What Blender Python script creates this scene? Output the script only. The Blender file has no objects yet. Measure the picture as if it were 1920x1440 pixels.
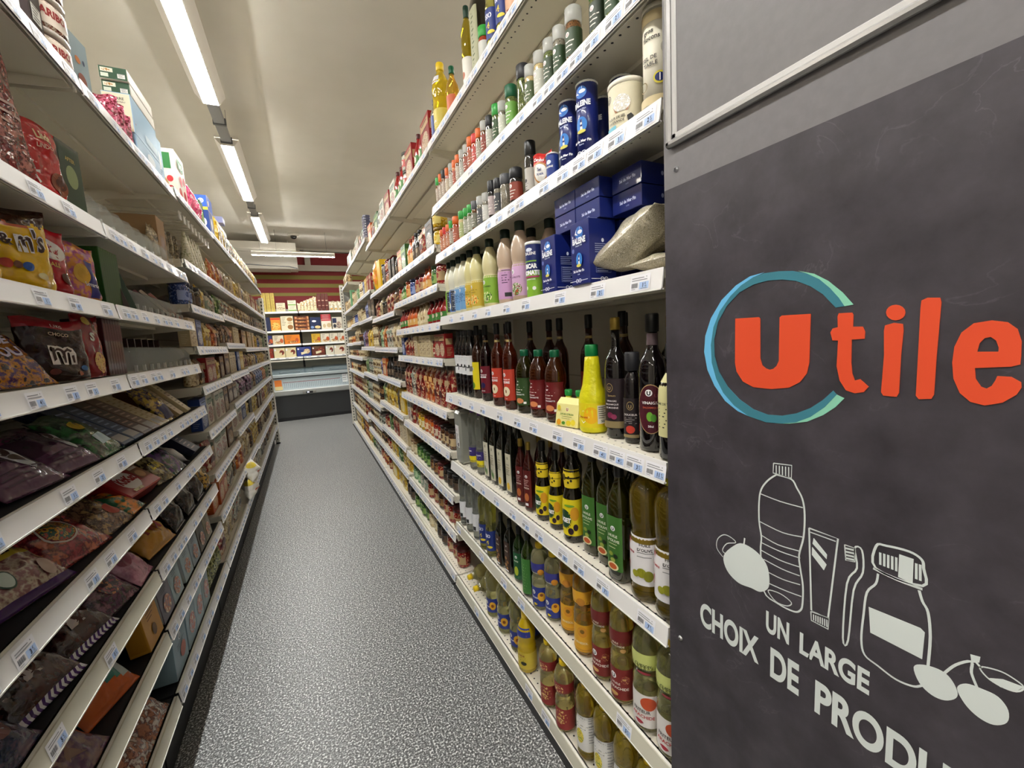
import bpy, math, random
from mathutils import Vector, Matrix
from mathutils.geometry import tessellate_polygon
PI = math.pi
C = bpy.context.scene.collection
sc = bpy.context.scene
random.seed(7)

# ------------------------------------------------------------------ camera, world, exposure
cam = bpy.data.cameras.new('camera'); camo = bpy.data.objects.new('camera', cam); C.objects.link(camo)
cam.sensor_width = 36.0; cam.lens = 36.0 * 777.2 / 1920.0; cam.clip_start = .02; cam.clip_end = 60
_r = Vector((0.89372926, -0.44514537, -0.05562019)); _u = Vector((0.10084678, 0.07854919, 0.99179633)); _f = Vector((0.43712462, 0.89200651, -0.11509319))
camo.matrix_world = Matrix(((_r.x, _u.x, -_f.x, 0), (_r.y, _u.y, -_f.y, 0), (_r.z, _u.z, -_f.z, 1.395), (0, 0, 0, 1)))
sc.camera = camo
w = bpy.data.worlds.new('world'); sc.world = w; w.use_nodes = True
w.node_tree.nodes['Background'].inputs[0].default_value = (.9, .92, 1, 1); w.node_tree.nodes['Background'].inputs[1].default_value = .25
vs = sc.view_settings; vs.view_transform = 'Standard'; vs.look = 'None'; vs.gamma = 1; vs.use_curve_mapping = False; vs.exposure = 0.0
BATTEN = 50.0  # tube emission of the added battens, raised to lift the ceiling tone
LAMP_W = 63.0        # watts of each ceiling lamp (emits from its diffuser)

# ------------------------------------------------------------------ materials
def lin(c):
    return tuple(((v / 12.92) if v <= .04045 else ((v + .055) / 1.055) ** 2.4) for v in c)
def hx(s): return tuple(int(s[i:i + 2], 16) / 255 for i in (0, 2, 4))
MC = {}
def mat(col, rough=.5, metal=0., trans=0., alpha=1., coat=0., bump=None, emit=0., ior=1.45):
    key = (col, rough, metal, trans, alpha, coat, bump, emit)
    if key in MC: return MC[key]
    m = bpy.data.materials.new('m_' + str(col)); m.use_nodes = True
    b = m.node_tree.nodes['Principled BSDF']; rgb = lin(hx(col)) if isinstance(col, str) else col
    b.inputs['Base Color'].default_value = (*rgb, 1); b.inputs['Roughness'].default_value = rough
    b.inputs['Metallic'].default_value = metal; b.inputs['Transmission Weight'].default_value = trans
    b.inputs['Alpha'].default_value = alpha; b.inputs['Coat Weight'].default_value = coat; b.inputs['IOR'].default_value = ior
    if emit: b.inputs['Emission Color'].default_value = (*rgb, 1); b.inputs['Emission Strength'].default_value = emit
    if bump:
        N = m.node_tree.nodes; L = m.node_tree.links
        t = N.new('ShaderNodeTexCoord'); n = N.new('ShaderNodeTexNoise'); n.inputs['Scale'].default_value = bump[0]; n.inputs['Detail'].default_value = 2
        p = N.new('ShaderNodeBump'); p.inputs['Strength'].default_value = bump[1]; p.inputs['Distance'].default_value = .01
        L.new(t.outputs['Object'], n.inputs['Vector']); L.new(n.outputs['Fac'], p.inputs['Height']); L.new(p.outputs[0], b.inputs['Normal'])
    MC[key] = m; return m
def film(col):
    m = mat(col, .14, coat=.3, bump=(26, 1.)); m.node_tree.nodes['Principled BSDF'].inputs['Specular IOR Level'].default_value = .3; return m
def art(cols, scale=40, rough=.35, seed=0., bump=None, coat=.2, soft=False):
    """printed packaging: patches of several inks"""
    key = ('art', tuple(cols), scale, rough, seed, bump, soft)
    if key in MC: return MC[key]
    m = bpy.data.materials.new('art'); m.use_nodes = True; N = m.node_tree.nodes; L = m.node_tree.links
    b = N['Principled BSDF']; b.inputs['Roughness'].default_value = rough; b.inputs['Coat Weight'].default_value = coat
    t = N.new('ShaderNodeTexCoord'); mp = N.new('ShaderNodeMapping'); mp.inputs['Location'].default_value = (seed, seed * .7, seed * 1.3)
    n = N.new('ShaderNodeTexNoise'); n.inputs['Scale'].default_value = scale; n.inputs['Detail'].default_value = 3; n.inputs['Roughness'].default_value = .6
    r = N.new('ShaderNodeValToRGB'); r.color_ramp.interpolation = 'LINEAR' if soft else 'CONSTANT'
    el = r.color_ramp.elements; k = len(cols)
    while len(el) < k: el.new(.5)
    for i, c in enumerate(cols):
        el[i].position = 0 if i == 0 else .36 + .28 * (i - .5) / max(1, k - 1) if k > 1 else .5
        el[i].color = (*lin(hx(c)), 1)
    L.new(t.outputs['Object'], mp.inputs[0]); L.new(mp.outputs[0], n.inputs['Vector']); L.new(n.outputs['Fac'], r.inputs[0]); L.new(r.outputs[0], b.inputs['Base Color'])
    if bump:
        n2 = N.new('ShaderNodeTexNoise'); n2.inputs['Scale'].default_value = bump[0]; p = N.new('ShaderNodeBump'); p.inputs['Strength'].default_value = bump[1]; p.inputs['Distance'].default_value = .01
        L.new(t.outputs['Object'], n2.inputs['Vector']); L.new(n2.outputs['Fac'], p.inputs['Height']); L.new(p.outputs[0], b.inputs['Normal'])
    MC[key] = m; return m
def filmart(cols, scale=40, seed=0.): return art(cols, scale * 2.2, .14, seed, (26, 1.), .3, True)

def floor_mat():
    m = bpy.data.materials.new('speckled_vinyl'); m.use_nodes = True; N = m.node_tree.nodes; L = m.node_tree.links
    b = N['Principled BSDF']; b.inputs['Roughness'].default_value = .38
    t = N.new('ShaderNodeTexCoord')
    n = N.new('ShaderNodeTexNoise'); n.inputs['Scale'].default_value = 150; n.inputs['Detail'].default_value = 2.5; n.inputs['Roughness'].default_value = .6
    r = N.new('ShaderNodeValToRGB'); e = r.color_ramp.elements
    e[0].position = .36; e[0].color = (*lin((.20, .21, .215)), 1); e[1].position = .64; e[1].color = (*lin((.97, .98, .97)), 1)
    for p, c in ((.46, .36), (.52, .48), (.575, .66)):
        x = e.new(p); x.color = (*lin((c, c * 1.01, c * 1.01)), 1)
    n3 = N.new('ShaderNodeTexNoise'); n3.inputs['Scale'].default_value = .8
    r3 = N.new('ShaderNodeMapRange'); r3.inputs[3].default_value = .9; r3.inputs[4].default_value = 1.08
    mx = N.new('ShaderNodeMix'); mx.data_type = 'RGBA'; mx.blend_type = 'MULTIPLY'; mx.inputs[0].default_value = 1
    L.new(t.outputs['Object'], n.inputs['Vector']); L.new(t.outputs['Object'], n3.inputs['Vector']); L.new(n.outputs['Fac'], r.inputs[0])
    L.new(n3.outputs['Fac'], r3.inputs[0]); L.new(r.outputs[0], mx.inputs[6]); L.new(r3.outputs[0], mx.inputs[7]); L.new(mx.outputs[2], b.inputs['Base Color'])
    return m
def noise_mat(name, c0, c1, scale, rough, detail=6, p0=.35, p1=.7, bump=0, stretch=None):
    m = bpy.data.materials.new(name); m.use_nodes = True; N = m.node_tree.nodes; L = m.node_tree.links
    b = N['Principled BSDF']; b.inputs['Roughness'].default_value = rough
    t = N.new('ShaderNodeTexCoord'); n = N.new('ShaderNodeTexNoise'); n.inputs['Scale'].default_value = scale; n.inputs['Detail'].default_value = detail; n.inputs['Roughness'].default_value = .62
    mp = N.new('ShaderNodeMapping')
    if stretch: mp.inputs['Scale'].default_value = stretch
    r = N.new('ShaderNodeValToRGB'); r.color_ramp.elements[0].position = p0; r.color_ramp.elements[1].position = p1
    r.color_ramp.elements[0].color = (*lin(hx(c0)), 1); r.color_ramp.elements[1].color = (*lin(hx(c1)), 1)
    L.new(t.outputs['Object'], mp.inputs[0]); L.new(mp.outputs[0], n.inputs['Vector']); L.new(n.outputs['Fac'], r.inputs[0]); L.new(r.outputs[0], b.inputs['Base Color'])
    if bump:
        p = N.new('ShaderNodeBump'); p.inputs['Strength'].default_value = bump; p.inputs['Distance'].default_value = .003
        L.new(n.outputs['Fac'], p.inputs['Height']); L.new(p.outputs[0], b.inputs['Normal'])
    return m
def slate_mat():
    """dark slate print: cloudy grey with thin pale scratches"""
    m = noise_mat('slate', '312d32', '4b464d', 14, .5, 12, .3, .75)
    N = m.node_tree.nodes; L = m.node_tree.links; b = N['Principled BSDF']
    t = N.new('ShaderNodeTexCoord'); n0 = N.new('ShaderNodeTexNoise'); n0.inputs['Scale'].default_value = 7; n0.inputs['Detail'].default_value = 5
    n = N.new('ShaderNodeTexNoise'); n.inputs['Scale'].default_value = 11; n.inputs['Detail'].default_value = 10; n.inputs['Distortion'].default_value = .8
    ab = N.new('ShaderNodeMath'); ab.operation = 'SUBTRACT'; ab.inputs[1].default_value = .5
    a2 = N.new('ShaderNodeMath'); a2.operation = 'ABSOLUTE'
    mr = N.new('ShaderNodeMapRange'); mr.inputs[1].default_value = 0; mr.inputs[2].default_value = .008; mr.inputs[3].default_value = .17; mr.inputs[4].default_value = 0
    mx = N.new('ShaderNodeMix'); mx.data_type = 'RGBA'
    old = b.inputs['Base Color'].links[0].from_socket
    mk = N.new('ShaderNodeMath'); mk.operation = 'MULTIPLY'; mr2 = N.new('ShaderNodeMapRange'); mr2.inputs[1].default_value = .5; mr2.inputs[2].default_value = .62
    L.new(t.outputs['Object'], n.inputs['Vector']); L.new(t.outputs['Object'], n0.inputs['Vector'])
    L.new(n.outputs['Fac'], ab.inputs[0]); L.new(ab.outputs[0], a2.inputs[0]); L.new(a2.outputs[0], mr.inputs[0]); L.new(n0.outputs['Fac'], mr2.inputs[0])
    L.new(mr.outputs[0], mk.inputs[0]); L.new(mr2.outputs[0], mk.inputs[1]); L.new(mk.outputs[0], mx.inputs[0])
    L.new(old, mx.inputs[6]); mx.inputs[7].default_value = (*lin(hx('8d8a90')), 1); L.new(mx.outputs[2], b.inputs['Base Color'])
    return m
def perf_mat(name, col, pitch=.027, rad=.0032, px=.015, rough=.45):
    """painted steel with rows of punched holes"""
    m = bpy.data.materials.new(name); m.use_nodes = True; N = m.node_tree.nodes; L = m.node_tree.links
    b = N['Principled BSDF']; b.inputs['Roughness'].default_value = rough
    t = N.new('ShaderNodeTexCoord'); s = N.new('ShaderNodeSeparateXYZ'); L.new(t.outputs['Object'], s.inputs[0])
    def M(op, a, v):
        n = N.new('ShaderNodeMath'); n.operation = op
        L.new(a, n.inputs[0])
        if isinstance(v, (int, float)): n.inputs[1].default_value = v
        else: L.new(v, n.inputs[1])
        return n.outputs[0]
    ax = M('SUBTRACT', M('PINGPONG', s.outputs[0], px), px); ay = M('SUBTRACT', M('PINGPONG', s.outputs[1], pitch / 2), pitch / 2)
    d = M('SQRT', M('ADD', M('MULTIPLY', ax, ax), M('MULTIPLY', ay, ay)), 0)
    h = M('MULTIPLY', M('LESS_THAN', d, rad), M('LESS_THAN', M('ABSOLUTE', s.outputs[0], 0), .06))
    mx = N.new('ShaderNodeMix'); mx.data_type = 'RGBA'; L.new(h, mx.inputs[0]); mx.inputs[6].default_value = (*lin(hx(col)), 1); mx.inputs[7].default_value = (.01, .01, .01, 1)
    L.new(mx.outputs[2], b.inputs['Base Color']); return m

WHITE = mat('e9e6dc', .4); RAIL = mat('eceae8', .3, coat=.3); BOARD = perf_mat('perforated_board', 'e6e0cf'); PLAINB = mat('ddd8c8', .5)
BLACKB = mat('17171a', .6); DARK = mat('1a1a1c', .6); NAVY = mat('1a2c7a', .4); INK = mat('15161a', .5); TAGW = mat('f1f0f4', .5); TAGB = mat('b3cbf0', .5)
GREYT = mat('8b8c92', .6); STEEL = mat('b9b9bb', .3, metal=.8); CLEAR = mat('dfe3df', .12, alpha=.22)

# ------------------------------------------------------------------ mesh builder
TXT = {}
def text_tris(s, bold=0., res=2):
    if (s, bold) in TXT: return TXT[(s, bold)]
    cu = bpy.data.curves.new('t', 'FONT'); cu.body = s; cu.resolution_u = res; cu.offset = bold; cu.align_x = 'CENTER'
    ob = bpy.data.objects.new('t', cu); C.objects.link(ob); dg = bpy.context.evaluated_depsgraph_get()
    me = ob.evaluated_get(dg).to_mesh(); me.calc_loop_triangles()
    vs_ = [(v.co.x, v.co.y) for v in me.vertices]; tr = [tuple(t.vertices) for t in me.loop_triangles]
    bpy.data.objects.remove(ob); bpy.data.curves.remove(cu)
    TXT[(s, bold)] = (vs_, tr); return TXT[(s, bold)]

class MB:
    def __init__(s): s.v = []; s.f = []; s.m = []; s.sm = []; s.mats = []
    def mi(s, m):
        if m not in s.mats: s.mats.append(m)
        return s.mats.index(m)
    def add(s, vs_, fs, m, smooth=False):
        o = len(s.v); s.v += [tuple(v) for v in vs_]; k = s.mi(m) if not isinstance(m, list) else None
        for i, f in enumerate(fs):
            s.f.append(tuple(o + j for j in f)); s.m.append(k if k is not None else s.mi(m[i])); s.sm.append(smooth)
        return s
    def box(s, x0, x1, y0, y1, z0, z1, m, bev=0.):
        if bev:
            b = min(bev, (x1 - x0) / 3, (y1 - y0) / 3, (z1 - z0) / 3)
            vs_, fs = [], []
            for X, sx in ((x0, 1), (x1, -1)):
                for Y, sy in ((y0, 1), (y1, -1)):
                    for Z, sz in ((z0, 1), (z1, -1)):
                        vs_ += [(X, Y + sy * b, Z + sz * b), (X + sx * b, Y, Z + sz * b), (X + sx * b, Y + sy * b, Z)]
            def I(a, b_, c, k): return ((a * 2 + b_) * 2 + c) * 3 + k
            for a in (0, 1):
                fs += [(I(a, 0, 0, 0), I(a, 0, 1, 0), I(a, 1, 1, 0), I(a, 1, 0, 0)), (I(0, a, 0, 1), I(1, a, 0, 1), I(1, a, 1, 1), I(0, a, 1, 1)), (I(0, 0, a, 2), I(0, 1, a, 2), I(1, 1, a, 2), I(1, 0, a, 2))]
                for c in (0, 1):
                    fs += [(I(a, c, 0, 0), I(a, c, 1, 0), I(a, c, 1, 1), I(a, c, 0, 1)), (I(a, 0, c, 0), I(a, 1, c, 0), I(a, 1, c, 2), I(a, 0, c, 2)), (I(0, a, c, 1), I(1, a, c, 1), I(1, a, c, 2), I(0, a, c, 2))]
                    for e in (0, 1): fs.append((I(a, c, e, 0), I(a, c, e, 1), I(a, c, e, 2)))
            return s.add(vs_, fs, m)
        vs_ = [(x, y, z) for x in (x0, x1) for y in (y0, y1) for z in (z0, z1)]
        return s.add(vs_, [(0, 1, 3, 2), (4, 6, 7, 5), (0, 4, 5, 1), (2, 3, 7, 6), (0, 2, 6, 4), (1, 5, 7, 3)], m)
    def lathe(s, prof, m, n=20, sq=2., cx=0, cy=0, ry=1.):
        vs_, fs = [], []
        for r, z in prof:
            for k in range(n):
                a = 2 * PI * (k + .5) / n; ca, sa = math.cos(a), math.sin(a)
                q = r if sq == 2 else r / (abs(ca) ** sq + abs(sa) ** sq) ** (1 / sq)
                vs_.append((cx + q * ca, cy + q * sa * ry, z))
        for i in range(len(prof) - 1):
            for k in range(n): fs.append((i * n + k, i * n + (k + 1) % n, (i + 1) * n + (k + 1) % n, (i + 1) * n + k))
        fs.append(tuple(range(n))[::-1]); fs.append(tuple((len(prof) - 1) * n + k for k in range(n)))
        return s.add(vs_, fs, m, True)
    def tube(s, pts, r, m, n=6, closed=False):
        P = [Vector(p) for p in pts]; vs_, fs = [], []; k = len(P)
        for i, p in enumerate(P):
            d = (P[(i + 1) % k] - P[i - 1]) if closed else (P[min(i + 1, k - 1)] - P[max(i - 1, 0)])
            d.normalize(); a = d.cross(Vector((0, 0, 1)))
            if a.length < .05: a = d.cross(Vector((1, 0, 0)))
            a.normalize(); b = d.cross(a)
            for j in range(n): vs_.append(p + a * r * math.cos(2 * PI * j / n) + b * r * math.sin(2 * PI * j / n))
        for i in range(k if closed else k - 1):
            for j in range(n): fs.append((i * n + j, i * n + (j + 1) % n, ((i + 1) % k) * n + (j + 1) % n, ((i + 1) % k) * n + j))
        if not closed: fs += [tuple(range(n)), tuple((k - 1) * n + j for j in range(n))]
        return s.add(vs_, fs, m, True)
    # --- flat things mapped on a surface: fn(s, z, eps) -> point
    def rect(s, fn, a0, a1, b0, b1, m, eps=.0004, na=1, nb=1):
        vs_ = [fn(a0 + (a1 - a0) * i / na, b0 + (b1 - b0) * j / nb, eps) for j in range(nb + 1) for i in range(na + 1)]
        fs = [(j * (na + 1) + i, j * (na + 1) + i + 1, (j + 1) * (na + 1) + i + 1, (j + 1) * (na + 1) + i) for j in range(nb) for i in range(na)]
        return s.add(vs_, fs, m, na > 2)
    def disc(s, fn, ca, cb, ra, rb, m, eps=.0008, n=20, inner=0.):
        vs_ = []; rings = 2
        for q in range(rings + 1):
            t = inner + (1 - inner) * q / rings
            for k in range(n): vs_.append(fn(ca + ra * t * math.cos(2 * PI * k / n), cb + rb * t * math.sin(2 * PI * k / n), eps))
        fs = [(q * n + k, (q + 1) * n + k, (q + 1) * n + (k + 1) % n, q * n + (k + 1) % n) for q in range(rings) for k in range(n)]
        return s.add(vs_, fs, m)
    def poly(s, fn, pts, m, eps=.0008):
        tr = tessellate_polygon([[Vector((a, b, 0)) for a, b in pts]])
        return s.add([fn(a, b, eps) for a, b in pts], tr, m)
    def text(s, fn, t, a, b, size, m, eps=.0012, sx=1., bold=0., slant=0.):
        vs_, tr = text_tris(t, bold)
        return s.add([fn(a + x * size * sx + slant * y * size, b + y * size, eps) for x, y in vs_], tr, m)
    def mesh(s, name):
        me = bpy.data.meshes.new(name); me.from_pydata(s.v, [], s.f); me.update()
        for m in s.mats: me.materials.append(m)
        me.polygons.foreach_set('material_index', s.m); me.polygons.foreach_set('use_smooth', s.sm); me.update()
        return me
    def build(s, name, parent=None, loc=None, rotz=None):
        o = bpy.data.objects.new(name, s.mesh(name)); C.objects.link(o)
        if parent is not None: o.parent = parent
        if loc: o.location = loc
        if rotz is not None: o.rotation_euler.z = rotz
        return o

def tag(o, label=None, cat=None, group=None, kind=None):
    if label: o['label'] = label
    if cat: o['category'] = cat
    if group: o['group'] = group
    if kind: o['kind'] = kind
    return o
def empty(name, loc=(0, 0, 0), rot=(0, 0, 0)):
    o = bpy.data.objects.new(name, None); C.objects.link(o); o.location = loc; o.rotation_euler = rot; o.empty_display_size = .05; return o

# a product is a list of parts: (part name, mesh, [sub-parts])
def place(prod, loc, rot, label, cat, group=None):
    """one copy of a product with all its parts"""
    name, parts = prod
    if not isinstance(rot, (tuple, list)): rot = (0, 0, rot)
    if len(parts) == 1:
        r = bpy.data.objects.new(name, parts[0][1]); C.objects.link(r); r.location = loc; r.rotation_euler = rot
    else:
        r = empty(name, loc, rot)
        for pn, me, *sub in parts:
            o = bpy.data.objects.new(pn, me); C.objects.link(o); o.parent = r
            for sn, sme in (sub[0] if sub else []):
                q = bpy.data.objects.new(sn, sme); C.objects.link(q); q.parent = o
    return tag(r, label, cat, group)
RIGHT, LEFT = -PI / 2, PI / 2     # turn a product's front towards the aisle

# ------------------------------------------------------------------ product kit
def prof_scale(p, R, H): return [(max(r * R, .0003), z * H) for r, z in p]
PROF = dict(
    wine=[(.02, 0), (.9, 0), (1, .015), (1, .56), (.97, .61), (.85, .665), (.6, .71), (.42, .75), (.37, .79), (.36, .93)],
    pet=[(.02, 0), (.84, 0), (1, .03), (1, .09), (.95, .105), (1, .12), (.95, .14), (1, .155), (1, .5), (.94, .515), (1, .53), (.94, .55), (1, .57), (1, .66), (.93, .73), (.72, .80), (.45, .86), (.36, .89), (.35, .93)],
    bulb=[(.02, 0), (.88, 0), (1, .03), (1, .40), (.94, .42), (.98, .44), (.90, .47), (.88, .49), (.97, .54), (1, .60), (.98, .66), (.88, .74), (.68, .81), (.48, .87), (.42, .89), (.42, .93)],
    tallpet=[(.02, 0), (.84, 0), (1, .03), (1, .08), (.95, .09), (1, .105), (.95, .12), (1, .135), (1, .40), (.95, .41), (1, .425), (.94, .44), (1, .46), (.9, .50), (.86, .53), (.93, .57), (1, .60), (1, .76), (.95, .82), (.78, .875), (.5, .91), (.36, .925), (.36, .95)],
    waist=[(.02, 0), (.86, 0), (1, .03), (1, .36), (.92, .39), (1, .42), (.9, .47), (.84, .5), (.93, .56), (.98, .63), (.9, .72), (.68, .80), (.42, .87), (.36, .9), (.36, .93)],
    olive=[(.02, 0), (.88, 0), (1, .025), (1, .62), (.9, .69), (.6, .77), (.42, .82), (.36, .86), (.36, .93)],
    cone=[(.02, 0), (.93, 0), (1, .02), (1, .22), (.98, .25), (1, .28), (1, .36), (.9, .44), (.72, .53), (.6, .66), (.52, .80), (.48, .86), (.36, .87), (.36, .93)],
    puget=[(.02, 0), (.93, 0), (1, .02), (1, .36), (.9, .46), (.72, .54), (.74, .58), (.84, .66), (.78, .73), (.5, .8), (.36, .84), (.34, .93)],
    squeeze=[(.02, 0), (.92, 0), (1, .03), (1, .4), (.92, .6), (.86, .72), (.5, .78), (.45, .82)],
    spice=[(.02, 0), (.93, 0), (1, .03), (1, .66), (.93, .70), (.88, .74)],
    jar=[(.02, 0), (.9, 0), (1, .05), (1, .72), (.92, .8), (.84, .84), (.84, .88)],
    sauce=[(.02, 0), (.92, 0), (1, .03), (1, .5), (.85, .6), (.5, .76), (.36, .84), (.36, .92)],
    can=[(.02, 0), (.96, 0), (1, .015), (.97, .03), (.97, .97), (1, .985), (.96, 1)],
    tin=[(.02, 0), (1, 0), (1, 1)],
)
def rad_at(pr, z):
    for (r0, z0), (r1, z1) in zip(pr, pr[1:]):
        if z0 <= z <= z1 and z1 > z0: return r0 + (r1 - r0) * (z - z0) / (z1 - z0)
    return pr[-1][0]
def decals(mb, fn, ds, sub=1):
    for i, d in enumerate(ds):
        e = .0007 + .00035 * i; k = d[0]
        if k == 'r': mb.rect(fn, d[1], d[2], d[3], d[4], mat(d[5], .45), e, max(1, int(abs(d[2] - d[1]) / .008 * sub)), max(1, int(abs(d[4] - d[3]) / .015 * sub)))
        elif k == 'e': mb.disc(fn, d[1], d[2], d[3], d[4], mat(d[5], .45), e, 20, d[6] if len(d) > 6 else 0)
        elif k == 'p': mb.poly(fn, d[1], mat(d[2], .45), e)
        elif k == 't': mb.text(fn, d[1], d[2], d[3], d[4], mat(d[5], .45), e, d[6] if len(d) > 6 else 1, d[7] if len(d) > 7 else .02)
        elif k == 'l':   # lines of small print
            a0, a1, z0, z1, n, c = d[1:7]
            for j in range(n):
                zz = z1 - (z1 - z0) * j / max(1, n - 1); aa = a1 - (a1 - a0) * (.35 * ((j * 7) % 3) / 2)
                mb.rect(fn, a0, aa, zz, zz + (z1 - z0) / n * .38, mat(c, .5), e, 2)
        elif k == 'a':  # picture area
            mb.disc(fn, d[1], d[2], d[3], d[4], art(d[5], d[6]), e, 18)
        elif k == 'b':
            a0, a1, z0, z1 = d[1:5]; x = a0; j = 0
            mb.rect(fn, a0, a1, z0, z1, TAGW, e, 2)
            while x < a1 - .0008: mb.rect(fn, x, x + .0007 + .0005 * (j % 2), z0 + .001, z1 - .001, INK, e + .0003); x += .0018; j += 1
def U(a, z, r=.0075, fg='1a1a1a', bg='ffffff'):
    return [('e', a, z, r, r, bg), ('t', 'U', a, z - r * .62, r * 1.6, fg, 1.0, .05)]
PC = {}
def bottle(name, kind, R, H, body, cap, capz=.9, capr=.42, labels=(), sq=2., capsq=2., ry=1., n=24, parts=None, capcol2=None):
    key = (name, kind, round(R, 4), round(H, 4), str(body), str(cap), str(labels), sq, capz)
    if key in PC: return PC[key]
    pr = prof_scale(PROF[kind], R, H); out = []
    mb = MB().lathe(pr, body, n, sq, ry=ry); out.append(('body', mb.mesh('body')))
    if cap:
        c = MB(); cr = capr * R
        c.lathe([(cr * .94, capz * H), (cr, capz * H + .0015), (cr, H * .99), (cr * .9, H + .0008)], cap, 18, capsq)
        out.append(('cap', c.mesh('cap')))
    def fnr(s_, z, e):
        q = rad_at(pr, z) + e; a = s_ / max(R, .001)
        if sq == 2: return (q * math.sin(a), -q * math.cos(a) * ry, z)
        sa, ca = math.sin(a), math.cos(a); g = (abs(ca) ** sq + abs(sa) ** sq) ** (1 / sq); return (q * sa / g, -q * ca / g, z)
    for L_ in labels:
        z0, z1, half, col, ds = L_[:5]; l = MB(); m = col if not isinstance(col, str) else mat(col, .45)
        l.rect(fnr, -half * R, half * R, z0 * H, z1 * H, m, .0006, 18, max(2, int((z1 - z0) * 16)))
        decals(l, fnr, [tuple(d) for d in ds]); out.append(('label', l.mesh('label')))
    PC[key] = (name, out); return PC[key]
def carton(name, wx, dy, h, m, front=(), side=(), sidem=None, lid=None, bev=.0012, top=None):
    """front faces -y; base at z=0, centred"""
    mb = MB().box(-wx / 2, wx / 2, -dy / 2, dy / 2, 0, h, m, bev)
    ff = lambda s_, z, e: (s_, -dy / 2 - e, z)
    decals(mb, ff, front)
    if side:
        decals(mb, lambda s_, z, e: (wx / 2 + e, s_, z), side); decals(mb, lambda s_, z, e: (-wx / 2 - e, -s_, z), side)
    if top: decals(mb, lambda s_, z, e: (s_, z, h + e), top)
    return (name, [('body', mb.mesh(name))])
def bag_fn(wx, h, t, tail=.55, seed=0, stand=False):
    rnd = random.Random(seed); ph = [rnd.uniform(0, 6.28) for _ in range(6)]
    def sh(u, v):
        a = max(0., math.sin(PI * u)) ** .45
        if stand: b = (1 - v) ** tail * min(1, .55 + v * 5)
        else: b = max(0., math.sin(PI * min(1, max(0, (v - .04) / .92)))) ** tail
        if v > .95 or (v < .04 and not stand): b *= .1
        wr = 1 + .10 * math.sin(9 * u + 7 * v + ph[0]) + .07 * math.sin(19 * v + 6 * u + ph[1]) + .05 * math.sin(27 * u - 13 * v + ph[2])
        return a * b * wr
    def pt(s_, z, e, side=-1):
        u = s_ / wx + .5; v = z / h
        pin = 1 - .06 * math.sin(PI * v) + .012 * math.sin(30 * v + ph[3]); d = t / 2 * sh(u, v) + .0006 + e
        return (s_ * pin, side * d, z + .006 * math.sin(6 * u + ph[4]) * v)
    return pt
def bag(name, wx, h, t, m, zones=None, front=(), tail=.55, seed=0, stand=False, nu=20, nv=26, sub=1):
    fn = bag_fn(wx, h, t, tail, seed, stand); mb = MB(); vs_, fs, ms = [], [], []
    for side in (-1, 1):
        for j in range(nv + 1):
            for i in range(nu + 1): vs_.append(fn(-wx / 2 + wx * i / nu, h * j / nv, 0, side))
    o2 = (nu + 1) * (nv + 1)
    for j in range(nv):
        for i in range(nu):
            a = j * (nu + 1) + i; q = (a, a + 1, a + nu + 2, a + nu + 1); z = zones((i + .5) / nu, (j + .5) / nv) if zones else m
            fs.append(q); ms.append(z or m); fs.append(tuple(o2 + k for k in q[::-1])); ms.append(z or m)
    for j in range(nv):
        for i in (0, nu): a = j * (nu + 1) + i; fs.append((a, a + nu + 1, o2 + a + nu + 1, o2 + a)); ms.append(m)
    for i in range(nu):
        for j in (0, nv): a = j * (nu + 1) + i; fs.append((a, a + 1, o2 + a + 1, o2 + a)); ms.append(m)
    mb.add(vs_, fs, ms, True)
    decals(mb, lambda s_, z, e: fn(s_, z, e + .0004), front, 1.5)
    return (name, [('body', mb.mesh(name))])

# ------------------------------------------------------------------ the room
def struct(mb, name):
    return tag(mb.build(name), kind='structure')
X0, X1, Y0, Y1, ZC = -3.6, 3.9, -3.2, 9.9, 3.45
struct(MB().box(X0, X1, Y0, Y1, -.05, 0, floor_mat()), 'floor')
struct(MB().box(X0, X1, Y0, Y1, ZC, ZC + .05, noise_mat('ceiling_paint', 'd8d4c6', 'e2ded1', 1.2, .9, 3)), 'ceiling')
WALLM = mat('cfc9bf', .8)
struct(MB().box(X0 - .05, X0, Y0, Y1, 0, ZC, WALLM), 'wall_left'); struct(MB().box(X1, X1 + .05, Y0, Y1, 0, ZC, WALLM), 'wall_right')
struct(MB().box(X0, X1, Y0 - .05, Y0, 0, ZC, WALLM), 'wall_front')
wb = MB(); RED = mat('761014', .6); wb.box(X0, X1, Y1, Y1 + .05, 0, ZC, RED)
bf = lambda s_, z, e: (s_, Y1 - e, z)
OCH = mat('7c7132', .65)
for z0, z1 in ((2.815, 2.90), (2.648, 2.73), (2.475, 2.54)): wb.rect(bf, X0, X1, z0, z1, OCH, .002)
struct(wb, 'wall_back')
struct(MB().box(X0, X1, Y1 - .06, Y1, 2.985, 3.105, mat('b9b2a6', .6), .004), 'trim_1')
struct(MB().box(.17, .28, Y1 - .045, Y1, 3.105, ZC, mat('b9b2a6', .6), .004), 'trim_2')
struct(MB().box(X0, X1, Y1 - .03, Y1 - .001, 3.375, ZC, mat('b9b2a6', .6)), 'trim_3')

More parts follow.
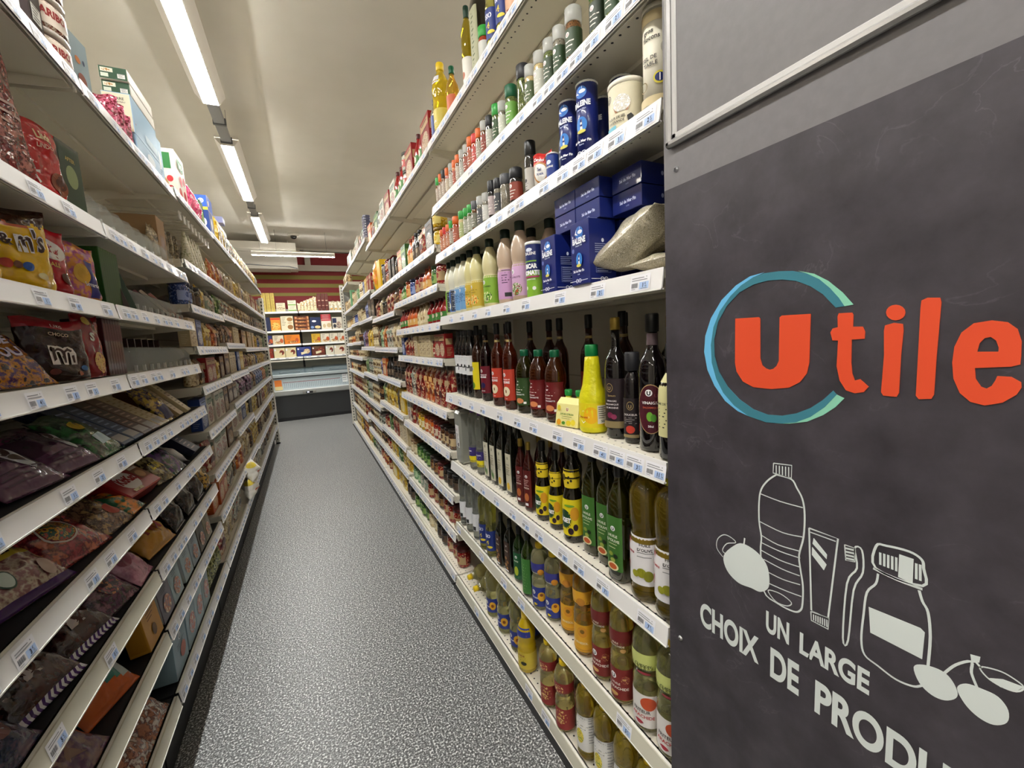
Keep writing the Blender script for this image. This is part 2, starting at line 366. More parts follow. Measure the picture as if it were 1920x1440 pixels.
def ceiling_lamp(x, y, z, ln, wd, along_y, label, group=None):
    t = empty('ceiling_lamp', (x, y, z), (0, 0, 0 if along_y else PI / 2)); tag(t, label, 'ceiling lamp', group)
    h = MB(); hw = wd / 2; hl = ln / 2; M_ = mat('cfcabf', .5); M2 = mat('a09b90', .6)
    h.box(-hw * .98, hw * .98, -hl, hl, .055, .075, M_, .003)
    for s in (-1, 1):       # white flanks rising beside the flat lens
        h.add([(s * hw * .5, -hl, .002), (s * hw * .5, hl, .002), (s * hw, hl, .055), (s * hw, -hl, .055)], [(0, 1, 2, 3)], M_)
        h.add([(-hw * .52, s * hl, 0), (hw * .52, s * hl, 0), (hw, s * hl, .056), (-hw, s * hl, .056)], [(0, 1, 2, 3)], M_)
    h.build('housing', t)
    d = MB().box(-hw * .5, hw * .5, -hl + .008, hl - .008, .0, .012, mat((1., .985, .95), .5, emit=LAMP_W / (ln * wd * .5) / 6.0))
    d.build('diffuser', t)
    for s in (-1, 1): MB().tube([(0, s * hl * .8, .07), (0, s * hl * .8, ZC - z)], .0018, mat('6d6a66', .6)).build('suspension_wire', t)
    return t
LZ = 3.10; LX = -.411
ys = [-3.55 + .65, -1.39, .76, 2.91, 5.03, 7.17]
for i, y in enumerate(ys):
    ceiling_lamp(LX, y, LZ, 1.46, .177, True, ['', '', 'white trough lamp overhead before the aisle begins', 'longest-looking ceiling lamp of the aisle row, cut by the frame top', 'middle trough lamp of the aisle row, behind the biggest one', 'smallest trough lamp at the far end of the aisle row'][i] or ['white trough lamp farthest behind the viewer, out of view', 'white trough lamp just behind the viewer, out of view'][i])
    if i < 5:
        y2 = ys[i + 1]; r = MB(); a, b = y + .74, y2 - .74; G = mat('77797b', .4, metal=.3)
        r.box(-.035, .035, a, b, .02, .06, G, .002)
        for k in (0, .5, 1): yy = a + (b - a) * k; r.box(-.042, .042, max(a, yy - .012), min(b, yy + .012), .014, .064, mat('4e5052', .5))
        o = r.build('lighting_track', loc=(LX, 0, LZ)); tag(o, ['grey lighting track behind the viewer', 'grey lighting track above the viewer', 'grey lighting track leading into the biggest ceiling lamp', 'grey lighting track between biggest and middle ceiling lamps', 'grey lighting track between middle and smallest ceiling lamps'][i], 'lighting track')
def batten(x, y):  # unseen lamp, added with a bare tube so it brightens the ceiling
    t = tag(empty('added_batten_lamp', (x, y, LZ + .06)), 'unseen bare batten lamp added over a neighbouring aisle to brighten the ceiling', 'ceiling lamp', 'unseen batten lamps added over the neighbouring aisles')
    MB().box(-.03, .03, -.62, .62, .02, .06, mat('d8d4ca', .5), .004).build('housing', t)
    MB().lathe([(.02, -.6), (.02, .6)], mat((1., .94, .84), .5, emit=BATTEN), 12).build('tube', t).rotation_euler = (PI / 2, 0, 0)
    for s in (-1, 1): MB().tube([(0, s * .5, .06), (0, s * .5, ZC - LZ - .06)], .002, mat('6d6a66', .6)).build('suspension_wire', t)
for x in (-2.35, 1.95):
    for j in range(6): batten(x, -2.2 + 2.1 * j)
ceiling_lamp(0.0, 8.45, 3.01, 1.31, .11, False, 'white lamp hanging across the aisle end, before red wall')
MB().tube([(-.28, 8.45, 3.08), (-.28, 8.45, ZC)], .002, mat('4a4744', .6)).build('wire')
tag(bpy.data.objects['wire'], 'thin wire hanging from the ceiling to the crosswise lamp', 'wire')
bpy.data.objects['wire'].name = 'hanging_wire'
cable = MB().tube([(.02, 8.75, 2.85), (-.1, 8.72, 2.872), (-.4, 8.70, 2.88), (-1.2, 8.7, 2.92), (-1.6, 8.8, 3.45)], .008, DARK); tag(cable.build('power_cable'), 'black cable running under the white air conditioner', 'cable')
cable = MB().tube([(.1, 9.86, 3.40), (.5, 9.86, 3.385), (1.2, 9.86, 3.38), (2.0, 9.86, 3.40)], .008, DARK); tag(cable.build('power_cable'), 'black cable along the top of the red back wall', 'cable')
t = tag(empty('dome_camera', (.015, 8.72, ZC)), 'small dark dome security camera under the ceiling', 'security camera')
MB().lathe([(.09, 0), (.085, -.02), (.07, -.03)], mat('cfcac0', .5)).build('mount', t); MB().lathe([(.055, -.03), (.05, -.06), (.03, -.078), (.005, -.085)], mat('1a1614', .15)).build('dome', t)
t = tag(empty('air_conditioner', (-.5, 9.27, 3.11)), 'white ceiling-hung air conditioner in front of the red wall', 'air conditioner')
AC = mat('c9c4b8', .5); b = MB()
prof = [(-.55, .0), (-.6, .06), (-.55, .19), (.45, .19), (.5, .02), (.3, -.2), (-.2, -.22)]
b.add([(x, y, z) for x in (-.75, .53) for y, z in prof], [tuple(range(7)), tuple(range(13, 6, -1))] + [(i, (i + 1) % 7, 7 + (i + 1) % 7, 7 + i) for i in range(7)], AC); b.build('body', t)
g = MB(); [g.box(-.7, .48, -.565 + .004 * k, -.556 + .004 * k, .01 + .035 * k, .02 + .035 * k, mat('8d897f', .6)) for k in range(3)]; g.build('air_outlet', t)
MB().box(-.65, .4, -.15, .2, -.225, -.213, mat('b4afa3', .6)).build('intake_panel', t)
MB().tube([(-.6, 0, .19), (-.6, 0, ZC - 3.09)], .01, AC).build('hanger', t); MB().tube([(.4, 0, .19), (.4, 0, ZC - 3.09)], .01, AC).build('hanger', t)

# ------------------------------------------------------------------ dark shop panel beside the shelves
LOGO={'teal': [[(0.3071, 1.4098), (0.3141, 1.4217), (0.3252, 1.4361), (0.3389, 1.4501), (0.3554, 1.4605), (0.375, 1.4672), (0.3957, 1.47), (0.4176, 1.4705), (0.4349, 1.4673), (0.4561, 1.4569), (0.4753, 1.4416), (0.4956, 1.4178), (0.508, 1.3905), (0.5134, 1.3589), (0.5116, 1.3268), (0.5025, 1.2982), (0.4882, 1.2737), (0.4675, 1.2539), (0.4415, 1.239), (0.4112, 1.2332), (0.386, 1.2354), (0.365, 1.2408), (0.3454, 1.252), (0.3271, 1.269), (0.3126, 1.2886), (0.3171, 1.2939), (0.3297, 1.2791), (0.3458, 1.2653), (0.3653, 1.2545), (0.3862, 1.2478), (0.4085, 1.2462), (0.4323, 1.2518), (0.4577, 1.2659), (0.4796, 1.2856), (0.4971, 1.3113), (0.5061, 1.3397), (0.5069, 1.3684), (0.4991, 1.3995), (0.4819, 1.4258), (0.4592, 1.4457), (0.4348, 1.4555), (0.4118, 1.4585), (0.3902, 1.457), (0.3697, 1.452), (0.3502, 1.4418), (0.3338, 1.4287), (0.3175, 1.4088)]], 'blue': [[(0.4176, 1.4719), (0.4409, 1.4693), (0.4656, 1.4579), (0.4922, 1.4365), (0.5134, 1.4066), (0.5253, 1.3752), (0.5277, 1.3459), (0.5209, 1.3134), (0.5061, 1.285), (0.4846, 1.2597), (0.4608, 1.2448), (0.4415, 1.239), (0.4675, 1.2539), (0.4882, 1.2737), (0.5025, 1.2982), (0.5116, 1.3268), (0.5134, 1.3589), (0.508, 1.3905), (0.4956, 1.4178), (0.4753, 1.4416), (0.4561, 1.4569), (0.4349, 1.4673)]], 'mint': [[(0.3675, 1.4662), (0.346, 1.4586), (0.3277, 1.4461), (0.3101, 1.4284), (0.297, 1.411), (0.3071, 1.4098), (0.3141, 1.4217), (0.3252, 1.4361), (0.3389, 1.4501), (0.3554, 1.4605)], [(0.397, 1.2336), (0.3753, 1.2369), (0.3501, 1.2441), (0.3291, 1.2571), (0.3138, 1.2708), (0.3035, 1.2845), (0.3126, 1.2886), (0.3271, 1.269), (0.3454, 1.252), (0.365, 1.2408), (0.386, 1.2354)]], 'u': [[(0.4659, 1.403), (0.4252, 1.4028), (0.4229, 1.4004), (0.422, 1.3369), (0.4184, 1.3255), (0.4125, 1.3209), (0.4068, 1.3189), (0.4007, 1.3208), (0.3958, 1.3255), (0.3924, 1.3334), (0.3925, 1.4004), (0.3891, 1.4029), (0.3487, 1.4026), (0.3489, 1.3321), (0.3518, 1.3162), (0.3613, 1.3024), (0.3764, 1.293), (0.4035, 1.2884), (0.4328, 1.2887), (0.4515, 1.2971), (0.463, 1.3131), (0.466, 1.3282)]], 't': [[(0.3135, 1.4008), (0.298, 1.4006), (0.2965, 1.3977), (0.2964, 1.3818), (0.2855, 1.3815), (0.2828, 1.3749), (0.283, 1.3657), (0.2974, 1.3648), (0.2968, 1.3338), (0.2953, 1.3194), (0.292, 1.31), (0.2861, 1.3123), (0.2764, 1.3029), (0.2815, 1.2953), (0.2914, 1.2927), (0.3018, 1.2958), (0.3096, 1.3087), (0.3138, 1.3283), (0.3135, 1.3455), (0.3132, 1.3638), (0.3199, 1.364), (0.3228, 1.3751), (0.3203, 1.3804), (0.314, 1.3821), (0.3148, 1.3966)]], 'i': [[(0.2431, 1.3966), (0.2436, 1.393), (0.2454, 1.3901), (0.2484, 1.3882), (0.2519, 1.3877), (0.2555, 1.3886), (0.2587, 1.3909), (0.2609, 1.3942), (0.2618, 1.398), (0.2612, 1.4016), (0.2592, 1.4046), (0.2562, 1.4064), (0.2526, 1.4068), (0.2491, 1.4058), (0.246, 1.4034), (0.2439, 1.4002)], [(0.2622, 1.382), (0.2535, 1.3847), (0.2448, 1.3829), (0.2438, 1.3747), (0.245, 1.3443), (0.2451, 1.2977), (0.2472, 1.2926), (0.2606, 1.2927), (0.263, 1.2971), (0.2617, 1.344), (0.263, 1.3754)]], 'l': [[(0.2288, 1.4096), (0.2235, 1.4123), (0.2128, 1.4112), (0.2115, 1.4059), (0.2127, 1.3448), (0.2129, 1.2988), (0.215, 1.2937), (0.2261, 1.292), (0.229, 1.296), (0.2291, 1.3615), (0.2293, 1.4014)]], 'e': [[(0.149, 1.3459), (0.1491, 1.3368), (0.155, 1.3343), (0.1812, 1.3317), (0.18, 1.32), (0.1755, 1.3115), (0.1714, 1.3097), (0.1677, 1.3131), (0.1654, 1.319), (0.1642, 1.3239), (0.1544, 1.3236), (0.1475, 1.3185), (0.1469, 1.313), (0.1498, 1.3053), (0.1591, 1.2957), (0.1718, 1.2912), (0.1828, 1.2939), (0.1916, 1.303), (0.1974, 1.3188), (0.1993, 1.337), (0.1984, 1.3551), (0.1935, 1.3709), (0.1844, 1.3807), (0.1714, 1.383), (0.16, 1.3805), (0.1529, 1.3732), (0.1495, 1.3605)], [(0.1804, 1.3496), (0.179, 1.3589), (0.1756, 1.3642), (0.1711, 1.3655), (0.167, 1.3616), (0.1648, 1.3541), (0.1648, 1.3498)]]}
FILLS={'apple': [[(0.4867, 0.968), (0.4667, 0.9966), (0.4498, 1.0084), (0.4254, 1.0052), (0.4079, 0.9915), (0.402, 0.9708), (0.4035, 0.95), (0.4167, 0.9358), (0.4326, 0.934), (0.4576, 0.9308), (0.4797, 0.943)]], 'jar': [[(0.2656, 0.9986), (0.2122, 1.0021), (0.2079, 0.9989), (0.2088, 0.9619), (0.2625, 0.9626)], [(0.2365, 1.0889), (0.2224, 1.0891), (0.222, 1.0565), (0.2364, 1.0579)]], 'cherries': [[(0.2162, 0.9455), (0.208, 0.9548), (0.1939, 0.9594), (0.1839, 0.9566), (0.1766, 0.9448), (0.177, 0.9341), (0.1862, 0.9235), (0.1982, 0.9211), (0.2101, 0.9285)], [(0.1767, 0.9476), (0.1698, 0.959), (0.1565, 0.9625), (0.1446, 0.9626), (0.1366, 0.9529), (0.1366, 0.9378), (0.146, 0.9265), (0.1582, 0.9256), (0.1695, 0.9332)], [(0.1681, 0.9979), (0.1602, 1.0002), (0.1607, 0.9929), (0.1667, 0.9884)], [(0.1522, 0.9799), (0.1425, 0.9862), (0.1273, 0.9888), (0.1324, 0.9794), (0.1436, 0.9757)]], 'tube': [[(0.3365, 1.0677), (0.3181, 1.0498), (0.3185, 1.0427), (0.3378, 1.0583)], [(0.3382, 1.0527), (0.3182, 1.0341), (0.3215, 1.0237), (0.3382, 1.0403)]]}
STROKES={'bottle': [[1, [(0.3979, 1.1683), (0.37, 1.1719), (0.3702, 1.1515), (0.3984, 1.1519), (0.3979, 1.1683)]], [1, [(0.3937, 1.1658), (0.3934, 1.1521)]], [1, [(0.3888, 1.1664), (0.3885, 1.1522)]], [1, [(0.384, 1.1669), (0.3837, 1.1523)]], [1, [(0.3792, 1.1675), (0.3789, 1.1524)]], [1, [(0.3746, 1.168), (0.3742, 1.1525)]], [1.6, [(0.3924, 1.1513), (0.4064, 1.1372), (0.4173, 1.1186), (0.4208, 1.0962), (0.4203, 1.0611), (0.4161, 1.0352), (0.4169, 1.0071), (0.411, 0.9418), (0.3867, 0.9319), (0.3622, 0.933), (0.3524, 0.9408), (0.3494, 0.9539), (0.3495, 0.9836), (0.354, 1.0108), (0.3561, 1.0318), (0.3504, 1.0635), (0.3497, 1.0995), (0.3534, 1.123), (0.3618, 1.138), (0.3702, 1.1497), (0.3923, 1.1506)]], [1, [(0.4191, 1.1103), (0.3863, 1.1081), (0.3525, 1.1098)]], [1, [(0.4196, 1.0614), (0.3819, 1.0575), (0.352, 1.0628)]], [1, [(0.4162, 1.0384), (0.3885, 1.0338), (0.354, 1.0383)]], [1, [(0.416, 1.0254), (0.3848, 1.024), (0.3544, 1.0271)]], [1, [(0.4158, 1.0116), (0.3845, 1.0089), (0.355, 1.0121)]], [1, [(0.4118, 0.9976), (0.3807, 0.9954), (0.3544, 0.9977)]], [1, [(0.4096, 0.9788), (0.3804, 0.9783), (0.3534, 0.9834)]], [1, [(0.4093, 0.9589), (0.3766, 0.9611), (0.3513, 0.9648)]], [1, [(0.4035, 0.946), (0.3834, 0.9514), (0.3659, 0.9461), (0.3726, 0.9363), (0.3903, 0.9337), (0.4035, 0.946)]]], 'apple': [[1, [(0.488, 0.9652), (0.5006, 0.9769), (0.4992, 0.9952), (0.4868, 1.0092), (0.4734, 1.0107), (0.4624, 1.0049), (0.48, 0.995), (0.489, 0.9779), (0.4799, 0.9734)]], [1.6, [(0.4476, 1.0032), (0.4457, 1.0205)]]], 'tube': [[1.5, [(0.343, 1.0809), (0.3048, 1.0804), (0.3138, 0.9518), (0.3366, 0.9505), (0.343, 1.0809)]], [1, [(0.3413, 1.0752), (0.3074, 1.0752)]], [1, [(0.3372, 0.9483), (0.3124, 0.9528), (0.3133, 0.9343), (0.3362, 0.9341), (0.3372, 0.9483)]], [1, [(0.3333, 0.9458), (0.3331, 0.9361)]], [1, [(0.3302, 0.9463), (0.33, 0.9362)]], [1, [(0.3272, 0.9467), (0.3269, 0.9363)]], [1, [(0.3242, 0.9472), (0.3239, 0.9365)]], [1, [(0.3212, 0.9476), (0.3209, 0.9366)]], [1, [(0.3182, 0.948), (0.3178, 0.9367)]], [1, [(0.3152, 0.9485), (0.3149, 0.9368)]]], 'toothbrush': [[1.4, [(0.2844, 1.0755), (0.2759, 1.0762), (0.2738, 1.0448), (0.2836, 1.013), (0.2877, 0.9337), (0.2941, 0.9329), (0.2918, 1.0186), (0.2808, 1.0477), (0.2844, 1.0755)]], [1, [(0.2964, 1.0751), (0.2844, 1.0755), (0.2837, 1.0555), (0.2943, 1.0527), (0.2964, 1.0751)]], [1.6, [(0.2957, 1.0704), (0.2843, 1.0723)]], [1.6, [(0.2955, 1.0654), (0.2841, 1.0675)]], [1.6, [(0.2954, 1.0605), (0.284, 1.0626)]], [1.6, [(0.2952, 1.0559), (0.2838, 1.0581)]]], 'jar': [[1.8, [(0.2605, 1.0896), (0.2493, 1.0946), (0.227, 1.0972), (0.2151, 1.0925), (0.2126, 1.0821), (0.2126, 1.0586), (0.2598, 1.0583), (0.2605, 1.0896)]], [1.6, [(0.2559, 1.0823), (0.2552, 1.0653)]], [1.6, [(0.2516, 1.0826), (0.251, 1.0652)]], [1.6, [(0.2474, 1.0829), (0.2468, 1.0651)]], [1.6, [(0.2433, 1.0832), (0.2426, 1.065)]], [1.6, [(0.2392, 1.0835), (0.2385, 1.0648)]], [1.6, [(0.2196, 1.0849), (0.2187, 1.0643)]], [1.6, [(0.2159, 1.0852), (0.2149, 1.0642)]], [2, [(0.2627, 1.0568), (0.2385, 1.0537), (0.2124, 1.0543)]], [1.6, [(0.2571, 1.0517), (0.259, 1.0364), (0.2683, 1.0183), (0.2709, 0.9838), (0.2722, 0.9461), (0.2676, 0.9256), (0.2522, 0.9201), (0.2329, 0.9152), (0.2151, 0.9192), (0.2058, 0.9287)]], [1.8, [(0.2154, 1.0512), (0.2117, 1.0384), (0.206, 1.027), (0.2026, 0.9964), (0.2029, 0.9571)]]], 'cherries': [[1.6, [(0.1888, 0.9573), (0.1791, 0.9764), (0.1668, 0.9898), (0.1661, 0.9762), (0.1609, 0.9618)]], [1, [(0.1596, 0.9882), (0.1462, 0.9941), (0.1364, 0.9936), (0.1273, 0.9888), (0.1324, 0.9794), (0.1436, 0.977), (0.154, 0.9799), (0.1596, 0.9882)]], [1.4, [(0.1652, 0.9938), (0.1587, 0.9874)]]]}

t = tag(empty('shop_panel', (.656, 0, 0)), 'dark slate shop panel with orange shop lettering and white drawings', 'panel')
SL = slate_mat(); PG = noise_mat('panel_grey', '716e70', '767375', 60, .5, 2)
pe = .6175; pn = -1.3
MB().box(0, .025, pn, pe, 0, 1.6575, SL).build('slate_board', t)
MB().box(0, .025, pn, pe, 1.6575, ZC, PG).build('grey_board', t)
fr = MB(); F1 = mat('a9a7a6', .25, metal=.35, coat=.5); z0 = 1.728; y1 = .6055; y0_ = -.55; zt = 2.9
for (a, b, c, d) in ((y1 - .013, y1, z0, zt), (y0_, y0_ + .013, z0, zt)):
    fr.box(-.012, 0, a, b, c, d, F1, .004); fr.box(-.006, 0, a + (-.010 if a > 0 else .012), b + (-.012 if a > 0 else .010), c + .012, d - .012, mat('c9c8c6', .2, coat=.6), .002)
for (c, d, k) in ((z0, z0 + .013, 1), (zt - .013, zt, -1)):
    fr.box(-.012, 0, y0_, y1, c, d, F1, .004); fr.box(-.006, 0, y0_ + .012, y1 - .012, c + .012 * k, d + .010 * k, mat('c9c8c6', .2, coat=.6), .002)
fr.build('poster_frame', t)
MB().box(-.0035, 0, y0_ + .01, y1 - .01, z0 + .01, zt - .01, noise_mat('frame_back', '716e6f', '767374', 60, .4, 2)).build('frame_backing', t)
for z in (1.688, .733):
    s = MB(); 
    v = [(0, 0)] ; n = 16; pts = [(-.0035, .0022), (-.002, .0048), (0, .0052)]
    vs_ = []; 
    for x, r in pts: vs_ += [(x, .5885 + r * math.cos(2 * PI * k / n), z + r * math.sin(2 * PI * k / n)) for k in range(n)]
    s.add(vs_, [tuple(range(n))] + [(i * n + k, i * n + (k + 1) % n, (i + 1) * n + (k + 1) % n, (i + 1) * n + k) for i in range(2) for k in range(n)], STEEL, True)
    s.add([(-.0037, .5885 + .0016 * math.cos(2 * PI * k / 8), z + .0016 * math.sin(2 * PI * k / 8)) for k in range(8)], [tuple(range(8))], INK)
    s.build('screw', t)
def extrude(mb, polys, m, th):
    tr = tessellate_polygon([[Vector((a, b, 0)) for a, b in p] for p in polys]); pts = [q for p in polys for q in p]; n = len(pts)
    mb.add([(-th, a, b) for a, b in pts] + [(0, a, b) for a, b in pts], tr, m)
    o = 0
    for p in polys:
        k = len(p); mb.add([(-th, a, b) for a, b in p] + [(0, a, b) for a, b in p], [(i, (i + 1) % k, k + (i + 1) % k, k + i) for i in range(k)], m)
ORG = mat('e4502c', .5); 
ring = MB()
for n_, c_ in (('blue', '6fc0ec'), ('mint', '8fd3b6'), ('teal', '3f8091')):
    for p in LOGO[n_]: extrude(ring, [p], mat(c_, .45), .0006 if n_ != 'teal' else .0008)
tag(ring.build('logo_ring', t), 'blue and green open ring around the letter u')
for n_ in 'utile':
    if n_ == 'u' or n_ in 'til': 
        m_ = MB(); [extrude(m_, [p], ORG, .001) for p in LOGO[n_]]
    else:
        m_ = MB(); extrude(m_, LOGO['e'], ORG, .001)
    tag(m_.build('logo_letter', t), 'orange letter ' + n_)
ICE = mat('dbe2df', .5)
def smooth_loop(K):
    Q = []; n = len(K); K = [Vector(p) for p in K]
    for i in range(n):
        p0, p1, p2, p3 = K[i - 1], K[i], K[(i + 1) % n], K[(i + 2) % n]
        for q in range(4):
            u = q / 4; v = .5 * ((2 * p1) + (p2 - p0) * u + (2 * p0 - 5 * p1 + 4 * p2 - p3) * u * u + (3 * p1 - p0 - 3 * p2 + p3) * u ** 3); Q.append((v.x, v.y))
    return Q
def stroke(mb, pts, wd, m, th=.0006):
    P = [Vector((a, b)) for a, b in pts]; k = len(P); closed = (P[0] - P[-1]).length < 1e-5
    if k > 2 and not (closed and k <= 5):       # smooth the hand-drawn line
        Q = []
        K = P[:-1] if closed else P; n = len(K)
        for i in range(n if closed else n - 1):
            p0 = K[i - 1] if (closed or i) else K[0]; p1 = K[i]; p2 = K[(i + 1) % n]; p3 = K[(i + 2) % n] if (closed or i + 2 < n) else p2
            for q in range(4):
                u = q / 4; Q.append(.5 * ((2 * p1) + (p2 - p0) * u + (2 * p0 - 5 * p1 + 4 * p2 - p3) * u * u + (3 * p1 - p0 - 3 * p2 + p3) * u ** 3))
        Q.append(K[0] if closed else K[-1]); P = Q; k = len(P)
    vs_ = []
    for i in range(k):
        d = P[min(i + 1, k - 1)] - P[max(i - 1, 0)]
        if d.length < 1e-9: d = Vector((1, 0))
        d.normalize(); nn = Vector((-d.y, d.x)) * wd / 2
        vs_ += [(-th, P[i].x + nn.x, P[i].y + nn.y), (-th, P[i].x - nn.x, P[i].y - nn.y)]
    mb.add(vs_, [(2 * i, 2 * i + 1, 2 * i + 3, 2 * i + 2) for i in range(k - 1)], m)
for n_ in ('apple', 'bottle', 'tube', 'toothbrush', 'jar', 'cherries'):
    m_ = MB()
    for p in FILLS.get(n_, []): extrude(m_, [smooth_loop(p) if len(p) > 6 else p], ICE, .0005)
    for wd, p in STROKES.get(n_, []): stroke(m_, p, .00165 * wd, ICE)
    tag(m_.build('drawing', t), 'white line drawing of ' + {'apple': 'an apple', 'bottle': 'a water bottle', 'tube': 'a toothpaste tube', 'toothbrush': 'a toothbrush', 'jar': 'a screw-top jar', 'cherries': 'two cherries with a leaf'}[n_])
def panel_text(s, ya, yb, z, cap):
    vs_, tr = text_tris(s, .035, 8); xs = [v[0] for v in vs_]; zs = [v[1] for v in vs_]; x0_, x1_ = min(xs), max(xs); h0, h1 = min(zs), max(zs)
    m_ = MB(); m_.add([(-.0008, ya + (yb - ya) * (x - x0_) / (x1_ - x0_), z + cap * (q - h0) / (h1 - h0)) for x, q in vs_], tr, ICE); return m_.build('lettering', t)
panel_text('UN', .406, .368, .870, .0385); panel_text('LARGE', .352, .2605, .868, .037)
panel_text('CHOIX', .538, .4175, .798, .051); panel_text('DE', .3975, .3515, .792, .055); panel_text('PRODUITS', .328, .115, .785, .056)
# wall pillar carrying the panel
struct(MB().box(.69, 1.1, pn, .58, 0, ZC, mat('a9a49a', .7)), 'wall_pillar')

# ------------------------------------------------------------------ gondola shelving
def price_tag_mesh(txt, w_=.058, h_=.034):
    key = ('tag', txt)
    if key in PC: return PC[key]
    mb = MB(); f = lambda s_, z, e: (s_, -e, z)
    mb.rect(f, -w_ / 2, w_ / 2, 0, h_, TAGW, .0006); mb.rect(f, w_ * -.02, w_ * .44, h_ * .08, h_ * .52, TAGB, .001)
    x = -w_ * .42; j = 0
    while x < -w_ * .10:
        q = .0006 + .0006 * ((j * 5) % 3 == 0); mb.rect(f, x, x + q, h_ * .2, h_ * .5, INK, .001); x += q + .0008; j += 1
    mb.rect(f, -w_ * .42, w_ * .2, h_ * .78, h_ * .83, GREYT, .001); mb.rect(f, -w_ * .42, w_ * .36, h_ * .64, h_ * .69, GREYT, .001); mb.rect(f, -w_ * .42, -w_ * .22, h_ * .1, h_ * .13, GREYT, .001)
    mb.rect(f, w_ * .3, w_ * .34, h_ * .8, h_ * .86, GREYT, .001); mb.rect(f, w_ * .06, w_ * .38, h_ * .11, h_ * .14, GREYT, .0014)
    if txt:
        a, b = txt.split(','); mb.text(f, a, w_ * .17, h_ * .2, h_ * .36, mat('141a3a', .5), .0014, .9, .03); mb.text(f, '€', w_ * (.29 if len(a) < 2 else .34), h_ * .33, h_ * .2, mat('141a3a', .5), .0014)
        mb.text(f, b, w_ * (.31 if len(a) < 2 else .36), h_ * .19, h_ * .15, mat('141a3a', .5), .0014)
    PC[key] = mb.mesh('price_tag'); return PC[key]
DEPTH = .42
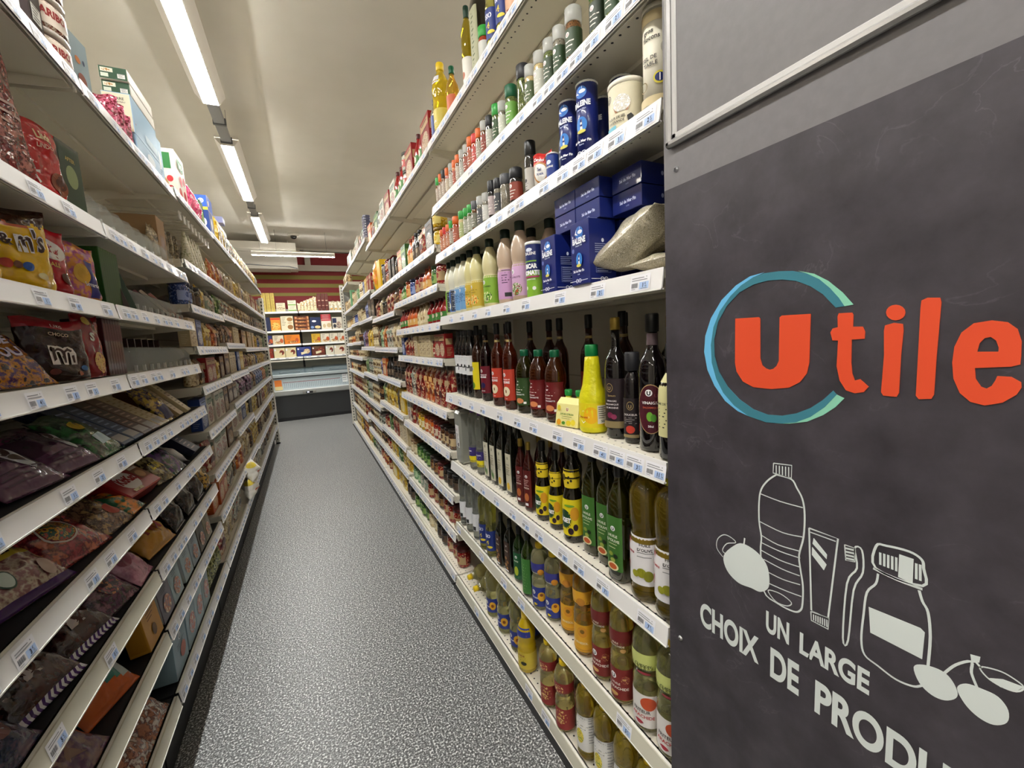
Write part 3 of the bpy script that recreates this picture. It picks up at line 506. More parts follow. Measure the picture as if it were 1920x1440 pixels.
def shelf_set(side, ya, yb, zs, label, tags=None, cream=(), near=False, tagx=None, xf=.66, blackfrom=99, topdepth=None, far=False, basex=None, post=True, seed=0):
    """a bay of shelving: back panel, boards, price rails with tags, brackets. zs: rail bottoms, top first; last is the base."""
    sg = 1 if side == 'R' else -1; rnd = random.Random(seed + int(ya * 100)); X = abs(xf)
    t = tag(empty('shelving_unit', (sg * X, (ya + yb) / 2, 0)), label, 'shelving unit')
    hw = (yb - ya) / 2 - .0015
    def B(x0, x1, y0, y1, z0, z1, m, bev=0, mb=None):
        a, b = sorted((sg * (x0 - X), sg * (x1 - X))); return (mb or MB()).box(a, b, y0, y1, z0, z1, m, bev)
    xb = X + DEPTH
    bk = B(xb, xb + .012, -hw, hw, .02, max(zs[0] - .06, 2.0), PLAINB)
    for k in range(1, 8): B(xb - .0015, xb, -hw, hw, .3 * k, .3 * k + .006, mat('b9b3a2', .5), mb=bk)
    bk.build('back_panel', t)
    for s in (-1, 1):
        u = B(xb - .03, xb + .01, s * hw - (.016 if s > 0 else 0), s * hw + (.016 if s < 0 else 0), 0, zs[0] + .05, WHITE)
        if near:
            for k in range(44): B(xb - .0305, xb - .0295, s * hw - s * .012, s * hw - s * .004, .1 + .05 * k, .13 + .05 * k, DARK, mb=u)
        u.build('upright', t)
    if side == 'L': B(X + .06, X + .08, -hw, hw, 0, zs[-1] + .005, DARK).build('plinth', t)
    else: B(X - .043, X - .0, -hw, hw, 0, .008, DARK).build('plinth', t)  # low black strip on the floor, reaching out past the base rail
    for i, z in enumerate(zs):
        base = i == len(zs) - 1; zt = z + .045; xf_ = (basex if (base and basex is not None) else X); th = .022 if not far else .02
        bm = BLACKB if i >= blackfrom else (BOARD if near and side == 'R' else PLAINB)
        m = B(xf_ + .004, xb, -hw, hw, zt - th - (.0), zt - .003, bm)
        B(xf_ + .012, xf_ + .016, -hw, hw, z + .006, zt - .003, PLAINB, mb=m); 
        if not base:
            for q in (.35, .75): B(xf_ + DEPTH * q, xf_ + DEPTH * q + .05, -hw, hw, zt - th - .012, zt - th, PLAINB, mb=m)
        m.build('shelf', t)
        # price rail: leaning printed strip
        r = MB(); x0 = sg * (xf_ - X); ln = sg * -.0075; a0, a1 = -hw + .002, hw - .002
        for (xa, xb_, za, zb) in ((x0, x0 + ln, zt, z),):
            r.add([(xa, a0, za), (xa, a1, za), (xb_, a1, zb), (xb_, a0, zb), (xa + sg * .003, a0, za), (xa + sg * .003, a1, za), (xb_ + sg * .003, a1, zb), (xb_ + sg * .003, a0, zb)],
                  [(0, 1, 2, 3), (7, 6, 5, 4), (0, 4, 5, 1), (3, 2, 6, 7), (0, 3, 7, 4), (1, 5, 6, 2)], mat('d3cfbd', .4) if i in cream else RAIL)
        r.box(min(x0, x0 + sg * .01), max(x0, x0 + sg * .01), a0, a1, zt - .003, zt - .0005, mat('f3f0e6', .4))
        r.box(min(x0 + ln * 1.1, x0), max(x0 + ln * 1.1, x0), a0, a1, z, z + .003, mat('f7f5ee', .3))
        tl = []; y = -hw + rnd.uniform(.03, .08); given = (tags or {}).get(i); pr_ = {}
        if given:
            for q, p_ in given: tl.append(q - (ya + yb) / 2); pr_[tl[-1]] = p_
        while y < hw - .05 and not given:
            if i not in cream: tl.append(y)
            elif rnd.random() < .3: tl.append(y)
            y += rnd.choice(((.1, .14, .18, .25) if (side == 'L' and ya < 1) else (.066, .08, .1, .125, .16)) if near else (.062, .066, .075, .1))
        if not near:
            f = lambda s_, q, e: (x0 + ln * (1 - (q / .045)) - sg * (e + .0005), s_, z + q)
            for y in tl:
                r.rect(f, y - .027, y + .027, .006, .040, TAGW, .0003); r.rect(f, y - .02, y - .006, .012, .026, GREYT, .0006); r.rect(f, y, y + .022, .009, .026, TAGB, .0006)
                r.rect(f, y + .006, y + .016, .013, .021, INK, .0009)
        ro = r.build('price_rail', t)
        if near:
            for j, y in enumerate(tl):
                p = pr_.get(y) or rnd.choice(['1,99', '2,35', '3,20', '4,15', '0,99', '2,75', '5,40', '3,85'])
                o = bpy.data.objects.new('price_tag', price_tag_mesh(p)); C.objects.link(o); o.parent = ro
                o.location = (x0 + ln * .87 - sg * .0006, y, z + .005); o.rotation_euler = (-.16, 0, RIGHT if sg > 0 else LEFT)
        if not base:
            for s in (-1, 1):
                g = MB(); y = s * (hw - .004); a = sg
                g.add([(a * .01, y + q, zt - .022) for q in (-.0015, .0015)] + [(a * .01, y + q, zt - .04) for q in (-.0015, .0015)] + [(a * .25, y + q, zt - .06) for q in (-.0015, .0015)] + [(a * (DEPTH - .03), y + q, zt - .10) for q in (-.0015, .0015)] + [(a * (DEPTH - .03), y + q, zt - .022) for q in (-.0015, .0015)],
                      [(0, 2, 4, 6, 8), (9, 7, 5, 3, 1), (0, 1, 3, 2), (2, 3, 5, 4), (4, 5, 7, 6)], PLAINB)
                g.build('bracket', t)
    return t
TAGS1 = {1: [(.687, '2,45'), (.75, '2,55'), (.824, '2,15'), (.885, '2,30'), (.945, '2,10'), (1.008, '1,95'), (1.072, '1,85'), (1.178, '0,99'), (1.311, '0,95'), (1.471, '1,15'), (1.60, '1,15'), (1.737, '1,25'), (1.9, '1,10'), (2.05, '1,20')],
         2: [(.664, '2,89'), (.751, '3,20'), (.826, '0,75'), (.889, '0,95'), (.962, '3,05'), (1.058, '0,99'), (1.206, '2,15'), (1.27, '2,40'), (1.369, '1,85'), (1.464, '1,99'), (1.661, '1,80'), (1.868, '1,75'), (2.0, '1,70')],
         3: [(.687, '1,40'), (.832, '2,45'), (1.0, '0,80'), (1.203, '3,15'), (1.347, '1,95'), (1.515, '1,85'), (1.659, '1,80'), (1.819, '1,75'), (1.974, '1,70')],
         4: [(.652, '11,98'), (.716, '3,99'), (.778, '4,30'), (.842, '4,30'), (.936, '3,15'), (1.045, '2,10'), (1.194, '4,15'), (1.31, '4,05'), (1.461, '1,95'), (1.637, '1,85'), (1.772, '1,60'), (1.933, '1,50'), (2.077, '1,45')],
         5: [(.69, '7,15'), (.849, '7,30'), (.959, '13,95'), (1.043, '10,15'), (1.192, '9,95'), (1.288, '9,20'), (1.396, '4,95'), (1.548, '7,60'), (1.7, '6,50'), (1.828, '1,20'), (1.95, '1,15')]}
ZR1 = [2.340, 2.030, 1.789, 1.471, 1.064, .685, .330, .010]
shelf_set('R', .622, 2.165, ZR1, 'white perforated shelving bay of oils, vinegars and salt beside the slate panel', tags=TAGS1, cream=(6, 7), near=True, basex=.640, seed=1)
ZR2 = [2.335, 1.852, 1.650, 1.447, 1.248, .956, .727, .470, .243, .010]
shelf_set('R', 2.175, 3.37, ZR2, 'white shelving bay of spices, ketchup and red sauces after the vinegar bay', near=True, basex=.640, seed=2)
ZR3 = [2.335, 1.852, 1.604, 1.310, 1.030, .753, .489, .259, .010]
shelf_set('R', 3.38, 4.56, ZR3, 'white shelving bay with the big yellow box and orange bag', basex=.640, seed=3)
ZR4 = [2.44, 1.915, 1.640, 1.320, .995, .664, .450, .257, .010]
shelf_set('R', 4.57, 5.74, ZR4, 'white shelving bay of cans and jars under the stacked sardine tins', basex=.640, seed=4, far=True)
ZR5 = [2.44, 1.900, 1.650, 1.390, 1.180, .950, .670, .357, .010]
shelf_set('R', 5.75, 6.75, ZR5, 'white shelving bay of canned vegetables with the green carton', basex=.640, seed=5, far=True)
ZR6 = [2.30, 1.900, 1.630, 1.380, 1.180, .950, .670, .357, .010]
shelf_set('R', 6.76, 7.75, ZR6, 'last white shelving bay of jars before the freezer, canned-food row', basex=.640, seed=6, far=True)
ZL = [2.125, 1.739, 1.507, 1.300, 1.090, .884, .682, .475, .251]
shelf_set('L', .45, 1.61, ZL, 'sweets shelving bay with bagged chocolates on black trays', near=True, xf=.484, blackfrom=4, seed=7, cream=(6, 7, 8))
shelf_set('L', 1.62, 2.555, ZL, 'sweets shelving bay with clear dividers and chocolate bars', near=True, xf=.484, blackfrom=4, seed=8)
ZL2 = [2.150, 1.815, 1.598, 1.387, 1.182, .950, .725, .500, .251]
shelf_set('L', 2.565, 3.46, ZL2, 'white shelving bay with hanging baking goods on hooks', xf=.484, seed=9)
ZL3 = [2.160, 1.815, 1.615, 1.415, 1.190, .985, .790, .500, .251]
shelf_set('L', 3.47, 4.44, ZL3, 'white shelving bay of cereals and crackers past the hanging goods', xf=.484, seed=10)
ZL4 = [2.170, 1.825, 1.610, 1.385, 1.200, .975, .730, .480, .251]
shelf_set('L', 4.45, 5.70, ZL4, 'white shelving bay of dry pasta packets', xf=.484, seed=11, far=True)
shelf_set('L', 5.71, 6.93, ZL4, 'last white shelving bay of pasta before the freezer', xf=.484, seed=12, far=True)
def end_post(x, y, h, label):
    t = tag(empty('end_post', (x, y, 0)), label, 'shelf post')
    p = MB().box(-.03, .03, -.02, .02, 0, h, mat('d9d6cb', .45), .003)
    k = .06
    while k < h - .03:
        p.box(-.008, .008, -.0206, -.0198, k, k + .022, DARK); 
        for s in (-1, 1): p.box(s * .0300 - .0005, s * .0300 + .0005, -.006, .006, k, k + .022, DARK)
        k += .05
    p.build('slotted_post', t)
    sg = 1 if x > 0 else -1
    a, b = sorted((sg * .03, sg * .42)); MB().box(a, b, -.01, .014, .06, h - .02, mat('8f918f', .5)).build('end_panel', t)
    MB().box(-.02, .03, -.03, .03, 0, .02, DARK).build('foot', t)
end_post(-.50, 6.985, 2.13, 'slotted white end post closing the pasta shelving near the freezer')
end_post(.655, 7.80, 2.42, 'slotted white end post closing the canned-food shelving near the freezer')

# ------------------------------------------------------------------ freezer and the shelving above it
YF = 9.03
t = tag(empty('chest_freezer', (.05, YF, 0)), 'grey chest freezer with sliding glass lids at the aisle end', 'freezer')
GR = mat('a9adad', .35, metal=.3); W1 = mat('e8eeee', .4)
MB().box(-1.1, 1.15, 0, .72, .0, .06, BLACKB).build('plinth', t)
MB().box(-1.1, 1.15, -.0, .02, .06, .487, mat('2c2e30', .45), .003).build('front_panel', t)
bp = MB(); bp.box(-1.1, 1.15, -.035, .02, .49, .60, mat('9fa2a0', .35, metal=.2), .02); bp.build('bumper', t)
cp = MB(); cp.box(-.18, .06, -.05, -.035, .50, .555, mat('85857f', .4), .006); cp.box(-.12, -.0, -.053, -.05, .508, .548, DARK); cp.rect(lambda s_, z, e: (s_, -.053 - e, z), -.10, -.065, .52, .54, mat('dfe7ff', .5, emit=1.2), .001); cp.build('thermostat', t)
cb = MB(); cb.box(-1.1, 1.15, .02, .7, .06, .60, W1); cb.box(-1.1, 1.15, .69, .74, .0, .99, GR); cb.build('cabinet', t)
inn = MB(); inn.box(-1.08, 1.13, .05, .055, .60, .83, mat('d6e6ee', .4)); f = lambda s_, z, e: (s_, .05 - e, z)
inn.rect(f, -.50, .52, .735, .75, mat('a02838', .5), .001)
for k in range(34): inn.rect(f, -.48 + k * .033, -.48 + k * .033 + .009, .625, .725, mat('7f97a8', .5), .001)
inn.build('basket_front', t)
MB().box(-1.1, 1.15, .012, .018, .605, .835, mat('eaf6fb', .05, alpha=.2)).build('front_glass', t)
st = MB(); f = lambda s_, z, e: (s_, .011 - e, z); st.rect(f, -.64, -.52, .68, .80, mat('f08a3c', .5)); st.rect(f, -.64, -.51, .61, .68, mat('f2dfa0', .5)); st.build('sticker', t); st = MB(); st.rect(f, .56, .66, .66, .82, mat('eef3f5', .5)); st.rect(f, .57, .64, .79, .80, GREYT, .001); st.rect(f, .57, .63, .74, .75, GREYT, .001); st.rect(f, .57, .64, .70, .71, GREYT, .001); st.build('sticker', t)
rm = MB(); rm.box(-1.1, 1.15, -.02, .03, .845, .905, mat('b9c4c8', .3, metal=.3), .006); rm.box(-1.1, 1.15, -.005, .02, .83, .845, DARK); rm.build('rim', t)
for (a, b, dz) in ((-1.08, .06, 0), (.04, 1.13, .012)):
    l = MB(); l.add([(a, .03, .905 + dz), (b, .03, .905 + dz), (b, .69, .985 + dz), (a, .69, .985 + dz), (a, .03, .910 + dz), (b, .03, .910 + dz), (b, .69, .99 + dz), (a, .69, .99 + dz)], [(0, 1, 2, 3), (7, 6, 5, 4), (0, 4, 5, 1), (1, 5, 6, 2), (2, 6, 7, 3), (3, 7, 4, 0)], mat('9fb4be', .08, alpha=.55, coat=.5))
    lo = l.build('lid', t); tag(lo, 'sliding glass lid')
    h = MB(); c = -.36 if a < -1 else .52; h.tube([(c - .17, .04, .915 + dz), (c - .17, .05, .945 + dz), (c + .17, .05, .945 + dz), (c + .17, .04, .915 + dz)], .009, mat('6e7678', .35, metal=.5)); h.build('handle', lo)
m_ = MB().box(.03, .07, .02, .69, .905, .93, mat('8b9598', .35, metal=.4)); m_.build('centre_rail', t)
YS = 9.40
def back_unit(x0, x1, label):
    t = tag(empty('wall_shelving', ((x0 + x1) / 2, YS, 0)), label, 'shelving unit'); hw = (x1 - x0) / 2 - .004
    b = MB().box(-hw, hw, .40, .42, .99, 2.2, mat('a9a99c', .6)); [b.box(-hw, hw, .396, .4, 1.0 + .07 * k, 1.003 + .07 * k, mat('84857a', .6)) for k in range(17)]; b.build('back_panel', t)
    MB().box(-hw, hw, -.0, .4, 1.14, 1.165, PLAINB).build('shelf', t)
    for z in (2.085, 1.71, 1.445, 1.185):
        MB().box(-hw, hw, .004, .4, z + .012, z + .033, PLAINB).build('shelf', t)
        r = MB().box(-hw, hw, -.004, .004, z, z + .036, mat('f3f5f2', .35))
        if z < 1.3:
            for k in range(8): r.rect(lambda s_, q, e: (s_, -.004 - e, q), -hw + .08 + .16 * k, -hw + .13 + .16 * k, z + .008, z + .026, mat('aab0b8', .5))
        r.build('price_rail', t)
    for s in (-1, 1): MB().box(s * hw - .01, s * hw + .01, .37, .40, .99, 2.2, DARK).build('upright', t)
back_unit(-1.25, -.055, 'white biscuit shelving above the freezer, beside the pasta row end'); back_unit(-.045, 1.25, 'white biscuit shelving above the freezer, beside the canned-food row end')

# ------------------------------------------------------------------ the oil, vinegar and salt bay
def oil(c, tr=.85): return mat(c, .08, trans=tr, coat=.3)
GCAP = mat('0f5a3a', .35); DCAP = mat('10261c', .4); BCAP = mat('151515', .35); GOLD = mat('a58a3c', .3, metal=.5); YCAP = mat('e8c51c', .35); WCAP = mat('efeee8', .4)
ZT = [z + .045 for z in ZR1]     # board tops: 0 top ... 7 base
OR = ['first', 'second', 'third', 'fourth', 'fifth', 'sixth', 'seventh', 'eighth', 'ninth', 'tenth', 'eleventh', 'twelfth']
def R1(prod, sh, x, y, label, cat='bottle', group=None, turn=0., rot=None):
    return place(prod, (x, y, ZT[sh] + .0008), rot if rot else RIGHT - turn, label, cat, group)
TURN = -.35   # labels turned a little towards the near end, as shelved
# vinegar shelf (4)
blk = mat('0d090b', .12, coat=.5); wpet = bottle('vinegar_bottle', 'bulb', .029, .325, blk, mat('2b2b2e', .4), labels=[(.33, .62, 1.5, 'dfdfe0', [('l', -.03, .0, .12, .19, 7, '55565a'), ('e', .008, .15, .005, .008, '1c1c1e'), ('r', .012, .03, .125, .15, '6b6b70')])])
for y, l in ((2.09, 'farthest'), (2.03, 'third'), (1.975, 'second'), (1.915, 'nearest')):
    R1(wpet, 4, .728 - .003 * (y < 2), y, f'black plastic vinegar bottle with white label, {l} of four in the row', turn=TURN)
def winev(col, lab, fg, ds, cap=BCAP): return bottle('vinegar_bottle', 'wine', .030, .34, oil(col, .8), cap, .87, .42, labels=[(.10, .46, 1.25, lab, ds), (.775, .80, 3.1, 'b09a62', [])])
yel = bottle('vinegar_bottle', 'wine', .029, .342, mat('2a1208', .1, coat=.4), BCAP, .87, .42, labels=[(.12, .5, 1.25, 'e8d425', [*U(0, .14), ('e', .0, .06, .012, .016, '5b8a2a')])])
R1(yel, 4, .735, 1.855, 'dark vinegar bottle with yellow label beside the four black plastic bottles')
rg = winev('240508', '6e1626', 'fff', [*U(-.006, .135), ('t', 'VINAIGRE DE', 0, .115, .007, 'ffffff'), ('t', 'ROUGE', 0, .104, .011, 'ffffff', 1, .04), ('e', .0, .07, .013, .013, '2b2350'), ('t', 'VIN 75cl', 0, .043, .006, 'ffffff')])
R1(rg, 4, .733, 1.746, 'red wine vinegar bottle with dark red label and black cap', turn=TURN)
cid = winev('6e2109', 'c2402c', 'fff', [*U(-.008, .135), ('t', 'VINAIGRE DE', 0, .115, .006, 'ffffff'), ('t', 'CIDRE', 0, .102, .012, 'ffffff', 1, .04), ('e', .0, .07, .016, .019, 'f1e2c0'), ('e', .0, .07, .003, .007, '8a5a2a'), ('t', '75cl', 0, .04, .006, 'ffffff')])
for y, l in ((1.582, 'farther'), (1.469, 'nearer')): R1(cid, 4, .717, y, f'amber cider vinegar bottle with red apple label, {l} of two', turn=TURN)
bk = winev('4a160a', '8a2a20', 'fff', [])
for i, (x, y) in enumerate(((.84, 1.52), (.86, 1.40), (.85, 1.31), (.93, 1.24), (.84, 1.12), (.93, 1.05), (.86, .98))):
    R1(bk, 4, x, y, 'brown glass vinegar bottle with black cap in the back row of vinegar shelf', group='black capped bottles in the back row')
def salad(lab, oc, y, l, top='262a18'):
    b = bottle('dressing_bottle', 'bulb', .036, .232, oil(oc, .75), GCAP, .9, .44, n=16, labels=[(.12, .56, 1.45, lab, [*U(-.012, .11, .008), ('l', -.02, .02, .075, .095, 3, 'e8e0d8'), ('t', 'VINAIGRETTE', 0, .066, .0065, 'ffffff'), ('e', 0, .045, .016, .01, 'd98a5a'), ('r', .016, .026, .034, .042, 'ffffff')])])
    R1(b, 4, .726, y, l, turn=TURN)
salad('2f4a20', '3a3208', 1.366, 'green-capped dressing bottle with green label beside the cider vinegar'); salad('6d1719', '5a2408', 1.262, 'green-capped dressing bottle with dark red label, the front one of two'); salad('6a181b', '5c2a0a', 1.155, 'green-capped dressing bottle with red label behind the lemon carton')
# small squeezed-lemon twin pack
def lemon_pack():
    m = MB(); Y_ = mat('efe59a', .45); h = .085
    prof = [(-.032, 0), (.032, 0), (.02, h * .8), (0, h), (-.02, h * .8)]
    m.add([(x, y, z) for x in (-.045, .045) for y, z in prof], [(0, 1, 2, 3, 4), (9, 8, 7, 6, 5)] + [(i, (i + 1) % 5, 5 + (i + 1) % 5, 5 + i) for i in range(5)], Y_)
    f = lambda s_, z, e: (s_, -.032 + .012 * z / (h * .8) - e, z)
    decals(m, f, [*U(0, .052, .007, 'a02028', 'f3ecc0'), ('t', 'JUS DE CITRON', 0, .035, .0075, '4a7a22'), ('l', -.02, .02, .024, .03, 2, '6a7a32'), ('e', -.03, .012, .009, .009, 'e5a020'), ('e', .01, .012, .01, .008, 'e0c830'), ('e', .028, .015, .009, .009, 'ead63c'), ('e', -.01, .011, .007, .005, '4f8a2a'), ('e', -.032, .055, .006, .009, 'e0c830')])
    out = [('carton', m.mesh('carton'))]
    for x in (-.022, .022):
        b = MB().lathe([(.002, .005), (.018, .006), (.02, .05), (.009, .088), (.008, .092)], mat('c3d33a', .4), 14, cx=x, cy=.01); c = MB().lathe([(.011, .09), (.012, .093), (.012, .107), (.01, .109)], mat('1e8a3c', .4), 14, cx=x, cy=.01)
        out.append(('bottle_body', b.mesh('bottle_body'), [('cap', c.mesh('cap'))]))
    return ('lemon_juice_pack', out)
R1(lemon_pack(), 4, .722, 1.058, 'pale yellow twin pack of mini lemon bottles with green caps', 'carton', turn=-.25)
lem = bottle('lemon_juice_bottle', 'cone', .041, .248, mat('e9e11a', .35, trans=.15, bump=(60, .4)), mat('0f7a3c', .35), .87, .46, labels=[(.06, .34, 3.1, 'e9d51e', [('e', .01, .05, .022, .024, 'f2b81a'), ('e', .045, .04, .02, .018, 'f0c020'), ('p', [(-.034, .045), (-.014, .064), (.006, .045), (-.014, .026)], 'f6f0dc'), ('t', 'Siracuse', -.014, .042, .009, 'b02a20'), ('r', .028, .062, .026, .078, 'eee8d0'), ('l', .031, .058, .042, .072, 6, '55503a'), ('t', '50cl', .045, .03, .009, '2a2a20')])])
R1(lem, 4, .730, .963, 'bright yellow lemon juice bottle with green cap', turn=-.5)
bal = bottle('balsamic_bottle', 'wine', .030, .318, mat('0b0708', .06, coat=.6), GOLD, .9, .44, labels=[(.08, .50, 1.2, '2c2226', [('e', -.006, .135, .010, .012, 'a08a5a', .85), ('t', 'U', -.006, .129, .013, 'b39b66'), ('t', 'Saveurs', 0, .112, .007, 'b39b66'), ('t', 'VINAIGRE', 0, .098, .006, 'e8e0e0'), ('t', 'BALSAMIQUE', 0, .089, .006, 'e8e0e0'), ('t', 'DE MODENE', 0, .080, .006, 'e8e0e0'), ('e', -.004, .062, .008, .008, '7a2a4a'), ('e', .006, .058, .007, .007, '8a3355'), ('r', -.03, .03, .028, .046, '8a7a55')]), ])
R1(bal, 4, .737, .868, 'tall black balsamic bottle with gold cap behind the small squeeze bottle', turn=-.4)
R1(bal, 4, .93, .86, 'tall black balsamic bottle with gold cap in the back row', turn=-.4)
sq_ = bottle('balsamic_squeeze_bottle', 'squeeze', .023, .228, mat('120c0e', .2, coat=.4), mat('26262a', .4), .8, .8, labels=[(.06, .5, 1.4, '241c20', [('e', 0, .095, .009, .011, 'a08a5a', .85), ('t', 'U', 0, .089, .012, 'b39b66'), ('t', 'DOUCEUR', 0, .070, .007, 'e8e0e0'), ('l', -.016, .016, .05, .064, 4, 'a09a98'), ('e', 0, .035, .011, .01, 'b8382a'), ('r', -.02, .02, .014, .022, '8a7a55')])])
R1(sq_, 4, .731, .800, 'small black squeeze bottle with tomato picture between two tall black bottles', turn=-.5)
ov = bottle('balsamic_bottle', 'wine', .033, .318, mat('0b0608', .05, coat=.7), BCAP, .87, .46, labels=[(.775, .86, 3.1, '5a4a4e', [])])
m = MB(); q = prof_scale(PROF['wine'], .033, .318); fo = lambda s_, z, e: ((rad_at(q, z) + e) * math.sin(s_ / .033), -(rad_at(q, z) + e) * math.cos(s_ / .033), z)
m.disc(fo, 0, .1, .034, .058, mat('b79a6c', .4), .0006, 32); m.disc(fo, 0, .1, .032, .056, mat('4a1220', .45), .0010, 32)
decals(m, fo, [('e', 0, .1, 0.001, .001, '4a1220'), ('e', 0, .1, 0.001, .001, '4a1220'), *U(-.004, .138, .008), ('t', 'VINAIGRE', 0, .112, .009, 'ffffff'), ('t', 'BALSAMIQUE', 0, .102, .006, 'c05a40'), ('e', -.002, .083, .007, .011, '6fae3a'), ('e', .006, .08, .006, .009, '4f9030'), ('t', '50cl', 0, .058, .007, 'ffffff')] + [('t', 'U', .02, .06 + .016 * k, .012, '7a3a46') for k in range(4)] + [('t', 'U', .011, .115 + .014 * k, .01, '7a3a46') for k in range(2)])
ov = (ov[0], ov[1] + [('label', m.mesh('label'))])
R1(ov, 4, .722, .722, 'black balsamic bottle with oval burgundy label beside the slate panel', turn=-.62)
cr = bottle('balsamic_bottle', 'wine', .028, .25, mat('0b0708', .06, coat=.6), BCAP, .87, .46, labels=[(.2, .75, 1.2, 'd9d39a', [('t', 'CREME DE VINAIGRE', 0, .12, .007, '2a2a20'), ('l', -.02, .02, .07, .11, 6, '3a3a2a')])])
R1(cr, 4, .700, .645, 'black bottle with cream label half hidden by the slate panel', turn=-.3)
# sauce and salt shelf (3)
def dressing(body, lab, ds, R=.033, H=.272): return bottle('sauce_bottle', 'bulb', R, H, mat(body, .28, coat=.4), DCAP, .885, .52, n=20, labels=[(.06, .46, 2.6, lab, ds)])
crm = 'dcd6b8'
d1 = dressing(crm, '7cae3a', [('r', 0, .05, .02, .12, '30323a'), ('l', .005, .04, .03, .115, 10, 'b9bcc0')], .030)
d2 = dressing('d9d8c6', '3a6ab4', [('r', .0, .05, .02, .12, '3a3e48'), ('l', .005, .04, .03, .115, 10, 'b9bcc0'), ('e', -.015, .045, .014, .018, 'e8ecd8')], .031)
d3 = dressing('dedac0', '6f9fce', [*U(-.008, .105), ('t', 'SAUCE', .0, .085, .008, '20407a'), ('l', -.02, .02, .055, .08, 4, '2a4a80')], .032)
d4 = dressing('d8cf96', 'c8ab3c', [*U(-.012, .1), ('a', -.002, .045, .026, .022, ['c43a20', 'e8b040', 'f0d890', '4a8a2a'], 90), ('l', -.02, .02, .075, .085, 2, '6a5a1a')], .033)
d5 = dressing('d6cd9c', '86b23a', [*U(-.01, .1, .008), ('t', 'AUX HERBES', 0, .08, .008, '1c3a10'), ('a', .002, .042, .024, .02, ['2a6a1c', '8ac040', 'e8e8b0', '1c4a14'], 90)], .034)
d6 = dressing('c2ab94', 'c79ac4', [('l', -.045, -.015, .03, .12, 12, '8a6a90'), ('l', .0, .035, .075, .12, 6, '4a2a50'), ('r', .01, .036, .025, .04, '2a2a2a'), ('t', '50 cl', -.03, .022, .006, '3a2a3a')], .036)
d7 = dressing('bda690', 'd2a8ce', [*U(-.012, .1, .008), ('t', 'ECHALOTE', .0, .078, .008, '5a2a5a'), ('a', .0, .04, .024, .022, ['7a2a3a', 'e8e0d0', '3a7a2a', 'c04a30'], 90)], .035)
for p, y, l in ((d1, 2.115, 'cream sauce bottle with green and black label at the shelf end'), (d2, 2.05, 'cream sauce bottle with blue and dark label'), (d3, 1.965, 'cream sauce bottle with pale blue label, farther one'), (d3, 1.895, 'cream sauce bottle with pale blue label, nearer one'), (d4, 1.813, 'yellowish sauce bottle with pizza picture, farther one'), (d4, 1.735, 'yellowish sauce bottle with pizza picture, nearer one'), (d5, 1.592, 'cream sauce bottle with green herb label'), (d6, 1.443, 'beige sauce bottle with mauve back label'), (d7, 1.325, 'beige sauce bottle with mauve shallot label beside blue canister')):
    R1(p, 3, .712, y, l, turn=TURN if p is not d6 else -.5)
for i, (p, y) in enumerate(((d2, 2.09), (d3, 1.98), (d3, 1.88), (d4, 1.77), (d5, 1.65), (d5, 1.50), (d6, 1.40), (d7, 1.27))): R1(p, 3, .80, y, 'green-capped cream sauce bottle in the second row of the sauce shelf', group='sauce bottles in the second row')
bic = bottle('bicarbonate_canister', 'tin', .0275, .176, mat('1b2a66', .4), WCAP, .945, 1.06, labels=[(.0, .48, 3.1, '86b636', [('e', -.02, .03, .006, .006, 'f2f4e8'), ('e', .01, .028, .006, .006, 'f2f4e8')]), (.48, .96, 3.1, '1b2a66', [('e', -.004, .150, .012, .006, 'e8f0ff'), ('t', 'BALEINE', 0, .134, .013, 'ffffff', .8), ('r', -.03, .02, .112, .116, '7fae3c'), ('t', 'BI', 0, .116, .001, 'ffffff')])])
m = MB(); q = prof_scale(PROF['tin'], .0283, .176); fo = lambda s_, z, e: ((.0283 + e) * math.sin(s_ / .0283), -(.0283 + e) * math.cos(s_ / .0283), z)
decals(m, fo, [('t', 'BICAR', 0, .092, .019, 'ffffff', .8, .06), ('t', 'BONATE', 0, .071, .019, 'ffffff', .8, .06), ('r', -.028, .028, .062, .067, 'b03a6a'), ('t', 'ALIMENTAIRE', 0, .055, .005, 'ffffff')])
bic = (bic[0], bic[1] + [('lettering', m.mesh('lettering'))]); R1(bic, 3, .700, 1.212, 'blue and green bicarbonate canister with white lid', 'canister', turn=-.55)
NV = mat('16246e', .32, coat=.3)
def whale(cx, z, k=1.): return [('e', cx, z, .017 * k, .016 * k, '2d6fc4'), ('e', cx + .004 * k, z + .002 * k, .010 * k, .005 * k, 'f4f7ff'), ('p', [(cx - .018 * k, z - .002 * k), (cx - .010 * k, z + .010 * k), (cx - .012 * k, z + .001 * k), (cx - .004 * k, z - .006 * k)], 'f4f7ff'), ('r', cx + .004 * k, cx + .005 * k, z + .008 * k, z + .014 * k, 'f4f7ff')]
def light(cx, z, k=1.): return [('e', cx, z, .013 * k, .017 * k, '2d7fd4'), ('p', [(cx - .003 * k, z - .013 * k), (cx + .003 * k, z - .013 * k), (cx + .002 * k, z + .010 * k), (cx - .002 * k, z + .010 * k)], 'f6f2ee'), ('r', cx - .0025 * k, cx + .0025 * k, z - .004 * k, z + .000, '16246e'), ('r', cx - .002 * k, cx + .002 * k, z + .005 * k, z + .011 * k, '16246e'), ('e', cx, z - .015 * k, .010 * k, .004 * k, 'd8cf5a')]
def knot(cx, z, w_): return [('r', cx - w_, cx + w_, z - .0006, z + .0008, 'f2f4ff'), ('e', cx - .006, z, .006, .005, 'f2f4ff', .7), ('e', cx + .006, z, .006, .005, 'f2f4ff', .7)]
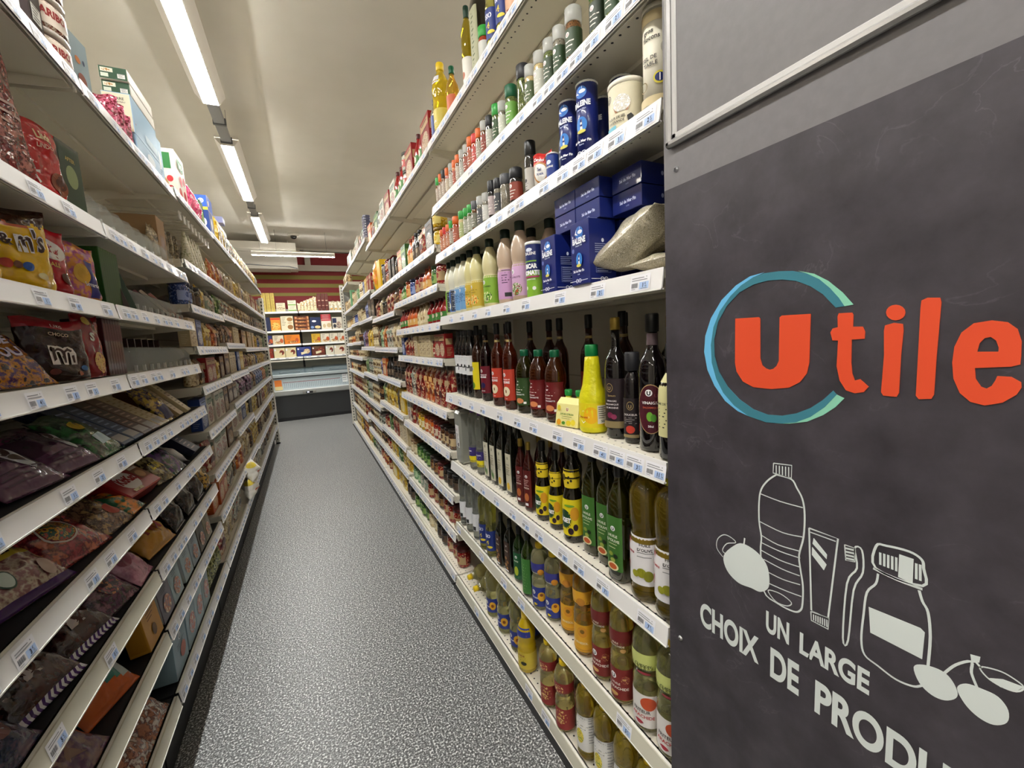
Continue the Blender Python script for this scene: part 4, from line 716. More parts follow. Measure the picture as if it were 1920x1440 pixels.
def saltface(w_, h): return whale(0, h * .82) + [('t', 'la', -.026, h * .76, .010, 'f4f7ff', .8), ('t', 'BALEINE', 0, h * .655, .0200, 'f4f7ff', .74, .05), ('t', 'Depuis 1934', 0, h * .61, .0055, 'cfdcff')] + light(0, h * .40) + [('e', -.022, h * .55, .005, .006, '6a7ac0'), ('t', 'Sel de Mer Fin', 0, h * .20, .0088, 'f4f7ff', .9, .04), ('t', 'iode', 0, h * .155, .005, 'cfdcff')] + knot(0, h * .06, w_ / 2 - .001)
sb = carton('salt_carton', .078, .085, .158, NV, saltface(.078, .158), [('e', 0, .105, .004, .005, 'e8ecff'), ('l', -.025, .025, .075, .095, 5, 'aab4dc'), ('e', 0, .045, .0001, .0001, '16246e'), ('r', -.024, .024, .025, .068, '8a96cc'), ('r', -.023, .023, .026, .067, '16246e'), ('l', -.021, .021, .028, .064, 8, 'aab4dc')] + knot(0, .0095, .04))
R1(sb, 3, .705, 1.066, 'blue salt carton with white whale and lighthouse, beside the canister', 'carton', turn=.0); R1(sb, 3, .697, .898, 'blue salt carton with whale and lighthouse, behind the salt bags', 'carton')
sb2 = carton('salt_carton', .078, .085, .158, NV, [('t', 'Sel de Mer Fin', 0, .03, .0088, 'f4f7ff')]); R1(sb2, 3, .80, 1.066, 'blue salt carton in the back row behind the nearest whale carton', 'carton', 'back row salt cartons'); R1(sb2, 3, .795, .98, 'blue salt carton in the back row behind the nearest whale carton', 'carton', 'back row salt cartons'); R1(sb2, 3, .795, .895, 'blue salt carton in the back row behind the nearest whale carton', 'carton', 'back row salt cartons')
lay = carton('salt_carton', .10, .30, .048, NV, [('t', 'Sel de Mer Fin', .005, .019, .0105, 'c9d2f4', .9, .04), ('t', 'iode', .005, .010, .006, '8a96cc')], [('e', -.085, .026, .004, .005, 'b9c4ee'), ('r', -.055, -.025, .008, .040, '5a66a8'), ('l', -.015, .02, .012, .036, 4, '8a96cc'), ('e', .045, .030, .006, .009, 'e0e4f8', .75), ('e', .045, .018, .006, .009, 'e0e4f8', .75)])
k = 0
for z in (.160, .210):
    for y in (1.005, .902):
        place(lay, (.835, y, ZT[3] + z), RIGHT, ['lower flat blue salt carton on the back cartons, farther side', 'lower flat blue salt carton on the back cartons, nearer side', 'topmost flat blue salt carton of the stack, farther side', 'topmost flat blue salt carton of the stack, nearer side'][k], 'carton'); k += 1
place(lay, (.87, .795, ZT[3] + .160), RIGHT, 'flat blue salt carton half hidden by the slate panel', 'carton')
place(lay, (.87, .795, ZT[3] + .210), RIGHT, 'upper flat blue salt carton half hidden by the slate panel', 'carton')
for y in (.80, .715): R1(sb2, 3, .84, y, 'blue salt carton standing behind the clear bags of grey salt', 'carton', 'salt cartons behind the bags')
SALT = art(['a89f88', 'c8bfa6', '8e866f', 'dcd6c4'], 260, .3, 1.3, (45, .5), .6)
def sack(w_, h, t_, seed): return bag('salt_bag', w_, h, t_, SALT, tail=.5, seed=seed)
place(sack(.14, .25, .10, 3), (.735, .88, ZT[3] + .042), (1.2, 0, 0), 'clear bag of coarse grey salt leaning up in front of the blue cartons', 'bag')
place(sack(.15, .15, .04, 5), (.75, .755, ZT[3] + .022), (1.56, 0, 0), 'clear bag of coarse grey salt lying next to the slate panel', 'bag')
# spice and salt shelf (2)
sc1 = bottle('salt_canister', 'tin', .0275, .182, NV, WCAP, .965, 1.05)
m = MB(); fo = lambda s_, z, e: ((.0275 + e) * math.sin(s_ / .0275), -(.0275 + e) * math.cos(s_ / .0275), z)
decals(m, fo, whale(0, .155, .9) + [('t', 'BALEINE', 0, .122, .0175, 'f4f7ff', .72, .05), ('t', 'Depuis 1934', 0, .113, .005, 'cfdcff')] + light(0, .078, 1.1) + [('t', 'Sel de Mer Fin', 0, .036, .0085, 'f4f7ff', .9, .04), ('t', 'fluore', 0, .029, .005, 'cfdcff')] + knot(0, .010, .03))
sc1 = (sc1[0], sc1[1] + [('print', m.mesh('print'))])
R1(sc1, 2, .712, 1.004, 'tall blue salt canister with lighthouse, farther of the front two', 'canister', turn=-.35); R1(sc1, 2, .706, .915, 'tall blue salt canister with lighthouse, nearer of the front two', 'canister', turn=-.35); R1(sc1, 2, .775, .865, 'tall blue salt canister standing behind the front two', 'canister', turn=-1.6)
tub = bottle('salt_tub', 'tin', .040, .112, mat('e6dfc6', .45), mat('efe9d8', .4), .9, 1.05, labels=[(.04, .88, 3.1, 'e4dcc0', [('e', -.035, .078, .0085, .0085, '2a2a2a', .85), ('t', 'U', -.035, .072, .013, '1a1a1a'), ('a', .0, .06, .02, .018, ['f2eee6', 'd8d2c4', 'ffffff'], 200), ('p', [(-.02, .056), (.02, .056), (.014, .042), (-.014, .042)], 'a06838'), ('t', 'FLEUR DE SEL', -.012, .03, .007, '2a2418'), ('t', 'GUERANDE', -.012, .021, .007, '2a2418'), ('r', -.04, -.012, .008, .016, '6ab4cc'), ('p', [(.012, .03), (.02, .034), (.026, .028), (.022, .018), (.014, .018)], '2a2a2a')])])
R1(tub, 2, .715, .782, 'cream tub of sea salt with wooden bowl picture', 'tub', turn=-.55)
tall = bottle('salt_canister', 'tin', .0285, .205, mat('e9e3cf', .45), mat('efe9d8', .4), .95, 1.05)
m = MB(); fo = lambda s_, z, e: ((.0285 + e) * math.sin(s_ / .0285), -(.0285 + e) * math.cos(s_ / .0285), z)
decals(m, fo, [('r', -.085, .085, .17, .19, 'd8c69a'), ('t', 'gros', -.01, .150, .012, '2a2418'), ('t', 'flocons', -.004, .137, .012, '2a2418'), ('e', .028, .118, .014, .014, 'c8c2b4'), ('t', 'SEL DE', -.008, .10, .010, '2a2418'), ('t', 'TABLE', -.006, .088, .010, '2a2418'), ('e', .012, .062, .012, .012, 'd8c83a'), ('e', .012, .062, .009, .0085, '1b2a66'), ('r', .011, .013, .055, .069, 'ffffff'), ('e', -.02, .052, .009, .010, '8a7a50', .8), ('r', -.06, .06, .014, .030, 'd8c69a')])
tall = (tall[0], tall[1] + [('print', m.mesh('print'))]); R1(tall, 2, .712, .685, 'tall cream sea salt canister touching the panel edge', 'canister', turn=-.5)
def spice(cap, body, lab=None, ds=(), R=.018, H=.125, capz=.72, clearcap=False):
    L_ = [(.12, .6, 1.9, lab, ds)] if lab else []
    return bottle('spice_jar', 'spice', R, H, body, mat('d8dad6', .15, alpha=.55) if clearcap else mat(cap, .4), capz, 1.0, labels=L_, n=16)
GLS = {k: art(v, 240, .12, 2.1, None, .6) for k, v in dict(green=['3c4a24', '6a7440', '2c3418'], brown=['5a3a20', '7a5430', '3a2414'], red=['8a2a14', 'a8401c', '6a1c10'], grey=['6a6458', '8e8878', '4a463e'], black=['1c1a18', '3a3632', '0e0d0c'], beige=['b8a070', 'cfbb8c', '94804e'], orange=['b85a1c', 'cf7428', '94440f']).items()}
U_ = lambda fg='ffffff': [*U(-.004, .058, .0065)]
def sp(y, sh, cap, body, lab, l, R=.018, H=.125, x=None, clear=False):
    ds = [('e', -.006, H * .5, .0062, .0062, 'f2f0ea'), ('t', 'U', -.006, H * .5 - .0038, .009, '8a2020'), ('l', -.012, .012, H * .2, H * .36, 3, 'e8e4d8')] if lab else []
    R1(spice(cap, GLS[body], lab, ds, R, H, clearcap=clear), sh, x or (.672 + R), y, l, 'spice jar', turn=-.4)
CAPN = {'2f9a3c': 'green', '0f5a3a': 'dark green', 'd4601c': 'orange', 'c8302c': 'red', '26262a': 'black', 'dedede': 'clear', '55565a': 'grey'}
def run(sh, seq, shelfname):
    n = len(seq)
    for i, (y, cap, body, lab, R, H, clear) in enumerate(seq):
        sp(y, sh, cap, body, lab, f'{"clear" if clear else CAPN[cap]}-capped spice jar, {OR[i % 12]} {"from the near end" if i < 12 else "past the twelfth"}, {shelfname}', R, H, clear=clear)
up = [(.70, '26262a', 'green', '2f4a22', .021, .125, 0), (.745, 'dedede', 'green', '2f4a22', .019, .125, 1), (.79, 'dedede', 'green', '30482a', .021, .13, 1), (.845, '2f9a3c', 'green', '22301c', .021, .122, 0), (.945, 'dedede', 'brown', '33452a', .022, .132, 1), (1.005, 'dedede', 'grey', '30482a', .018, .125, 1), (1.055, 'dedede', 'green', '33452a', .019, .125, 1), (1.11, 'dedede', 'beige', 'c9c9bc', .019, .125, 1), (1.165, 'dedede', 'beige', '4a5a34', .018, .12, 1), (1.215, '26262a', 'green', None, .022, .15, 0), (1.30, '0f5a3a', 'green', '6aa040', .021, .135, 0), (1.36, 'dedede', 'grey', 'c9c9bc', .016, .115, 1),
      (1.41, '2f9a3c', 'green', '2c4a22', .018, .13, 0), (1.47, '26262a', 'black', 'b8b8ac', .016, .12, 0), (1.52, 'dedede', 'brown', '8a3a2a', .017, .125, 1), (1.57, 'd4601c', 'brown', 'a8a090', .015, .12, 0), (1.615, 'c8302c', 'red', 'c04a40', .017, .12, 0), (1.665, 'd4601c', 'red', 'a8583a', .016, .13, 0), (1.715, 'dedede', 'brown', '9a4a34', .016, .12, 1), (1.765, 'dedede', 'grey', 'b0b0a4', .014, .12, 1), (1.815, 'd4601c', 'brown', 'b8a898', .014, .12, 0), (1.86, 'd4601c', 'orange', 'a04a30', .013, .115, 0), (1.91, 'dedede', 'brown', 'b8b0a0', .015, .12, 1), (1.965, 'd4601c', 'red', 'c8b8a0', .013, .12, 0)]
lo = [(1.30, '26262a', 'black', '8a3a2a', .023, .118, 0), (1.375, '55565a', 'grey', None, .020, .125, 0), (1.43, '26262a', 'grey', '44464a', .016, .13, 0), (1.485, '26262a', 'black', 'b8a8a8', .016, .14, 0), (1.545, 'dedede', 'grey', 'd0d0c8', .017, .115, 1), (1.60, 'dedede', 'grey', '55565a', .017, .12, 1), (1.66, '55565a', 'brown', '7a7a6a', .016, .12, 0), (1.71, '2f9a3c', 'green', 'a8a898', .015, .12, 0), (1.76, '2f9a3c', 'green', 'a8a898', .015, .12, 0), (1.82, '2f9a3c', 'beige', 'a8b078', .018, .125, 0), (1.905, 'd4601c', 'red', 'b06048', .020, .125, 0), (1.96, '2f9a3c', 'brown', 'b0a898', .013, .12, 0)]
run(1, up[:12], 'upper spice shelf'); run(2, lo, 'lower spice shelf')
for i, (y, cap, body, lab, R, H, clear) in enumerate(up[12:]):
    sp(y, 1, cap, body, lab, f'{"clear" if clear else CAPN[cap]}-capped small spice jar, {OR[i]} beyond the dark-green-capped jar, upper spice shelf', R, H, clear=clear)
for i, y in enumerate((2.02, 2.07, 2.12)): sp(y, 1, ['26262a', 'd4601c', '2f9a3c'][i], 'brown', 'b8a898', f'tiny {["black", "orange", "green"][i]}-capped jar at the far end, upper spice shelf', .012, .13)
for i, y in enumerate((2.01, 2.06, 2.11)): sp(y, 2, ['d4601c', 'c8302c', 'd4601c'][i], 'red', 'c08060', f'{["orange", "red", "orange"][i]}-capped jar, {OR[i]} of the last three, lower spice shelf', .014, .115)
g_ = bottle('pepper_grinder', 'spice', .020, .165, GLS['black'], BCAP, .74, .9, labels=[(.1, .5, 1.9, 'b8b4ac', [('e', 0, .045, .006, .006, '222222'), ('l', -.01, .01, .02, .035, 3, '444444')])]); R1(g_, 2, .700, 1.205, 'tall black-topped pepper grinder beside the salt sachet', 'grinder')
sachet = bag('salt_sachet', .075, .095, .03, film('d8d4cc'), zones=lambda u, v: film('c02c2a') if v > .62 or abs(u - .5) > .46 else None, front=[('e', 0, .038, .030, .030, 'b5793a', .85), ('e', 0, .038, .025, .025, 'f2f0ea'), ('t', 'Cerebos', -.005, .070, .013, 'ffffff'), ('t', 'Sel', 0, .042, .012, '2a3a7a'), ('t', 'DE MER', 0, .030, .008, '2a3a7a'), ('e', .026, .075, .006, .005, '1a1a1a')], seed=4)
R1(sachet, 2, .690, 1.115, 'red and white salt sachet with rope circle print', 'sachet', turn=-.3)
small = bottle('salt_canister', 'tin', .018, .07, NV, WCAP, .94, 1.05, labels=[(.05, .9, 1.9, '1d3a8a', [('e', 0, .045, .008, .006, 'e8f0ff'), ('t', 'BALEINE', 0, .030, .007, 'ffffff')])]); R1(small, 2, .690, 1.062, 'small blue salt canister in front of the tall ones', 'canister', turn=-.3)
g2 = bottle('salt_grinder', 'spice', .019, .165, mat('aab0bc', .15, alpha=.7), mat('30323a', .3), .76, .9, labels=[(.1, .62, 1.9, '3a4466', [('t', 'BALEINE', 0, .085, .007, 'ffffff')])]); R1(g2, 2, .745, 1.075, 'clear salt grinder with blue label behind the small canister', 'grinder')
# top shelf (0): spare bottles
so = bottle('oil_bottle', 'pet', .046, .345, oil('e0c01c', .5), YCAP, .9, .42, labels=[(.1, .36, 2.0, 'c9b84a', [('p', [(-.02, .10), (0, .118), (.02, .10), (0, .082)], 'b02a22'), ('t', 'LESIEUR', 0, .065, .012, 'e8e8f0'), ('l', -.03, .03, .045, .06, 3, '4a6a2a')]), (.70, .80, 1.0, 'e8e8f0', [('p', [(-.03, .25), (-.005, .27), (-.012, .245)], '2a3a8a'), ('p', [(.03, .26), (.005, .27), (.012, .245)], 'b02a22')])])
R1(so, 0, .725, 2.085, 'yellow sunflower oil bottle with tricolour label standing on the top shelf')
R1(bottle('oil_bottle', 'olive', .030, .26, oil('e0b840'), GCAP, .88, .45, labels=[(.08, .5, 1.6, 'c2603a', [])]), 0, .735, 1.955, 'small golden oil bottle with dark green cap on top shelf')
R1(bottle('oil_bottle', 'pet', .027, .37, oil('b9a51c'), mat('12382a', .4), .88, .45, labels=[(.1, .45, 1.9, 'e8e4da', [('e', 0, .1, .012, .014, 'b86a4a')])]), 0, .735, 1.74, 'slim yellow oil bottle with white label on top shelf')
R1(bottle('oil_bottle', 'olive', .032, .42, mat('1a1408', .08, coat=.5), BCAP, .88, .42, sq=5., capsq=2., labels=[(.05, .62, .95, 'a8a88a', [('l', -.02, .02, .05, .24, 14, '3a4a22')])]), 0, .73, 1.60, 'tall square dark olive oil bottle with pale label on top shelf')
R1(spice('2f9a3c', GLS['red'], 'c9c9c0', [], .022, .13), 0, .70, 1.50, 'green-capped spice jar standing alone on the top shelf', 'spice jar')
isio = bottle('oil_bottle', 'tallpet', .0275, .302, oil('cfca70', .9), mat('c8b020', .4), .9, .44, n=20, labels=[(.1, .42, 2.2, '22347a', [('t', 'ISIO', 0, .095, .022, 'f2f2ff', .8, .03), ('t', '4', .0, .062, .028, 'e8d040'), ('e', .01, .05, .014, .006, 'e8d040')])])
R1(isio, 0, .70, 1.415, 'yellow oil bottle with blue label on top shelf, farther', turn=TURN); R1(isio, 0, .70, 1.335, 'yellow oil bottle with blue label on top shelf, nearer', turn=TURN)
R1(bottle('oil_bottle', 'olive', .026, .25, GLS['red'], BCAP, .88, .45, labels=[(.1, .5, 1.8, 'd0a080', [])]), 0, .70, 1.265, 'reddish chilli oil bottle with pale label on top shelf'); R1(bottle('oil_bottle', 'jar', .034, .16, GLS['beige'], mat('c8a838', .4), .85, 1.0, labels=[(.1, .7, 1.8, 'd0c8a8', [])]), 0, .71, 1.19, 'beige jar with yellow lid on the top shelf', 'jar')
for i, y in enumerate((2.135,)): R1(bottle('oil_bottle', 'olive', .022, .2, oil('d8d0c8'), mat('1b2a66', .4), .88, .45, labels=[(.1, .6, 1.8, '3a4a8a', [])]), 0, .70, y, 'small bottle with blue label at top shelf end')
# olive and vinegar shelf (5)
cl = mat('c9cdc4', .08, trans=.85, coat=.3)
jug = carton('vinegar_jug', .085, .10, .285, mat('b9bab0', .2, trans=.5), [('r', -.022, .03, .09, .21, 'e8e6e4'), ('t', 'X', -.008, .175, .02, 'b02a30'), ('l', -.015, .02, .10, .16, 8, '5a5a5e'), ('r', .005, .022, .095, .115, '2a2a2a')], bev=.012); R1(jug, 5, .73, 2.085, 'translucent square vinegar jug with white label', 'jug')
cv = bottle('vinegar_bottle', 'tallpet', .0265, .32, cl, mat('6a3a8a', .4), .9, .44, n=20, labels=[(.22, .36, 3.1, '3a3070', [('t', 'VINAIGRE', 0, .094, .008, 'ffffff'), ('l', -.02, .02, .082, .09, 2, 'e8e8ff')]), (.12, .22, 3.1, 'e8d81e', [('t', '8°', 0, .045, .014, '1a1a1a')])])
R1(cv, 5, .722, 1.955, 'clear vinegar bottle with yellow and purple label, farther of two'); R1(cv, 5, .722, 1.855, 'clear vinegar bottle with yellow and purple label, nearer of two', turn=TURN)
def sqo(lab, ds, R=.0225, H=.30, body='0f1008', cap=BCAP): return bottle('oil_bottle', 'olive', R, H, mat(body, .08, coat=.6), cap, .86, .42, sq=6., labels=[(.06, .60, .8, lab, ds)])
olv = sqo('cfc9b4', [('e', 0, .16, .005, .007, '8a8a70'), ('t', 'HUILE', 0, .13, .007, '3a3a2a'), ('t', 'OLIVE', 0, .118, .007, '3a3a2a'), ('l', -.012, .012, .09, .11, 4, '55553f'), ('e', -.004, .05, .004, .018, '3f6a2a'), ('e', .006, .04, .004, .016, '4a7a30')])
olv2 = sqo('cdc7ae', [('e', 0, .16, .005, .007, '8a8a70'), ('t', 'HUILE', 0, .13, .007, '3a3a2a'), ('t', 'COLZA', 0, .118, .007, '8a6a20'), ('e', 0, .04, .010, .016, 'd8b030'), ('l', -.012, .012, .09, .11, 4, '55553f')])
for p, y, l in ((olv, 1.765, 'farthest'), (olv, 1.69, 'second farthest'), (olv2, 1.61, 'second nearest'), (olv2, 1.525, 'nearest')): R1(p, 5, .727, y, f'tall square black oil bottle with narrow cream label, {l} of four', turn=-.1)
rd = bottle('oil_bottle', 'olive', .0185, .265, mat('33100c', .1, coat=.5), GOLD, .89, .5, sq=4., labels=[(.06, .60, 1.0, '5e1c1a', [*U(0, .135, .006), ('l', -.01, .01, .1, .12, 4, 'd8b8b0'), ('t', 'PIZZA', 0, .088, .008, 'f2e0d0'), ('e', 0, .055, .009, .016, 'b86a3a'), ('r', -.006, .006, .022, .032, 'ffffff')])])
R1(rd, 5, .712, 1.412, 'dark red chilli oil bottle with gold cap, farther of two', turn=TURN); R1(rd, 5, .712, 1.348, 'dark red chilli oil bottle with gold cap, nearer of two', turn=TURN)
for i, (x, y) in enumerate(((.80, 1.42), (.80, 1.33), (.80, 1.25))): R1(rd, 5, x, y, 'dark red oil bottle with gold cap in the second row', group='gold-capped bottles in the second row')
def pug(R, H): return bottle('oil_bottle', 'puget', R, H, mat('140f05', .06, coat=.6), BCAP, .88, .42, n=28, labels=[(.07, .44, 1.9, 'e3cf1d', [('e', -.3 * R, H * .235, R * .82, H * .10, '16341f'), ('e', -.3 * R, H * .235, R * .74, H * .088, '1c4428'), ('t', 'PUGET', -.3 * R, H * .205, R * .60, 'ffffff', .78, .06), ('e', R * .8, H * .30, R * .4, H * .07, 'd89a20'), ('e', R * .85, H * .16, R * .22, H * .035, '2a1420'), ('e', R * .4, H * .12, R * .26, H * .035, '2a1420'), ('e', R * .3, H * .38, R * .5, H * .012, '6a9a2a')]), (.55, .74, 1.7, 'e6c92a', [('e', -.4 * R, H * .66, R * .3, H * .035, '5a4a14'), ('e', R * .3, H * .665, R * .12, H * .014, '1a1a10'), ('e', R * .55, H * .63, R * .13, H * .014, '1a1a10'), ('e', R * .2, H * .61, R * .12, H * .013, '1a1a10')])])
R1(pug(.030, .285), 5, .722, 1.262, 'dark olive oil bottle with yellow label, farthest of three alike', turn=-.25); R1(pug(.027, .27), 5, .722, 1.176, 'small dark olive oil bottle with yellow label between two bigger ones', turn=-.25); R1(pug(.034, .32), 5, .722, 1.076, 'biggest dark olive oil bottle with yellow label', turn=-.3)
hu = bottle('oil_bottle', 'olive', .029, .325, mat('2b2a0a', .07, trans=.3, coat=.6), BCAP, .87, .46, sq=3.6, labels=[(.1, .56, .85, '3f6f2c', [*U(0, .148, .007), ('t', 'HUILE', 0, .125, .010, 'f2f4e0'), ('t', "D'OLIVE", 0, .112, .010, 'f2f4e0'), ('l', -.012, .012, .095, .105, 2, 'c9d4a0'), ('e', -.006, .078, .006, .006, '8a9a3a'), ('e', .008, .074, .006, .006, '1c2a14'), ('e', .0, .062, .007, .006, '9aaa4a'), ('e', .0, .045, .015, .012, 'e8dca8'), ('e', .0, .045, .011, .008, 'c05a2a')])])
R1(hu, 5, .728, .975, 'square olive oil bottle with green label, farthest of three', turn=-.15); R1(hu, 5, .728, .905, 'square olive oil bottle with green label, middle of three', turn=-.15); R1(hu, 5, .703, .828, 'square olive oil bottle with green label, nearest of three', turn=-.15)
amb = bottle('oil_bottle', 'tallpet', .0385, .332, oil('a88c24', .85), mat('c8c020', .4), .94, .42, labels=[(.135, .50, 1.9, 'e8e5e6', [('p', [(-.05, .155), (-.04, .135), (-.032, .150)], 'b8202c'), ('t', 'V', -.038, .14, .022, 'b8202c'), ('t', 'PRIX MINI', -.036, .122, .008, 'b8202c'), ('t', '↑', -.042, .075, .03, 'b8202c'), ('t', 'HUILE', .008, .145, .010, '2a2a2a'), ('t', "D'OLIVE", .008, .133, .010, '2a2a2a'), ('l', -.01, .03, .118, .128, 2, '8a8a8a'), ('e', .0, .078, .011, .012, '8a8a1c'), ('e', .016, .072, .011, .014, '7a7a18'), ('e', -.014, .074, .008, .009, '9a9a2a'), ('r', .042, .058, .055, .14, '5a5a5a')])])
R1(amb, 5, .707, .738, 'big amber olive oil bottle with white label beside the panel', turn=-.5); R1(amb, 5, .707, .657, 'big amber olive oil bottle half hidden by the panel', turn=-.5)
for x, y in ((.79, .74), (.79, .66)): R1(amb, 5, x, y, 'big amber olive oil bottle in the second row by the panel', group='amber bottles in the second row')
# cooking oil shelf (6)
cw = bottle('vinegar_bottle', 'tallpet', .026, .295, cl, mat('e8e8e8', .4), .9, .44, n=20, labels=[(.16, .46, 3.1, 'e6e6e8', [('l', -.025, .025, .06, .115, 8, '77787c'), ('r', .0, .02, .05, .07, '2a2a2a')])])
for y, l in ((2.11, 'farthest'), (2.015, 'middle'), (1.915, 'nearest')): R1(cw, 6, .70, y, f'clear bottle with white label on oil shelf, {l} of three')
R1(isio, 6, .695, 1.81, 'oil bottle with blue label on oil shelf, farther of two', turn=TURN); R1(isio, 6, .695, 1.725, 'oil bottle with blue label on oil shelf, nearer of two', turn=TURN)
wal = sqo('3a2416', [*U(0, .125, .006, 'ffffff', '4a3426'), ('t', 'NOIX', 0, .1, .008, 'e8dcc0'), ('e', -.004, .07, .007, .007, 'a8784a'), ('e', .006, .055, .007, .007, '9a6a3a'), ('e', -.003, .04, .007, .007, 'a8784a'), ('e', .004, .027, .006, .006, 'b8885a'), ('r', -.012, .012, .014, .02, 'ffffff')], .0225, .24)
R1(wal, 6, .702, 1.625, 'square black walnut oil bottle, farther of two', turn=-.1); R1(wal, 6, .708, 1.548, 'square black walnut oil bottle, nearer of two', turn=-.1)
gro = bottle('oil_bottle', 'olive', .0245, .235, mat('1c3010', .08, trans=.3, coat=.6), BCAP, .87, .46, sq=3., labels=[(.06, .55, 1.1, '1f5a34', [*U(0, .11, .006), ('t', 'HUILE', 0, .09, .008, 'f2f4e0'), ('e', 0, .05, .01, .02, 'b8c83a')])])
R1(gro, 6, .715, 1.475, 'dark green grapeseed oil bottle with green label', turn=TURN)
gr2 = bottle('oil_bottle', 'olive', .0285, .26, mat('2c3c0c', .07, trans=.4, coat=.6), BCAP, .87, .46, labels=[(.05, .6, .9, '3f7a34', [('l', -.012, .012, .03, .13, 9, 'a8c880')])]); R1(gr2, 6, .703, 1.375, 'green olive oil bottle with leafy label on oil shelf', turn=TURN)
def pet2(R, H, oc, top, low, tds, lds): return bottle('oil_bottle', 'tallpet', R, H, oil(oc), YCAP, .93, .44, n=24, labels=[(.06, .36, 2.2, low, lds), (.59, .73, 2.2, top, tds)])
tou = pet2(.033, .25, 'dcd8a8', '3a3c8a', '2c3a8a', [('t', 'TOURNESOL', 0, .142, .008, 'ffffff'), ('e', .025, .15, .012, .012, 'd8922a')], [*U(-.008, .068, .008), ('t', 'TOURNESOL', -.004, .045, .0085, 'ffffff'), ('e', .024, .055, .014, .018, 'e0a828'), ('e', .024, .062, .006, .006, '8a4a14'), ('e', 0, .024, .008, .004, 'e0c828')])
R1(tou, 6, .705, 1.288, 'short sunflower oil bottle with blue label, farther of two', turn=TURN); R1(tou, 6, .715, 1.208, 'short sunflower oil bottle with blue label, nearer of two', turn=TURN)
for x, y in ((.79, 1.28), (.80, 1.20)): R1(tou, 6, x, y, 'short sunflower oil bottle in the second row behind its twins', group='sunflower bottles in the second row')
tyl = pet2(.034, .302, 'e2bc50', 'e0a52c', 'e2a826', [('e', .01, .185, .014, .014, 'c8862a')], [('e', .012, .085, .016, .018, 'd89428'), ('e', .012, .087, .007, .007, '7a5a1a'), ('t', 'TOURNESOL', 0, .045, .010, 'f6ecc0'), ('r', -.05, .05, .022, .028, 'c8902a')])
R1(tyl, 6, .728, 1.125, 'tall oil bottle with golden sunflower label, farther of two', turn=TURN); R1(tyl, 6, .712, 1.022, 'tall oil bottle with golden sunflower label, nearer of two', turn=TURN)
ara = pet2(.0325, .302, 'dcc868', '6e201e', '7c2420', [('t', 'HUILE', -.004, .182, .007, 'f2e0c8'), ('t', 'ARACHIDE', 0, .172, .009, 'f2e0c8'), ('e', .018, .162, .009, .006, 'c89a5a')], [*U(-.012, .085, .009), ('t', 'HUILE', -.004, .062, .009, 'f6ece0'), ('t', "D'ARACHIDE", 0, .049, .0105, 'f6ece0'), ('a', .022, .08, .012, .012, ['a8583a', '7c2420', 'c89a5a'], 120), ('e', -.01, .033, .012, .007, 'c89a5a')])
R1(ara, 6, .703, .918, 'groundnut oil bottle with dark red label, farther of two', turn=-.4); R1(ara, 6, .698, .828, 'groundnut oil bottle with dark red label, nearer of two', turn=-.4)
fri = pet2(.0365, .30, 'c0bc78', 'c8cf7a', 'e4e0dc', [('t', 'CUISSON', 0, .185, .010, '3a4a20'), ('t', 'DOUCEUR', 0, .173, .010, '3a4a20'), ('e', 0, .165, .02, .004, 'b03a4a')], [('p', [(-.05, .10), (-.02, .10), (-.045, .07)], 'b82a2a'), ('e', .012, .085, .020, .018, 'c4502a'), ('t', 'FRITEUR', -.006, .058, .012, '30302e'), ('t', 'ARACHIDE', -.002, .044, .012, 'b82a2a'), ('e', -.012, .03, .012, .005, 'a02a3a')])
R1(fri, 6, .702, .737, 'oil bottle with chip picture and pale green neck label beside the panel', turn=-.5); R1(fri, 6, .702, .655, 'oil bottle with chip picture half hidden by the panel', turn=-.5)
for y in (.915, .83): R1(ara, 6, .775, y, 'groundnut oil bottle in the second row of the oil shelf', group='groundnut oil bottles in the second row')
# base shelf (7)
bare = bottle('oil_bottle', 'tallpet', .037, .25, oil('e0dc98'), YCAP, .9, .44, labels=[(.10, .38, 2.2, '2c3a8a', [*U(-.012, .072, .008), ('t', 'TOURNESOL', -.004, .05, .008, 'ffffff'), ('e', .022, .06, .016, .02, 'e0a828'), ('e', .022, .06, .007, .008, '8a4a14')])])
for y, l in ((1.76, 'farthest'), (1.63, 'middle'), (1.50, 'nearest')): R1(bare, 7, .70, y, f'big sunflower oil bottle with blue label on the base shelf, {l} of three', turn=TURN)
lie = bottle('oil_bottle', 'pet', .048, .26, oil('d8d088'), YCAP, .9, .3, n=28)
place(lie, (.925, 2.06, ZT[7] + .0495), (0, -PI / 2, .1), 'lying oil bottle, yellow cap towards the aisle, farther of two', 'bottle'); place(lie, (.915, 1.935, ZT[7] + .0495), (0, -PI / 2, .06), 'lying oil bottle, yellow cap towards the aisle, nearer of two', 'bottle')
les = bottle('oil_bottle', 'waist', .038, .25, mat('d8b818', .25, trans=.3, coat=.4), YCAP, .88, .44, labels=[(.08, .36, 2.2, 'd8c040', [('t', 'LESIEUR', .0, .072, .010, '8a2a2a'), ('l', -.02, .02, .055, .066, 2, '6a7a2a'), ('p', [(-.03, .03), (-.01, .055), (.02, .028)], 'f2ecd8'), ('e', .012, .045, .012, .008, '2a2a1c')]), (.62, .76, 1.2, '2a3a8a', [('p', [(-.03, .16), (.03, .16), (0, .185)], 'e8e8f0'), ('p', [(.0, .16), (.03, .16), (.02, .185)], 'b82a2a')])]); R1(les, 7, .68, 1.385, 'bright yellow oil bottle with tricolour badge on the base shelf', turn=TURN)
